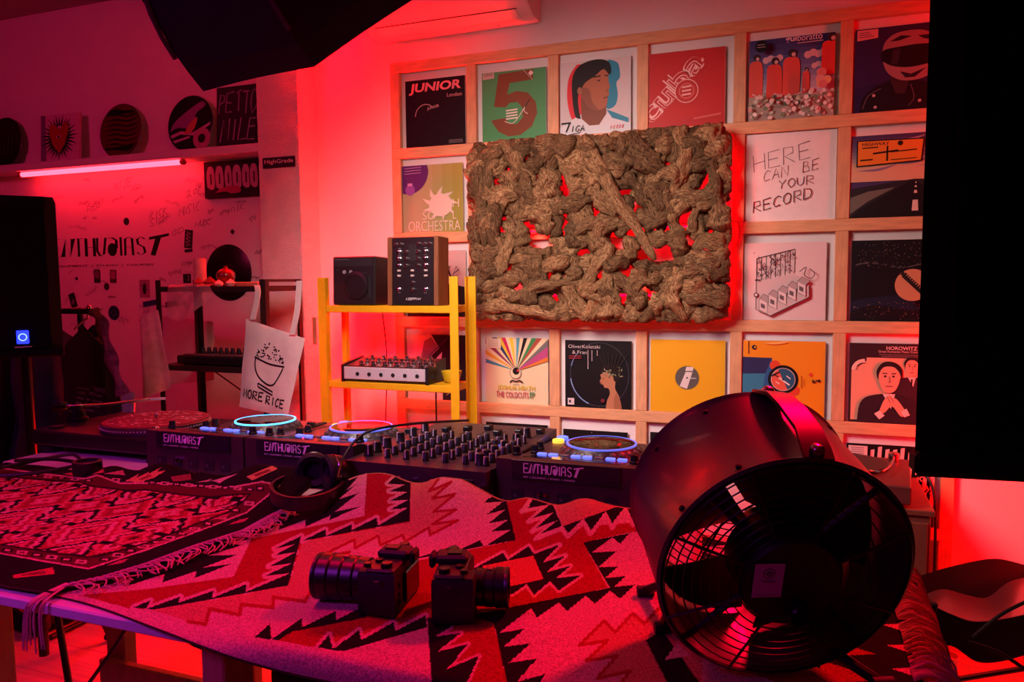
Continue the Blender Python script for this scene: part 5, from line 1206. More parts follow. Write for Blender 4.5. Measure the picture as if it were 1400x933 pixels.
for c in range(6):
    x = -mw / 2 + .085 + c * .052
    for r_ in range(8):
        y = .055 + r_ * .036
        cap_knob(t, x, y, MZ + .0004, .0088 if r_ else .0075, .021)
    MB().bbox(x - .0015, .36, MZ + .0012, x + .0015, .44, MZ + .0022, .0002).build('fader_slot', M_rub, t); MB().bbox(x - .009, .39 + .03 * (c % 3) - .02, MZ + .002, x + .009, .40 + .03 * (c % 3), MZ + .016, .002).build('fader_cap', M_blk, t)
for x, rows in ((-mw / 2 + .03, (.06, .10, .15, .22, .29, .36)), (mw / 2 - .04, (.06, .10, .15, .21, .30, .38))):
    for y in rows: cap_knob(t, x, y, MZ + .0004, .0115, .027)
for i in range(6): MB().bbox(mw / 2 - .075 + .0 * i, .10 + .03 * i, MZ + .0004, mw / 2 - .062, .115 + .03 * i, MZ + .004, .001).build('lit_button', M_blue if i % 2 else M_amber, t)
MB().bbox(-mw / 2 + .05, .27, MZ + .0010, -mw / 2 + .072, .33, MZ + .0022, .0003).build('display', emit_mat('display_glow', (.12, .16, .5), 1.2), t)
pr = MB()
for c in range(7):
    x = -mw / 2 + .059 + c * .052; pr.box(x - .0006, .03, MZ + .0004, x + .0006, .44, MZ + .0008)
pr.build('panel_lines', mat('panel_line', '6c5458', .5), t)
for i in range(16):
    MB().lathe([(.0055, 0), (.0055, .012), (.003, .012), (.003, .004)], 10, Matrix.Translation((-mw / 2 + .06 + i * .0215, 0, .062 - .020 * (i % 2))) @ FX).build('rear_jack', M_chrome if i % 4 else mat('jack_red', '9c2030', .4), t, True)
MB().bbox(mw / 2 - .075, -.004, .03, mw / 2 - .03, 0, .075, .002).build('power_inlet', M_rub, t)
# turntable at the left end
pc = uz(214, 572, GZ + .098); tl = uz(66, 583, GZ + .072)
PR = .158
tx0 = tl[0]; tx1 = min(pc[0] + PR + .012, xA - .1655); pc[0] = min(pc[0], tx1 - PR - .010); ty0 = tl[1]; ty1 = pc[1] + PR + .02
ty0 = min(ty0, pc[1] - PR - .012)
t = thing('turntable', 'black turntable with a red spotted slipmat at the left end of the decks', 'turntable', (pc[0], pc[1], GZ)); P0 = Vector((pc[0], pc[1], GZ))
MB().bbox(tx0 - P0.x, ty0 - P0.y, .026, tx1 - P0.x, ty1 - P0.y, .072, .006).build('plinth', M_blk2, t)
for x in (tx0 - P0.x + .04, tx1 - P0.x - .04):
    for y in (ty0 - P0.y + .04, ty1 - P0.y - .04): MB().lathe([(.03, 0), (.03, .018), (.022, .0265)], 18, Matrix.Translation((x, y, 0))).build('foot', M_rub, t, True)
MB().lathe([(PR * .985, .0725), (PR, .078), (PR, .092), (PR * .98, .094)], 64).build('platter', mat('platter_alu', '6c5c60', .3, metal=.7), t, True)
ds = MB().lathe([(.0022, 0), (.0022, .002)], 6).v
dots = MB(); 
for k in range(96): dots.box(PR * math.cos(k * PI / 48) - .002, PR * math.sin(k * PI / 48) - .002, .082, PR * math.cos(k * PI / 48) + .002, PR * math.sin(k * PI / 48) + .002, .086)
dots.build('strobe_dots', mat('strobe', 'b8a8ac', .4), t, kind='stuff')
sm = Print(1, 1); rr = random.Random(3); mp_ = MB(); mp_.lathe([(PR * .965, .0942), (PR * .965, .0965)], 64, c='8c1c2c')
for i in range(150):
    a = rr.uniform(0, 2 * PI); d = PR * .93 * math.sqrt(rr.random()); x, y = d * math.cos(a), d * math.sin(a); L = rr.uniform(.006, .016); b = rr.uniform(-.5, .9); w_ = rr.uniform(.002, .0045); z_ = .0967 + .00001 * i
    if math.hypot(x, y) + L > PR * .95: continue
    mp_.add([(x + L * math.cos(b), y + L * math.sin(b), z_), (x - w_ * math.sin(b), y + w_ * math.cos(b), z_), (x - L * math.cos(b), y - L * math.sin(b), z_), (x + w_ * math.sin(b), y - w_ * math.cos(b), z_)], [(0, 1, 2, 3)], rr.choice(['e8a0a4', 'd87c84', 'f0b8b8', '5c1020']))
mp_.build('slipmat', attr_mat('slipmat_print', .8), t)
MB().lathe([(.0036, .096), (.0036, .112), (.002, .114)], 10).build('spindle', M_chrome, t, True)
ap = Vector(uz(105, 562, GZ + .105)) - P0; ap.z = .072
MB().lathe([(.034, .0), (.034, .012), (.026, .016), (.026, .034), (.017, .036), (.017, .050), (.012, .052)], 28, Matrix.Translation(ap)).build('arm_base', M_blkm, t, True)
a1 = Vector(uz(205, 546, GZ + .115)) - P0
pts = smoothpts([ap + Vector((-.05, -.012, .048)), ap + Vector((0, 0, .050)), ap + (a1 - ap) * .35 + Vector((0, 0, .028)), ap + (a1 - ap) * .75 + Vector((0, .012, .010)), a1 + Vector((0, 0, .0))], 6)
MB().tube(pts, .0052, 10).build('tonearm', M_chrome, t, True)
cwd = (pts[0] - pts[3]).normalized(); MB().tube([pts[0] - cwd * .01, pts[0] + cwd * .028], .016, 18).build('counterweight', M_blkm, t, True)
hd = (pts[-1] - pts[-3]).normalized(); hs = MB(); hs.bar(pts[-1], pts[-1] + hd * .05 + Vector((0, 0, -.004)), .015, .008); hs.build('headshell', mat('headshell', 'c8b0b8', .4), t)
MB().lathe([(.010, 0), (.010, .03), (.006, .034)], 12, Matrix.Translation((tx1 - P0.x - .03, ty0 - P0.y + .03, .072))).build('target_lamp', M_chrome, t, True)
MB().lathe([(.022, 0), (.022, .006)], 18, Matrix.Translation((tx0 - P0.x + .05, ty0 - P0.y + .05, .072))).build('start_button', M_blk, t)
# cables across the decks
cb = MB().tube(smoothpts([uz(462, 655, 1.03), uy(470, 625, -1.77), uz(500, 592, GZ + .155), uz(560, 580, GZ + .16), uz(640, 575, GZ + .12)]), .0035, 7).build('headphone_cable', M_cable, None, True); tag(cb, 'black headphone cable arching from the rug over the mixer', 'cable')

# ------------------------------------------------------------------ front table
FT = 0.948; TYF, TYB = -2.437, -1.778; TXL, TXR = -0.30, 2.015
ft = thing('front_table', 'white-edged table on timber trestle legs under the two rugs', 'table', ((TXL + TXR) / 2, (TYF + TYB) / 2, 0)); ox, oy = (TXL + TXR) / 2, (TYF + TYB) / 2
MB().bbox(TXL - ox, TYF - oy, FT - .020, TXR - ox, TYB - oy, FT, .003).build('tabletop', M_ttop, ft)
for x in (-.262, 1.035, 1.90):
    for y in (TYF + .06, TYB - .07): MB().bbox(x - .022 - ox, y - .034 - oy, 0, x + .022 - ox, y + .034 - oy, FT - .0205, .003).build('leg', M_timber, ft)
for x in (-.262, 1.035, 1.90): MB().bbox(x - .0218 - ox, TYF + .095 - oy, .56, x + .0218 - ox, TYB - .105 - oy, .63, .003).build('stretcher', M_timber, ft)

# ------------------------------------------------------------------ woven rugs: one coloured cell per knot
def inside(px, py, poly):
    n = len(poly); res = np.zeros(px.shape, bool); j = n - 1
    for i in range(n):
        xi, yi = poly[i]; xj, yj = poly[j]
        if yi != yj: res ^= ((yi > py) != (yj > py)) & (px < (xj - xi) * (py - yi) / (yj - yi) + xi)
        j = i
    return res
def near_line(px, py, pts, wd):
    res = np.zeros(px.shape, bool)
    for (x0, y0), (x1, y1) in zip(pts[:-1], pts[1:]):
        dx, dy = x1 - x0, y1 - y0; L = dx * dx + dy * dy + 1e-9; t = np.clip(((px - x0) * dx + (py - y0) * dy) / L, 0, 1)
        res |= (px - x0 - t * dx) ** 2 + (py - y0 - t * dy) ** 2 < (wd / 2) ** 2
    return res
M_rug = attr_mat('wool_weave', 0.95, spec=0.05, bump=0.6, bscale=330, heather=0.62)
def rug_mesh(name, X, Y, Z, colors, parent, thick=0.004):
    """X, Y, Z: (nv, nu) vertex arrays; colors: (nv-1, nu-1, 3) linear"""
    nv, nu = X.shape; V = np.stack([X, Y, Z], -1).reshape(-1, 3); idx = np.arange(nv * nu).reshape(nv, nu)
    Q = np.stack([idx[:-1, :-1], idx[:-1, 1:], idx[1:, 1:], idx[1:, :-1]], -1).reshape(-1, 4)
    C = colors.reshape(-1, 3)
    # a turned-down border gives the sheet its thickness
    per = np.concatenate([idx[0, :], idx[1:, -1], idx[-1, -2::-1], idx[-2:0:-1, 0]]); low = V[per].copy(); low[:, 2] -= thick; o = len(V); V = np.concatenate([V, low]); n = len(per); k = np.arange(n)
    S = np.stack([per, o + k, o + (k + 1) % n, per[(k + 1) % n]], -1); Q = np.concatenate([Q, S]); C = np.concatenate([C, np.tile(np.array(lin('4a2a26')), (n, 1))])
    me = bpy.data.meshes.new(name); me.vertices.add(len(V)); me.vertices.foreach_set('co', V.astype(np.float32).ravel())
    me.loops.add(len(Q) * 4); me.loops.foreach_set('vertex_index', Q.astype(np.int32).ravel()); me.polygons.add(len(Q)); me.polygons.foreach_set('loop_start', np.arange(0, len(Q) * 4, 4, dtype=np.int32)); me.polygons.foreach_set('loop_total', np.full(len(Q), 4, np.int32))
    me.update(); me.validate(clean_customdata=False)
    at = me.color_attributes.new('Col', 'FLOAT_COLOR', 'CORNER'); buf = np.ones((len(Q), 4, 4), np.float32); buf[..., :3] = C[:, None, :]; at.data.foreach_set('color', buf.ravel())
    me.polygons.foreach_set('use_smooth', [True] * len(me.polygons)); me.materials.append(M_rug)
    return link(me, name, parent)
def edge_z(pxpts, ye):
    q = np.array([uy(a, b, ye) for a, b in pxpts]); o = np.argsort(q[:, 0]); return q[o, 0], q[o, 2]
def sm(t): t = np.clip(t, 0, 1); return t * t * (3 - 2 * t)
def chaikin(x, z, n=2):
    for _ in range(n):
        a = np.stack([x, z], -1); q = a[:-1] * .75 + a[1:] * .25; r = a[:-1] * .25 + a[1:] * .75; b = np.empty((2 * len(q), 2)); b[0::2] = q; b[1::2] = r; x, z = np.r_[x[0], b[:, 0], x[-1]], np.r_[z[0], b[:, 1], z[-1]]
    return x, z
CR, RD, DK, TN, OR = 'c89a8e', '9c1624', '1b1018', 'bd7a5c', 'c05a40'
# ---- red zigzag rug
EA = [(380, 690), (440, 672), (477, 655), (500, 647), (530, 645), (562, 660), (580, 661), (600, 653), (625, 652), (650, 664), (690, 686), (712, 681), (725, 680), (757, 691), (770, 691), (799, 679), (830, 689), (866, 695), (905, 700), (960, 712)]
YE = -1.782
ex, ez = chaikin(*edge_z(EA, YE))
nu, nv = 640, 300
xs = np.linspace(0.50, 2.02, nu); ys = np.linspace(-2.47, YE, nv); X, Y = np.meshgrid(xs, ys)
ze = np.interp(xs, ex, ez, left=.956, right=.962)
b0 = .9525
Z = b0 + (np.clip(ze, .954, 1.03)[None, :] - b0) * sm((Y + 2.02) / (YE + 2.02)) ** 1.3
hang = sm((xs - .98) / .25)
drop = np.clip((-2.425 - Y) / .045, 0, 1)
Z = Z - .030 * drop ** 2 * hang[None, :]
Y2 = np.where(Y < -2.425, -2.425 + (Y + 2.425) * (1 - .55 * drop * hang[None, :]), Y)
# left part of the front hem stops short of the table edge
sh = .055 * (1 - sm((xs - .72) / .42)); Y2 = Y2 + sh[None, :] * np.clip((-2.25 - Y) / .22, 0, 1)
Z = Z + .0012 * np.sin(X * 23 + Y * 17) * (Y > -2.40)
ctr = lambda A: (A[:-1, :-1] + A[1:, 1:]) / 2
px, py = project(np.stack([ctr(X), ctr(Y2), ctr(Z)], -1))
COL = np.tile(np.array(lin(CR)), px.shape + (1,)).reshape(px.shape + (3,))
def paint(c, m): COL[m] = lin(c)
def P(c, pts): paint(c, inside(px, py, pts))
def Ln(c, pts, w): paint(c, near_line(px, py, pts, w))
zz1 = [(599, 650), (599, 656), (587, 672), (617, 659), (591, 682), (622, 676), (593, 700), (624, 697), (591, 717), (626, 712), (588, 732), (586, 722), (554, 741), (550, 732), (520, 746), (517, 733), (485, 750), (485, 738), (448, 756), (440, 762)]
zz2 = [(425, 809), (417, 823), (374, 817), (373, 831), (330, 827), (328, 841), (287, 833), (281, 854), (257, 850)]
P(TN, [(562, 648)] + zz1 + zz2 + [(205, 834), (394, 801), (412, 741), (560, 714)])
P(TN, [(757, 685), (775, 670), (830, 670), (841, 694), (769, 720)])
P(RD, [(110, 814), (200, 806), (319, 789), (344, 737), (498, 706), (502, 640), (562, 640), (561, 714), (413, 741), (394, 801), (205, 834), (175, 832)])
d2 = [(128, 805), (180, 791), (176, 801), (225, 785), (222, 797), (269, 781), (266, 791), (317, 771), (276, 777), (324, 759), (285, 760), (330, 746), (278, 738), (200, 765)]
d1 = [(330, 740), (345, 737), (383, 716), (381, 725), (418, 711), (417, 721), (452, 705), (450, 712), (492, 693), (458, 700), (491, 674), (463, 683), (488, 662), (473, 671), (490, 652), (477, 657), (470, 640), (380, 680)]
P(DK, d2); P(DK, d1)
d3 = [(413, 740), (445, 724), (446, 733), (481, 717), (481, 725), (515, 708), (517, 719), (557, 695), (533, 697), (558, 684), (533, 685), (557, 673), (532, 672), (554, 663), (530, 662), (541, 652), (541, 640), (562, 640), (560, 713)]
d4 = [(182, 831), (206, 821), (200, 833), (247, 816), (243, 825), (292, 808), (290, 818), (337, 799), (336, 810), (397, 784), (362, 788), (400, 770), (367, 775), (405, 755), (375, 760), (405, 744), (375, 751), (412, 733), (394, 801), (210, 834)]
Ln(CR, d3[:16], 7.5); Ln(CR, d4[:18], 8); P(DK, d3); P(DK, d4)
Ln(RD, zz1, 3.6); Ln(RD, zz2, 5); Ln(RD, [(440, 762), (478, 755), (430, 790), (425, 809)], 4)
P(RD, [(566, 768), (705, 739), (693, 687), (693, 670), (728, 670), (768, 722), (866, 715), (900, 712), (900, 720), (797, 742), (831, 804), (690, 835), (660, 836), (600, 846), (582, 845), (434, 886), (381, 876), (400, 864), (500, 845), (520, 800)])
d6 = [(566, 764), (600, 754), (623, 745), (628, 752), (656, 739), (662, 748), (698, 725), (672, 727), (695, 711), (668, 716), (691, 697), (665, 704), (688, 686), (661, 688), (672, 679), (680, 672), (693, 672), (693, 687), (705, 739), (566, 765)]
P(DK, d6)
d8t = [(728, 682), (713, 700), (747, 691), (722, 714), (752, 703), (727, 727), (758, 715), (732, 737), (768, 723), (776, 734), (798, 714), (807, 731), (828, 704), (837, 722), (855, 695), (865, 718), (880, 700)]
Ln(CR, d8t, 6); P(DK, [(729, 681), (747, 675), (757, 693), (769, 720), (841, 694), (866, 690), (890, 690), (880, 703), (865, 712), (856, 691), (837, 716), (828, 699), (808, 726), (798, 709), (777, 729), (769, 719), (738, 731), (762, 712), (733, 722), (757, 701), (728, 709), (752, 690), (722, 695)])
sq = [(730, 758), (765, 745), (741, 770), (773, 760), (747, 783), (780, 774), (760, 791), (794, 787), (764, 808), (752, 795), (730, 814), (720, 799), (702, 812), (660, 825), (640, 800), (648, 778), (660, 771), (688, 756), (694, 766), (723, 747), (730, 758)]
Ln(CR, sq, 7); P(DK, sq); P(OR, [(660, 774), (729, 760), (743, 792), (703, 801), (660, 806)])
d6b = [(348, 872), (369, 853), (371, 875), (413, 846), (413, 858), (459, 836), (460, 848), (505, 825), (500, 845), (400, 864), (381, 876)]
P(DK, d6b)
d10 = [(434, 886), (450, 868), (455, 888), (491, 862), (494, 876), (538, 851), (541, 863), (582, 842), (584, 858), (469, 891)]
Ln(CR, d10[:8], 9); P(DK, d10)
P(CR, [(469, 891), (584, 858), (592, 917), (592, 960), (440, 960)])
P(RD, [(584, 845), (672, 840), (693, 933), (700, 960), (600, 960), (592, 917)])
d11 = [(584, 845), (620, 845), (616, 858), (594, 871), (630, 866), (597, 892), (640, 881), (612, 915), (655, 897), (636, 940), (630, 960), (592, 960)]
Ln(CR, d11[2:10], 7); P(DK, d11)
d12 = [(640, 842), (834, 804), (797, 742), (867, 728), (900, 722), (880, 722), (860, 730), (848, 744), (837, 735), (809, 756), (843, 754), (818, 776), (845, 775), (827, 791), (856, 788), (839, 803), (868, 800), (848, 819), (834, 808), (813, 826), (801, 815), (775, 836), (764, 824), (734, 845), (726, 832), (682, 866), (718, 860), (688, 885), (726, 880), (695, 907), (734, 901), (706, 933), (745, 922), (722, 960), (699, 960), (675, 852)]
P(DK, d12)
l2 = [(903, 830), (881, 853), (865, 839), (841, 865), (826, 849), (792, 883), (831, 876), (802, 904), (844, 897), (816, 928), (862, 918), (835, 950)]
P(TN, l2 + [(1000, 960), (960, 830)]); Ln(RD, l2, 4.5)
P(DK, [(883, 876), (905, 862), (975, 960), (925, 960)]); P(CR, [(908, 903), (926, 880), (945, 897)])
# beyond the fan the motif simply repeats as stripes
wx, wy = ctr(X), ctr(Y2); right = (px > 960)
zig = ((wx - 1.75) * 3.2 + np.abs(((wy * 14) % 1) - .5) * .5) % 1
COL[right] = np.where((zig[right] < .45)[:, None], np.array(lin(CR)), np.where((zig[right] < .7)[:, None], np.array(lin(RD)), np.array(lin(DK))))
# woven selvedge along the far edge
COL[-3:, :] = lin('a8805e')
rugA = thing('zigzag_rug', 'red, cream and black zigzag kilim spread over the right of the front table', 'rug', (0, 0, 0))
rug_mesh('weave', X, Y2, Z, COL, rugA)

# ---- dark-bordered rug at the left
EB = [(-60, 622), (0, 628), (60, 635), (100, 645), (123, 649), (139, 637), (158, 632), (179, 639), (193, 640), (202, 635), (217, 630), (234, 631), (257, 639), (277, 647), (310, 651), (320, 646), (346, 635), (380, 630), (406, 637), (430, 652)]
YB = -1.784
ex, ez = chaikin(*edge_z(EB, YB))
TS = [(88, 803), (130, 794), (190, 776), (260, 750), (330, 728), (370, 706), (432, 676)]
tw = np.array([uz(a, b, .962) for a, b in TS]); tw = tw[np.argsort(tw[:, 1])]
nu, nv = 420, 300
us = np.linspace(0, 1, nu); ys = np.linspace(-2.425, YB, nv); Uu, Y = np.meshgrid(us, ys)
XR = np.interp(ys, tw[:, 1], tw[:, 0]); X = -.27 + (XR[:, None] + .27) * Uu
ze = np.interp(X, ex, ez, left=.96, right=.99)
b1 = .9605
Z = b1 + (np.clip(ze, .964, 1.02) - b1) * sm((Y + 1.98) / (YB + 1.98)) ** 1.3 + .0012 * np.sin(X * 31 + Y * 11)
Z = np.where(X < .44, np.minimum(Z, np.maximum(Z - .007 * sm((.50 - X) / .06), .9535)), Z)
px, py = project(np.stack([ctr(X), ctr(Y), ctr(Z)], -1)); wx, wy = ctr(X), ctr(Y)
BK, MR, WH = '1f1216', '5a1622', 'c88484'
COL = np.tile(np.array(lin(BK)), px.shape + (1,)).reshape(px.shape + (3,))
outer = [(-200, 722), (0, 757), (121, 778), (200, 752), (275, 725), (337, 701), (366, 678), (382, 664), (358, 659), (320, 666), (296, 666), (257, 664), (222, 661), (164, 661), (133, 650), (116, 655), (42, 646), (0, 640), (-200, 625)]
inner = [(-200, 712), (0, 745), (79, 757), (120, 762), (135, 761), (200, 743), (265, 718), (311, 701), (329, 689), (342, 676), (320, 677), (286, 680), (251, 677), (200, 670), (174, 671), (125, 665), (108, 659), (77, 658), (0, 651), (-200, 636)]
P(MR, outer); Ln(WH, outer, 2.2)
# little boxes in the border band
def box_row(a, b, n, wpx, hpx, k=[0]):
    for i in range(n):
        t = (i + .5) / n; x = a[0] + (b[0] - a[0]) * t; y = a[1] + (b[1] - a[1]) * t; k[0] += 1
        q = [(x - wpx / 2, y + hpx * .35), (x + wpx / 2 - 2, y + hpx * .5), (x + wpx / 2, y - hpx * .35), (x - wpx / 2 + 2, y - hpx * .5)]
        P(BK if k[0] % 2 else WH, q); P(WH if k[0] % 2 else ('7c2c34' if k[0] % 4 else BK), [(x + (c - x) * .5, y + (d - y) * .5) for c, d in q])
box_row((0, 751), (121, 770), 6, 17, 6); box_row((135, 768), (275, 721), 8, 17, 6); box_row((275, 721), (350, 684), 4, 15, 7); box_row((366, 668), (345, 668), 1, 13, 8)
box_row((150, 656), (350, 670), 12, 13, 5); box_row((20, 648), (130, 658), 6, 13, 4)
field = inside(px, py, inner)
# stepped lozenges
fx = np.floor(wx / .0045) * .0045; fy = np.floor(wy / .006) * .006
cw, ch = .125, .15
r_ = np.floor(fy / ch); gx = fx + (r_ % 2) * cw / 2; du = np.abs((gx / cw) % 1 - .5) * 2; dv = np.abs((fy / ch) % 1 - .5) * 2
dd_ = du + dv * .9 + .22 * np.abs(((fy / .03) % 1) - .5)
pal = [np.array(lin(c)) for c in ('45101a', 'a82434', 'c85a64', '7a1826', '1b0c12', 'd08086', '8c1c2c')]
lev = np.floor(dd_ * 5.2).astype(int); cid = (np.floor(gx / cw) * 3 + r_ * 5).astype(int)
FC = np.zeros(px.shape + (3,))
for L in range(12):
    m = lev == L
    for k in range(3):
        mm = m & (cid % 3 == k); FC[mm] = pal[[[0, 1, 2, 3, 5, 1, 2, 4, 5, 1, 2, 4], [4, 2, 5, 1, 2, 3, 5, 4, 1, 2, 5, 4], [1, 5, 2, 6, 1, 2, 4, 5, 2, 1, 4, 2]][k][L]]
m = (np.abs((gx / (cw / 2)) % 1 - .5) < .22) & (np.abs((fy / (ch / 2)) % 1 - .5) < .12) & (cid % 2 == 0); FC[m] = pal[4]
COL[field] = FC[field]; Ln('2a1016', inner, 2.4)
# motifs in the dark outer border
for q, c in (([(17, 787), (72, 776), (75, 785), (19, 791)], 'c03444'), ([(337, 652), (345, 657), (380, 641), (372, 637)], 'c88858'), ([(86, 648), (140, 640), (143, 646), (105, 652)], 'b85050')):
    P(c, q); cx_, cy_ = np.mean(q, 0); P('7c2c30', [(cx_ + (a - cx_) * .6, cy_ + (b - cy_) * .5) for a, b in q])
P('c88858', [(172, 658), (190, 648), (186, 654), (205, 645), (200, 650), (222, 638), (214, 646), (228, 643), (206, 656), (212, 653), (190, 660)]); P('8c3c34', [(190, 655), (205, 649), (208, 651), (194, 657)])
P('8c4040', [(234, 652), (260, 648), (262, 656), (236, 659)]); P('c89898', [(268, 660), (290, 655), (284, 659), (325, 648), (308, 656), (300, 661), (292, 658)]); P('b87070', [(142, 648), (168, 643), (171, 650)])
for a, b in ((215, 742), (255, 726), (300, 706), (160, 768), (325, 712)): P('a84858', [(a - 14, b + 6), (a + 2, b - 1), (a + 16, b - 4), (a + 8, b + 2)])
COL[-2:, :] = lin('3a2824')
rugB = thing('bordered_rug', 'dark-bordered kilim with stepped red lozenges overlapping the zigzag rug at the left', 'rug', (0, 0, 0))
rug_mesh('weave', X, Y, Z, COL, rugB)
# knotted fringes
M_yarn = mat('fringe_yarn', 'b8807c', .9)
fr = MB(); rr = random.Random(17)
yy = np.linspace(-2.40, -1.86, 95)
for y in yy:
    x = float(np.interp(y, tw[:, 1], tw[:, 0])); z0 = .9655; L = rr.uniform(.03, .07); a = rr.uniform(-1.0, .8)
    p1 = (x + .008, y, z0); p2 = (x + .02 + .3 * L, y + L * .4 * math.sin(a) + rr.uniform(-.012, .012), z0 + rr.uniform(-.003, .004)); p3 = (x + .012 + L * math.cos(a) * .7, y + L * math.sin(a), .958 + rr.uniform(0, .004))
    fr.tube(smoothpts([(x - .004, y, z0 - .002), p1, p2, p3], 4), .0014, 5)
for y in np.linspace(-2.40, -1.86, 55):
    x = float(np.interp(y, tw[:, 1], tw[:, 0])) + .012; fr.tube(smoothpts([(x - .006, y, .965), (x + .002, y + .006, .969), (x + .008, y + .012, .9645)], 3), .0026, 5)
for k in range(14):   # corner tassel hanging over the table edge
    q = uz(86, 803, .962); a = rr.uniform(-.02, .02); fr.tube(smoothpts([(q[0] + a * .3, q[1] + .01, .964), (q[0] + a, TYF - .006, .955), (q[0] + a * 1.4 - .008, TYF - .012, .93), (q[0] + a * 1.8 - .012, TYF - .010, .885 + rr.uniform(-.02, .02))], 4), .0013, 5)
fr.build('fringe', M_yarn, rugB, True, kind='stuff')
fr = MB()
for i in range(170):
    y = -2.44 + .62 * rr.random(); x = 2.02; L = rr.uniform(.06, .12); dx = rr.uniform(.02, .06); dy = rr.uniform(-.03, .03)
    fr.tube(smoothpts([(x - .012, y, .956), (x + .010, y + dy * .2, .957 + rr.uniform(0, .012)), (x + dx * .8, y + dy * .6, .945), (x + dx, y + dy, .945 - L)], 4), .0018, 5)
fr.build('fringe', mat('fringe_pink', 'c88c88', .9), rugA, True, kind='stuff')

# ------------------------------------------------------------------ two cameras lying on the rug
M_cam = mat('camera_body', '100c12', 0.55, var=.15, scale=200, bump=.15, bscale=900)
M_lens = mat('lens_black', '0d0a0e', 0.35, var=.1)
RUGZ = .9535
def camera_thing(label, px_, py_, ang, lens_r, lens_l, step):
    """local +y = lens axis, +x = along the body away from the near end, origin under the body's near end"""
    q = uz(px_, py_, RUGZ); t = thing('mirrorless_camera', label, 'camera', (q[0], q[1], RUGZ), ang, 'cameras on the rug')
    bw, bd, bh = .110, .052, .076
    m = MB(); pr = [(0, -bd / 2), (.006, bd / 2 + .010), (.034, bd / 2 + .012), (.042, bd / 2), (bw, bd / 2), (bw, -bd / 2)]
    n = len(pr); m.add([(x, y, z) for z in (.0012, .006, bh - .012, bh - .006) for x, y in [(a + (.002 if z in (.0012, bh - .006) else 0) * (1 if a < bw / 2 else -1), b * (.96 if z in (.0012, bh - .006) else 1)) for a, b in pr]],
        [tuple(range(n - 1, -1, -1)), tuple(range(3 * n, 4 * n))] + [(k * n + i, k * n + (i + 1) % n, (k + 1) * n + (i + 1) % n, (k + 1) * n + i) for k in range(3) for i in range(n)])
    m.build('body', M_cam, t, 30)
    MB().bbox(.003, -bd / 2 + .003, bh - .0065, bw - .003, bd / 2 - .003, bh, .003).build('top_plate', mat('camera_top', '241c20', .4), t)
    MB().bbox(.052, -bd / 2 - .003, bh - .002, .088, bd / 2 - .004, bh + .012, .004).build('viewfinder_hump', M_cam, t)
    MB().bbox(.060, -.010, bh + .0122, .080, .012, bh + .0145, .0006).build('hot_shoe', M_blkm, t)
    MB().bbox(.055, -bd / 2 - .013, bh - .010, .085, -bd / 2 - .0035, bh + .012, .004).build('eyecup', M_rub, t)
    for x, y, r, hh in ((.018, -.008, .009, .007), (.104, -.006, .009, .008), (.038, .012, .0065, .004), (.014, .022, .006, .006)): MB().lathe([(r, 0), (r, hh * .8), (r * .9, hh)], 18, Matrix.Translation((x, y, bh + .0002))).build('dial', M_blkm, t, True)
    MB().bbox(.040, -bd / 2 - .005, .010, bw - .006, -bd / 2 - .0003, bh - .016, .002).build('screen', mat('cam_screen', '140f16', .12, coat=.4), t)
    for k in range(3): MB().lathe([(.004, 0), (.004, .002)], 10, Matrix.Translation((.022, -bd / 2, .02 + .014 * k)) @ FX).build('rear_button', M_rub, t)
    MB().tube([(-.003, 0, bh - .014), (-.007, .004, bh - .014), (-.007, -.004, bh - .014), (-.003, 0, bh - .0141)], .0014, 6).build('strap_lug', M_chrome, t)
    LX, LZ = .056, .0385; M = Matrix.Translation((LX, bd / 2, LZ)) @ Matrix.Rotation(-PI / 2, 4, 'X')
    pf = [(lens_r * .82, 0), (lens_r * .82, .008)]
    for k in range(step): a = .008 + (lens_l - .014) * k / step; b = .008 + (lens_l - .014) * (k + 1) / step; r = lens_r * (.88 + .12 * (k + 1) / step); pf += [(r * .965, a + .001), (r, a + .002), (r, b - .002), (r * .965, b - .001)]
    pf += [(lens_r * 1.0, lens_l - .005), (lens_r, lens_l), (lens_r * .88, lens_l), (lens_r * .84, lens_l - .006)]
    MB().lathe(pf, 44, M).build('lens_barrel', M_lens, t, 35)
    MB().lathe([(lens_r * .84, lens_l - .0058), (lens_r * .4, lens_l - .0035)], 40, M).build('front_glass', mat('lens_glass', '08060c', .05, coat=1), t, True)
    MB().bbox(LX - .005, bd / 2 + lens_l * .45, LZ + lens_r * .90, LX + .005, bd / 2 + lens_l * .45 + .008, LZ + lens_r * .995, .0004).build('lens_badge', mat('badge', '8c3840', .4), t)
    return t
camera_thing('black camera on the rug with its long lens pointing left', 518, 847, PI / 2 + .16, .037, .098, 4)
c2_ = camera_thing('black camera on the rug with its short lens pointing right, away from its neighbour', 614, 857, -PI / 2 + .30, .031, .060, 3)
# the second one shows the other end: mirror its body along x
for ch in c2_.children: ch.scale.x = -1

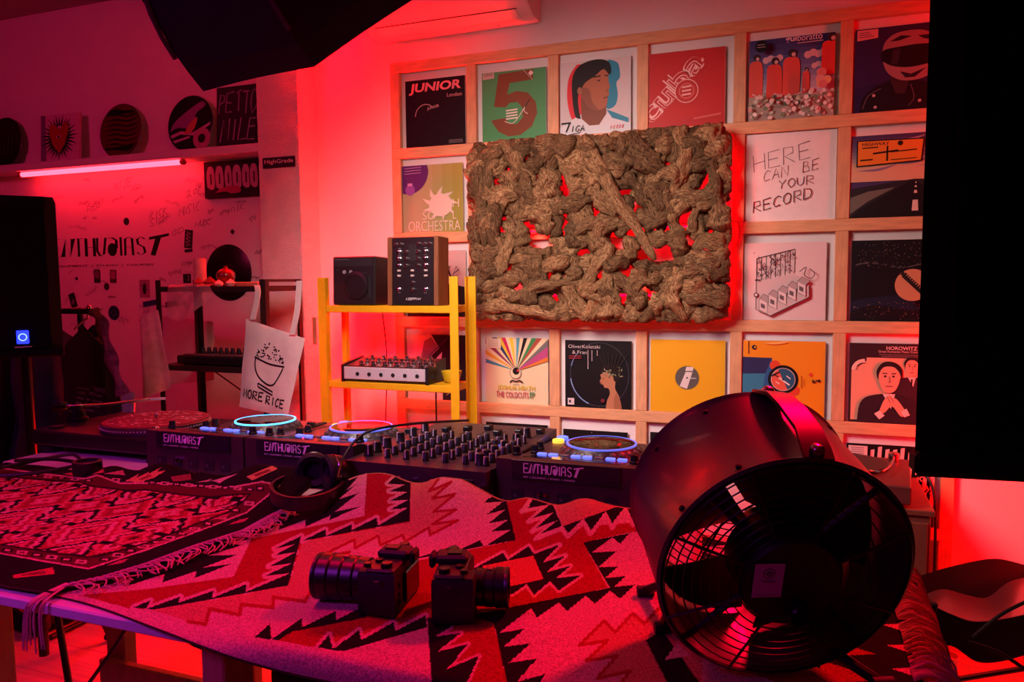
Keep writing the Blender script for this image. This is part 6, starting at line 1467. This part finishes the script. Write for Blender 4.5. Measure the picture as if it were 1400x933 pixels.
# ------------------------------------------------------------------ headphones
hz = .980
q = [Vector(uz(a, b, hz)) for a, b in ((424, 658), (392, 668), (373, 679), (376, 692), (398, 700), (430, 698), (456, 689), (470, 676), (462, 663))]
o0 = q[4].copy(); t = thing('headphones', 'black over-ear headphones lying where the two rugs meet', 'headphones', o0)
pts = [p_ - o0 for p_ in smoothpts(q, 6)]; n = len(pts); s = MB()
def band(pts, h, th):
    m = MB(); n = len(pts); ring = []
    for i, p_ in enumerate(pts):
        tg = (pts[min(i + 1, n - 1)] - pts[max(i - 1, 0)]).normalized(); nn = Vector((-tg.y, tg.x, 0)) * th
        for sx, zz in ((-1, .002), (1, .002), (1.2, h * .5), (1, h), (-1, h), (-1.2, h * .5)): m.v.append(tuple(p_ + nn * sx + Vector((0, 0, zz))))
    for i in range(n - 1):
        for k in range(6): m.f.append((6 * i + k, 6 * i + (k + 1) % 6, 6 * i + 6 + (k + 1) % 6, 6 * i + 6 + k)); m.c.append(None)
    m.f += [tuple(range(5, -1, -1)), tuple(6 * (n - 1) + k for k in range(6))]; m.c += [None, None]; return m
band(pts[6:-6], .032, .0035).build('headband', M_blk2, t, True)
pr_ = MB(); 
for k in (5, -6):
    p_ = pts[k]
for (cx_, cy_, yaw, k) in ((430, 664, .5, 4), (458, 668, -.6, -5)):
    c = Vector(uz(cx_, cy_, hz)) - o0; M = Matrix.Translation(c + Vector((0, 0, .040))) @ Matrix.Rotation(yaw, 4, 'Z') @ Matrix.Rotation(PI / 2, 4, 'X')
    e = thing_part('ear_cup', t, (0, 0, 0))
    MB().lathe([(.020, -.022), (.036, -.018), (.040, -.004), (.040, .004)], 36, M).build('cup_shell', M_blk2, e, True)
    MB().lathe([(.040, .004), (.0425, .008), (.0425, .018), (.036, .024), (.024, .020), (.022, .008)], 36, M).build('ear_pad', M_rub, e, True)
    MB().lathe([(.0405, -.001), (.0418, .001), (.0405, .003)], 36, M, cap=False).build('trim_ring', M_chrome, e, True)
    MB().tube(smoothpts([c + Vector((0, 0, .04)) + (M.to_3x3() @ Vector((0, 0, -.02))), (c + pts[k]) / 2 + Vector((0, 0, .03)), pts[k] + Vector((0, 0, .018))], 5), .006, 8).build('yoke', M_blk2, e, True)
MB().tube(smoothpts([Vector(uz(464, 664, 1.0)) - o0, Vector(uz(468, 670, .99)) - o0, Vector(uz(462, 676, .985)) - o0, Vector(uz(456, 668, .98)) - o0], 5), .0025, 6).build('cord', M_cable, t, True)

# ------------------------------------------------------------------ drum fan at the right end of the table
FR, FL = .155, .19
c1 = Vector(CAM + ray(1075, 785) * .94)
ax = Vector(FW * .935 + UP * .35 + RT * (-.03)).normalized()
fu = Vector(RT) - ax * ax.dot(Vector(RT)); fu.normalize(); fv = ax.cross(fu) * -1
if fv.z < 0: fv = -fv
F = Matrix(((fu.x, fv.x, ax.x, 0), (fu.y, fv.y, ax.y, 0), (fu.z, fv.z, ax.z, 0), (0, 0, 0, 1)))    # local x right, y up, z along the axis away from the viewer
fan = thing('drum_fan', 'large black drum fan seen from behind on the right end of the table', 'fan', (c1.x, c1.y, RUGZ)); FM = Matrix.Translation((0, 0, c1.z - RUGZ)) @ F
M_drum = mat('fan_paint', '44343a', 0.38, var=.06, coat=.1)
M_grille = mat('fan_wire', '120d10', 0.35)
MB().lathe([(FR, 0), (FR + .004, .003), (FR + .002, .008), (FR, .012), (FR, FL - .012), (FR + .002, FL - .008), (FR + .004, FL - .003), (FR, FL), (FR - .004, FL), (FR - .004, 0)], 96, FM, cap=False).build('drum', M_drum, fan, True)
for zz, nm in ((-.004, 'rear_grille'), (FL - .006, 'front_grille')):
    g = MB()
    for k in range(12):
        r = .030 + k * .0110
        if r > FR - .002: r = FR - .002
        dz = -.010 * (1 - (r / FR) ** 2) if zz < .05 else 0
        g.tube([tuple(FM @ Vector((r * math.cos(a), r * math.sin(a), zz + dz))) for a in [2 * PI * i / 48 for i in range(49)]], .0011, 5, cap=False)
    for k in range(8):
        a = 2 * PI * (k + .5) / 8; g.tube([tuple(FM @ Vector((.03 * math.cos(a), .03 * math.sin(a), zz - (.010 if zz < .05 else 0)))), tuple(FM @ Vector((FR * .6 * math.cos(a), FR * .6 * math.sin(a), zz - (.006 if zz < .05 else 0)))), tuple(FM @ Vector(((FR - .001) * math.cos(a), (FR - .001) * math.sin(a), zz)))], .002, 6)
    g.build(nm, M_grille, fan, True)
MB().lathe([(.020, -.022), (.058, -.020), (.062, -.012), (.062, .05), (.050, .065), (.02, .068)], 44, FM).build('motor_housing', M_blk, fan, 30)
MB().lathe([(.030, .075), (.032, .10), (.022, .115)], 28, FM).build('hub', M_blk2, fan, True)
for k in range(5):
    a0 = 2 * PI * k / 5 + .3; b_ = MB()
    def bl(u, v, a0=a0):
        r = .028 + u * .118; a = a0 + (v - .5) * (1.05 + .20 * u); return tuple(FM @ Vector((r * math.cos(a), r * math.sin(a), .095 + (v - .5) * .055 * (1.1 - .3 * u))))
    b_.grid(bl, 9, 9); b_.grid(lambda u, v: tuple(Vector(bl(1 - u, v)) + ax * .0018), 9, 9); b_.build('blade', mat('fan_blade', '241c22', .4), fan, True)
for k in range(4):
    a = PI / 4 + k * PI / 2; MB().tube([tuple(FM @ Vector((.05 * math.cos(a), .05 * math.sin(a), .02))), tuple(FM @ Vector(((FR - .005) * math.cos(a), (FR - .005) * math.sin(a), .02)))], .0045, 6).build('motor_strut', M_blk, fan, True)
# rating plate and gland
lp = Print(.036, .048, 0); lp.poly('c8a8d0', [(0, 0), (1, 0), (1, 1), (0, 1)]); lp.circ('4c2c58', .5, .72, .2); lp.circ('c8a8d0', .5, .72, .165); lp.poly('3c1c48', [(.36, .72), (.5, .82), (.64, .72), (.5, .62)]); lp.line('c8a8d0', [(.5, .63), (.5, .81)], .02); lp.line('c8a8d0', [(.38, .72), (.62, .72)], .02)
lp.line('6c3c78', [(.28, .50), (.72, .51)], .05); lp.line('6c3c78', [(.1, .10), (.9, .11)], .03)
cl = F.to_3x3().inverted()
def fan_face(px_, py_, zz):    # point on the plane z=zz of the fan's own frame hit by a pixel
    d = Vector(ray(px_, py_)); o_ = Vector(CAM) - c1; t_ = (zz - o_.dot(ax)) / d.dot(ax); return cl @ (o_ + d * t_)
pl = fan_face(1047, 817, -.0235)
PM = FM @ Matrix.Translation(pl) @ Matrix(((1, 0, 0, 0), (0, 0, 1, 0), (0, 1, 0, 0), (0, 0, 0, 1)))
lp.m.v = [tuple(PM @ Vector(v)) for v in lp.m.v]; lp.build('rating_label', attr_mat('label_paper', .6), fan)
pk = fan_face(1090, 838, -.024); MB().lathe([(.015, 0), (.015, -.012), (.012, -.016), (.011, -.010)], 22, FM @ Matrix.Translation((pk.x, pk.y, -.020))).build('cable_gland', M_blkm, fan, True)
# carrying handle along the top of the drum
ha = .12
def drum_pt(a, r, zz): return tuple(FM @ Vector((r * math.sin(a), r * math.cos(a), zz)))
hd_ = MB(); prof = [(0.0, 0.0), (.014, .006), (.045, .017), (.10, .020), (.145, .017), (.176, .006), (.19, 0.0)]
for zz, hh in prof:
    for da, dr in ((-.11, 0), (-.11, .006), (.11, .006), (.11, 0)): hd_.v.append(drum_pt(ha + da * (1 if hh < .01 else .85), FR + .001 + hh + dr, zz))
for i in range(len(prof) - 1):
    for k in range(4): hd_.f.append((4 * i + k, 4 * i + (k + 1) % 4, 4 * i + 4 + (k + 1) % 4, 4 * i + 4 + k)); hd_.c.append(None)
hd_.f += [(3, 2, 1, 0), tuple(4 * (len(prof) - 1) + k for k in range(4))]; hd_.c += [None, None]
hd_.build('handle', M_blk2, fan, 35)
for zz in (.012, .178): 
    p_ = Vector(drum_pt(ha, FR + .008, zz)); dr = (p_ - Vector(drum_pt(ha, FR - .05, zz))).normalized(); Mx = Matrix.Translation(p_) @ dr.to_track_quat('Z', 'Y').to_matrix().to_4x4(); MB().lathe([(.009, 0), (.009, .004), (.006, .008), (.002, .009)], 16, Mx).build('handle_bolt', M_chrome, fan, True)
for a in (-1.0, -.45, .75, 1.35, 2.2):
    for zz in (.018, .165):
        p_ = Vector(drum_pt(a, FR, zz)); dr = (p_ - Vector(drum_pt(a, FR - .05, zz))).normalized(); MB().lathe([(.004, -.001), (.004, .002), (.002, .003)], 10, Matrix.Translation(p_) @ dr.to_track_quat('Z', 'Y').to_matrix().to_4x4()).build('rivet', M_rub, fan, True)
# cradle stand
cz0 = .009
base_l = Vector(uz(905, 868, RUGZ)) - Vector((c1.x, c1.y, RUGZ)); mid = FM @ Vector((0, 0, FL * .5))
fx = Vector((fu.x, fu.y, 0)).normalized(); fy_ = Vector((-fx.y, fx.x, 0))
o_f = Vector((c1.x, c1.y, RUGZ))
for aa, zz, ft_ in ((PI + .75, FL * .55, Vector(uz(906, 866, RUGZ)) - o_f), (PI - .55, .01, Vector(uz(1206, 945, RUGZ)) - o_f), (PI - .75, FL * .9, Vector(uz(1206, 945, RUGZ)) - o_f + fy_ * .17), (PI + .45, FL * .95, Vector(uz(906, 866, RUGZ)) - o_f + fy_ * .13)):
    top = Vector(drum_pt(aa, FR - .003, zz)); ft_.z = .009
    MB().tube([top, top * .5 + ft_ * .5, ft_], .0075, 8).build('stand_leg', M_blkm, fan, True)
    MB().tube([ft_ - fx * .012, ft_ + fx * .014], .0088, 10).build('foot_cap', M_rub, fan, True)

# ------------------------------------------------------------------ small things at the left of the table
o = MB().lathe([(.020, 0), (.034, .001), (.036, .004), (.036, .034), (.034, .036), (.027, .036), (.026, .028), (.004, .027)], 32).build('tape_roll', M_blk, None, True); q = uz(120, 648, .966); o.location = (q[0], q[1], .9655); tag(o, 'short black roll standing on the dark-bordered rug below the turntable', 'roll')
for k, (P_, lb) in enumerate((([(0, 640), (30, 634), (60, 628), (100, 622), (112, 634)], 'black cable loop lying on the rug at the far left'), ([(-10, 652), (40, 648), (80, 642), (108, 634), (70, 628), (20, 630)], 'second black cable coil at the far left of the front table'))):
    c = MB().tube(smoothpts([uz(a, b, .972 + .011 * k) for a, b in P_], 6), .005, 7).build('coiled_cable', M_cable, None, True); tag(c, lb, 'cable')

# ------------------------------------------------------------------ softbox hanging in at the top left
R8, H8 = .42, .40
su = SB_A.cross(Vector((0, 0, 1))).normalized(); sv = su.cross(SB_A); ro = -1.91
M_fab = mat('softbox_fabric', '0c080c', 0.75, var=.1, scale=8)
sb = thing('softbox', 'black octagonal softbox seen from behind at the top of the picture', 'softbox', SB_C)
def sbv(k, r, d): return (su * math.cos(ro + k * PI / 4) + sv * math.sin(ro + k * PI / 4)) * r - SB_A * d
for k in range(8):
    def pn(u, v, k=k):
        t_ = u; r = .06 + (R8 - .06) * math.sin(v * PI / 2) ** .9; d = H8 * (1 - v ** 1.5)
        p_ = sbv(k, r, d) * (1 - t_) + sbv(k + 1, r, d) * t_; return tuple(p_ - SB_A * (.020 * math.sin(PI * t_) * math.sin(PI * v)) + p_.normalized() * (-.006 * math.sin(PI * t_) * v - .03 * math.sin(PI * t_) * math.sin(PI * v)))
    MB().grid(pn, 9, 12).build('fabric_panel', M_fab, sb, True)
    def lip(u, v, k=k): 
        p_ = sbv(k, R8, -.055 * v) * (1 - u) + sbv(k + 1, R8, -.055 * v) * u; return tuple(p_ - p_.normalized() * .006 * math.sin(PI * u))
    MB().grid(lip, 9, 3).build('rim_panel', M_fab, sb, True)
    rib = [sbv(k, (.06 + (R8 - .06) * math.sin(v * PI / 2) ** .9) * 1.012, H8 * (1 - v ** 1.5) + .004) for v in [i / 11 * .95 for i in range(12)]]
    MB().tube(rib, .0055, 6).build('rib_sleeve', mat('rib_fabric', '4a1c34', .6), sb, True)
df = MB(); df.add([tuple(sbv(k, R8 - .012, .006)) for k in range(8)], [tuple(range(8))]); df.build('diffuser', emit_mat('diffuser_glow', (1.0, .85, .8), 1.2), sb)
MB().tube([-SB_A * (H8 + .02), -SB_A * (H8 - .02)], .07, 24).build('speed_ring', M_blkm, sb, True)
MB().tube([-SB_A * (H8 + .16), -SB_A * (H8 + .02)], .055, 20).build('lamp_head', M_blk, sb, True)
hp = -SB_A * (H8 + .08); MB().tube([hp + Vector((0, 0, .05)), Vector((hp.x, hp.y, 3.03 - SB_C.z))], .014, 10).build('ceiling_boom', M_blkm, sb, True)

# ------------------------------------------------------------------ loudspeakers on stands
M_spk = mat('speaker_shell', '050405', 0.7, spec=.15, var=.1, scale=120, bump=.08, bscale=500)
def speaker(label, loc, rz, w, d, h, badge=True, stand_label=None, legs=.5, leg_rot=0.4, taper=.33, bev=.94):
    t = thing('loudspeaker', label, 'loudspeaker', loc, rz)
    m = MB(); pr = [(-w / 2, 0), (-w / 2 + .03, -.018), (w / 2 - .03, -.018), (w / 2, 0), (w * taper, d), (-w * taper, d)]; n = len(pr)
    zs = [(0.0, bev), (.02, 1.0), (h - .02, 1.0), (h, bev)]
    m.add([(a * s_, (b - d / 2) * (1 if s_ == 1 else .97), z) for z, s_ in zs for a, b in pr], [tuple(range(n - 1, -1, -1)), tuple(range(3 * n, 4 * n))] + [(k * n + i, k * n + (i + 1) % n, (k + 1) * n + (i + 1) % n, (k + 1) * n + i) for k in range(3) for i in range(n)])
    m.build('cabinet', M_spk, t, 30)
    MB().bbox(-w / 2 + .03, -d / 2 - .028, .03, w / 2 - .03, -d / 2 - .0185, h - .03, .008).build('grille', mat('grille_mesh', '060506', .8, spec=.1, bump=.6, bscale=900), t)
    MB().bbox(-w / 2 - .004, -d / 2 - .024, -.004, w / 2 + .004, -d / 2 + .02, .028, .006).build('lower_trim', M_spk, t)
    if badge:
        b_ = MB().bbox(-.018, -d / 2 - .034, .045, .018, -d / 2 - .0285, .091, .005).build('badge', emit_mat('badge_blue', (0.01, 0.02, 1.0), 4.0), t)
        MB().lathe([(.013, 0), (.013, .0015), (.010, .0018), (.010, .0005)], 24, Matrix.Translation((0, -d / 2 - .0341, .068)) @ FX, cap=False).build('badge_ring', emit_mat('badge_light', (.12, .2, 1.0), 5.0), b_, True)
        pr_ = Print(.05, .008, -d / 2 - .0290); pr_.poly('c8a0a0', [(0, .2), (1, .35), (1, .8), (0, .75)]); pr_.build('name_strip', M_print, t).location.z = .030
    s = thing('speaker_stand', stand_label, 'speaker stand', (loc[0], loc[1], 0), rz); Lz = loc[2]
    MB().tube([(0, 0, .10), (0, 0, Lz - .010)], .0175, 14).build('pole', M_blkm, s, True); MB().tube([(0, 0, Lz - .010), (0, 0, Lz - .0005)], .045, 18).build('top_plate', M_blkm, s, True)
    zc = min(.75, Lz * .62); MB().tube([(0, 0, zc - .05), (0, 0, zc + .05)], .028, 14).build('collar', M_rub, s, True); MB().tube([(0, 0, .20), (0, 0, .26)], .026, 14).build('lower_collar', M_rub, s, True)
    for k in range(3):
        a = leg_rot + 2 * PI * k / 3; e = Vector((math.cos(a), math.sin(a), 0)); MB().tube([e * .025 + Vector((0, 0, zc)), e * legs + Vector((0, 0, .018))], .012, 10).build('leg', M_blkm, s, True)
        MB().tube([e * .022 + Vector((0, 0, .23)), e * (legs * .52) + Vector((0, 0, zc * .49))], .007, 8).build('brace', M_blkm, s, True); MB().tube([e * (legs - .02) + Vector((0, 0, .028)), e * (legs + .015) + Vector((0, 0, .0135))], .0135, 10).build('rubber_foot', M_rub, s, True)
    return t
lsz = uy(75, 490, -1.45)[2]
speaker('black loudspeaker with a glowing blue badge at the left edge of the picture', (uy(34, 480, -1.45)[0] - .115, -1.36, lsz), .88, .235, .22, uy(75, 263, -1.45)[2] - lsz, True, 'black tripod stand under the left loudspeaker', .32, 2.9)
rc = CAM + ray(1250, 643) * 1.04; rt_ = .09; rw, rd = .45, .34
rloc = Vector(rc) + Matrix.Rotation(rt_, 3, 'Z') @ Vector((rw / 2, rd / 2, 0))
speaker('tall matte black loudspeaker filling the right edge of the picture', (rloc.x, rloc.y, rc[2]), rt_, rw, rd, .70, False, 'black tripod stand under the right loudspeaker', .25, 2.1, .20, .975)

# ------------------------------------------------------------------ right-hand corner: record player on a cabinet, chair, cup
cbx = thing('record_cabinet', 'small cabinet below the record player beside the lattice', 'cabinet', (2.03, -.29, 0)); CZ = .70
M_cab = mat('red_lit_wood', '8c4030', .5, var=.15, scale=6, stretch=(6, 6, 1))  # red light on the cabinet is put into the wood colour
MB().bbox(-.24, -.22, .06, .24, .22, CZ - .02, .004).build('carcass', M_cab, cbx); MB().bbox(-.25, -.23, CZ - .0195, .25, .23, CZ, .003).build('top', M_cab, cbx)
MB().bbox(-.23, -.236, .08, .23, -.2205, CZ - .04, .003).build('door', M_cab, cbx)
for x in (-.2, .2):
    for y in (-.18, .18): MB().bbox(x - .02, y - .02, 0, x + .02, y + .02, .0595, .002).build('foot', M_cab, cbx)
t = thing('record_player', 'record player with a dark disc on the cabinet at the right of the lattice', 'record player', (2.04, -.29, CZ), -.10)
MB().bbox(-.19, -.215, .015, .19, .215, .075, .004).build('plinth', mat('plinth_red_lit', '6c2a28', .45), t)  # plinth colour has the red light painted in
for x in (-.15, .15):
    for y in (-.17, .17): MB().lathe([(.02, 0), (.02, .0152)], 12, Matrix.Translation((x, y, 0))).build('foot', M_rub, t)
MB().lathe([(.145, .0755), (.15, .08), (.15, .087)], 48, Matrix.Translation((-.03, .03, 0))).build('platter', M_blkm, t, True)
rp = MB(); rp.lathe([(.148, .0875), (.148, .0895)], 48, Matrix.Translation((-.03, .03, 0)), c='1a0e12')
rp.add([(-.03 + .05 * math.cos(i * PI / 12), .03 + .05 * math.sin(i * PI / 12), .0897) for i in range(24)], [tuple(range(24))], '5c1c24'); rp.add([(-.08, .01, .0899), (.02, .05, .0899), (-.02, .02, .0899), (-.01, .0, .0899)], [(0, 1, 2, 3)], 'c88c90')
rp.build('disc', attr_mat('disc_print', .35), t)
MB().lathe([(.02, .075), (.02, .105), (.017, .108)], 20, Matrix.Translation((.135, .16, 0))).build('arm_pivot', M_chrome, t, True); MB().tube(smoothpts([(.135, .16, .10), (.13, .0, .104), (.10, -.12, .098), (.06, -.10, .093)]), .004, 8).build('tonearm', M_chrome, t, True)
cbl = MB().tube(smoothpts([(2.252, -.24, .745), (2.28, -.26, .76), (2.31, -.29, .68), (2.315, -.30, .4), (2.31, -.30, .1), (2.33, -.34, .006)]), .005, 7).build('power_cable', M_cable, None, True); tag(cbl, 'black cable dropping beside the cabinet under the record player', 'cable')
# sling chair
ch = thing('sling_chair', 'black tubular chair with a sling seat beyond the right end of the table', 'chair', (2.40, -.93, 0)); SZ = .53
cw_, cd_ = .40, .36
M_sling = mat('sling_red_lit', '6a3034', .3, var=.1, coat=.2)  # red light on the black seat is put into its colour
_o = np.array([2.40, -.93, 0])
PT = [CAM + ray(1273, 828) * 2.12 - _o, CAM + ray(1253, 817) * 2.36 - _o, CAM + ray(1432, 786) * 2.48 - _o, CAM + ray(1452, 832) * 2.2 - _o]
PF = [(p_[0], p_[1]) for p_ in PT]
for p_ in PT:
    x, y, top = p_; MB().tube([(x, y, .004), (x, y, top)], .015, 14).build('leg', M_blkm, ch, True); MB().lathe([(.017, 0), (.017, .006), (.012, .010)], 16, Matrix.Translation((x, y, top))).build('leg_cap', M_rub, ch, True)
for a, b in ((0, 1), (1, 2), (2, 3), (3, 0)): MB().tube([(*PF[a], .20), (*PF[b], .20)], .009, 8).build('rung', M_blkm, ch, True)
def sheet(e1, e2, n, m_, name, off, thick=.004):
    """cloth between two edge curves (lists of world points)"""
    A = smoothpts(e1, n); B = smoothpts(e2, n); k = min(len(A), len(B)); o_ = Vector((2.40, -.93, 0)); m = MB()
    f = lambda u, v: tuple(A[int(round(u * (k - 1)))] * (1 - v) + B[int(round(u * (k - 1)))] * v - o_)
    m.grid(f, k, 7); m.grid(lambda u, v: tuple(Vector(f(1 - u, v)) + Vector(off) * thick), k, 7); return m.build(name, m_, ch, True)
def at(px_, py_, d): return Vector(CAM + ray(px_, py_) * d)
near_e = [at(1273, 828, 2.12), at(1300, 840, 2.13), at(1330, 850, 2.14), at(1365, 848, 2.16), at(1405, 840, 2.18), at(1450, 832, 2.2)]
far_e = [at(1256, 817, 2.36), at(1288, 806, 2.40), at(1322, 814, 2.42), at(1350, 817, 2.44), at(1382, 795, 2.46), at(1430, 785, 2.48)]
sheet(near_e, far_e, 6, M_sling, 'seat', (0, 0, -1))
sheet(near_e, [at(1275, 885, 2.13), at(1302, 884, 2.14), at(1335, 905, 2.15), at(1368, 905, 2.17), at(1408, 895, 2.19), at(1450, 890, 2.2)], 6, M_rub, 'side_cloth', (0, 1, 0))
sheet([at(1247, 792, 2.40), at(1285, 780, 2.43), at(1325, 770, 2.46), at(1358, 765, 2.48), at(1385, 769, 2.50), at(1440, 785, 2.52)], [at(1252, 822, 2.40), at(1287, 808, 2.43), at(1324, 818, 2.45), at(1350, 822, 2.47), at(1380, 800, 2.49), at(1440, 796, 2.51)], 6, M_rub, 'backrest', (0, 1, 0))
for a_, b_ in ((at(1330, 872, 2.09), at(1405, 822, 2.12)), (at(1325, 878, 2.09), at(1405, 918, 2.1))):
    o_ = Vector((2.40, -.93, 0)); MB().tube(smoothpts([a_ - o_, (a_ + b_) / 2 - o_ + Vector((0, 0, .012)), b_ - o_], 6), .005, 8).build('strap', M_rub, ch, True)
q = uz(1294, 960, .0); o = MB().lathe([(.028, .0), (.030, .002), (.037, .105), (.037, .108), (.034, .108), (.030, .09), (.003, .088)], 28).build('paper_cup', mat('cup_paper', 'd8a8a0', .6), None, True); q = uz(1294, 935, 0); o.location = (q[0], q[1], .0005); tag(o, 'pale paper cup on the floor below the sling chair', 'cup')

# ------------------------------------------------------------------ under the table
q = uy(345, 885, -2.33); q2 = uy(478, 912, -2.33)
fc = thing('equipment_case', 'black equipment case under the front edge of the table', 'case', ((max(q[0], 1.066) + q2[0]) / 2, -2.17, 0)); hw = (q2[0] - max(q[0], 1.066)) / 2; CT = .84
MB().bbox(-hw, -.15, .02, hw, .15, CT - .09, .006).build('lower_shell', M_blk, fc); MB().bbox(-hw, -.15, CT - .088, hw, .15, CT, .006).build('lid', M_blk, fc)
for x in (-hw + .04, hw - .04): MB().bbox(x - .02, -.158, CT - .12, x + .02, -.1505, CT - .06, .002).build('latch', M_chrome, fc)
for x in (-1, 1):
    for y in (-1, 1): MB().lathe([(.02, 0), (.02, .02)], 12, Matrix.Translation((x * (hw - .04), y * .11, 0))).build('foot', M_rub, fc)
fa = Vector(uz(48, 876, 0)); fb = Vector(uz(132, 840, 0)); fdir = (fb - fa).normalized(); fn_ = Vector((-fdir.y, fdir.x, 0)); L_ = min((fb - fa).length, .36)
mb = thing('floor_monitor', 'dark box loudspeaker on the floor seen below the left end of the table', 'monitor', fa + fdir * L_ / 2 + fn_ * .14, math.atan2(fdir.y, fdir.x))
MB().bbox(-L_ / 2, -.14, .012, L_ / 2, .14, .44, .008).build('cabinet', M_spk, mb)
MB().bbox(-L_ / 2 + .02, -.150, .04, L_ / 2 - .02, -.1405, .42, .004).build('grille', M_rub, mb)
for x in (-1, 1):
    for y in (-1, 1): MB().lathe([(.016, 0), (.016, .0122)], 10, Matrix.Translation((x * (L_ / 2 - .03), y * .11, 0))).build('foot', M_rub, mb)
for k, (P_, lb) in enumerate((([(.62, -2.2, .9), (.70, -2.1, .72), (.86, -2.0, .66), (.97, -2.15, .70), (1.0, -2.25, .92)], 'thick black cable slung under the front table'),
                              ([(.50, -1.9, .91), (.30, -1.92, .6), (.12, -1.95, .36), (.0, -2.2, .006)], 'black cable falling to the floor at the left'),
                              ([(.99, -2.34, .925), (.985, -2.35, .7), (.99, -2.34, .4), (.98, -2.3, .006)], 'black cable hanging beside the equipment case'))):
    c = MB().tube(smoothpts(P_, 8), .005, 7).build('slung_cable', M_cable, None, True); tag(c, lb, 'cable')
rr = random.Random(8)
for k in range(9):
    x = 1.33 + .026 * k; c = MB().tube(smoothpts([(x, -2.18 + rr.uniform(-.05, .05), FT - .0215), (x + rr.uniform(-.006, .006), -2.22 + rr.uniform(-.04, .04), .82), (x + rr.uniform(-.006, .006), -2.24, .70), (x + .004, -2.2 + rr.uniform(-.05, .05), .5), (x + rr.uniform(-.005, .005), -2.2 + rr.uniform(-.06, .06), .0055)], 6), .0045, 6).build('hanging_cable', M_cable, None, True)
    tag(c, 'black cable hanging in the bundle under the middle of the table', 'cable', 'cable bundle under the table')
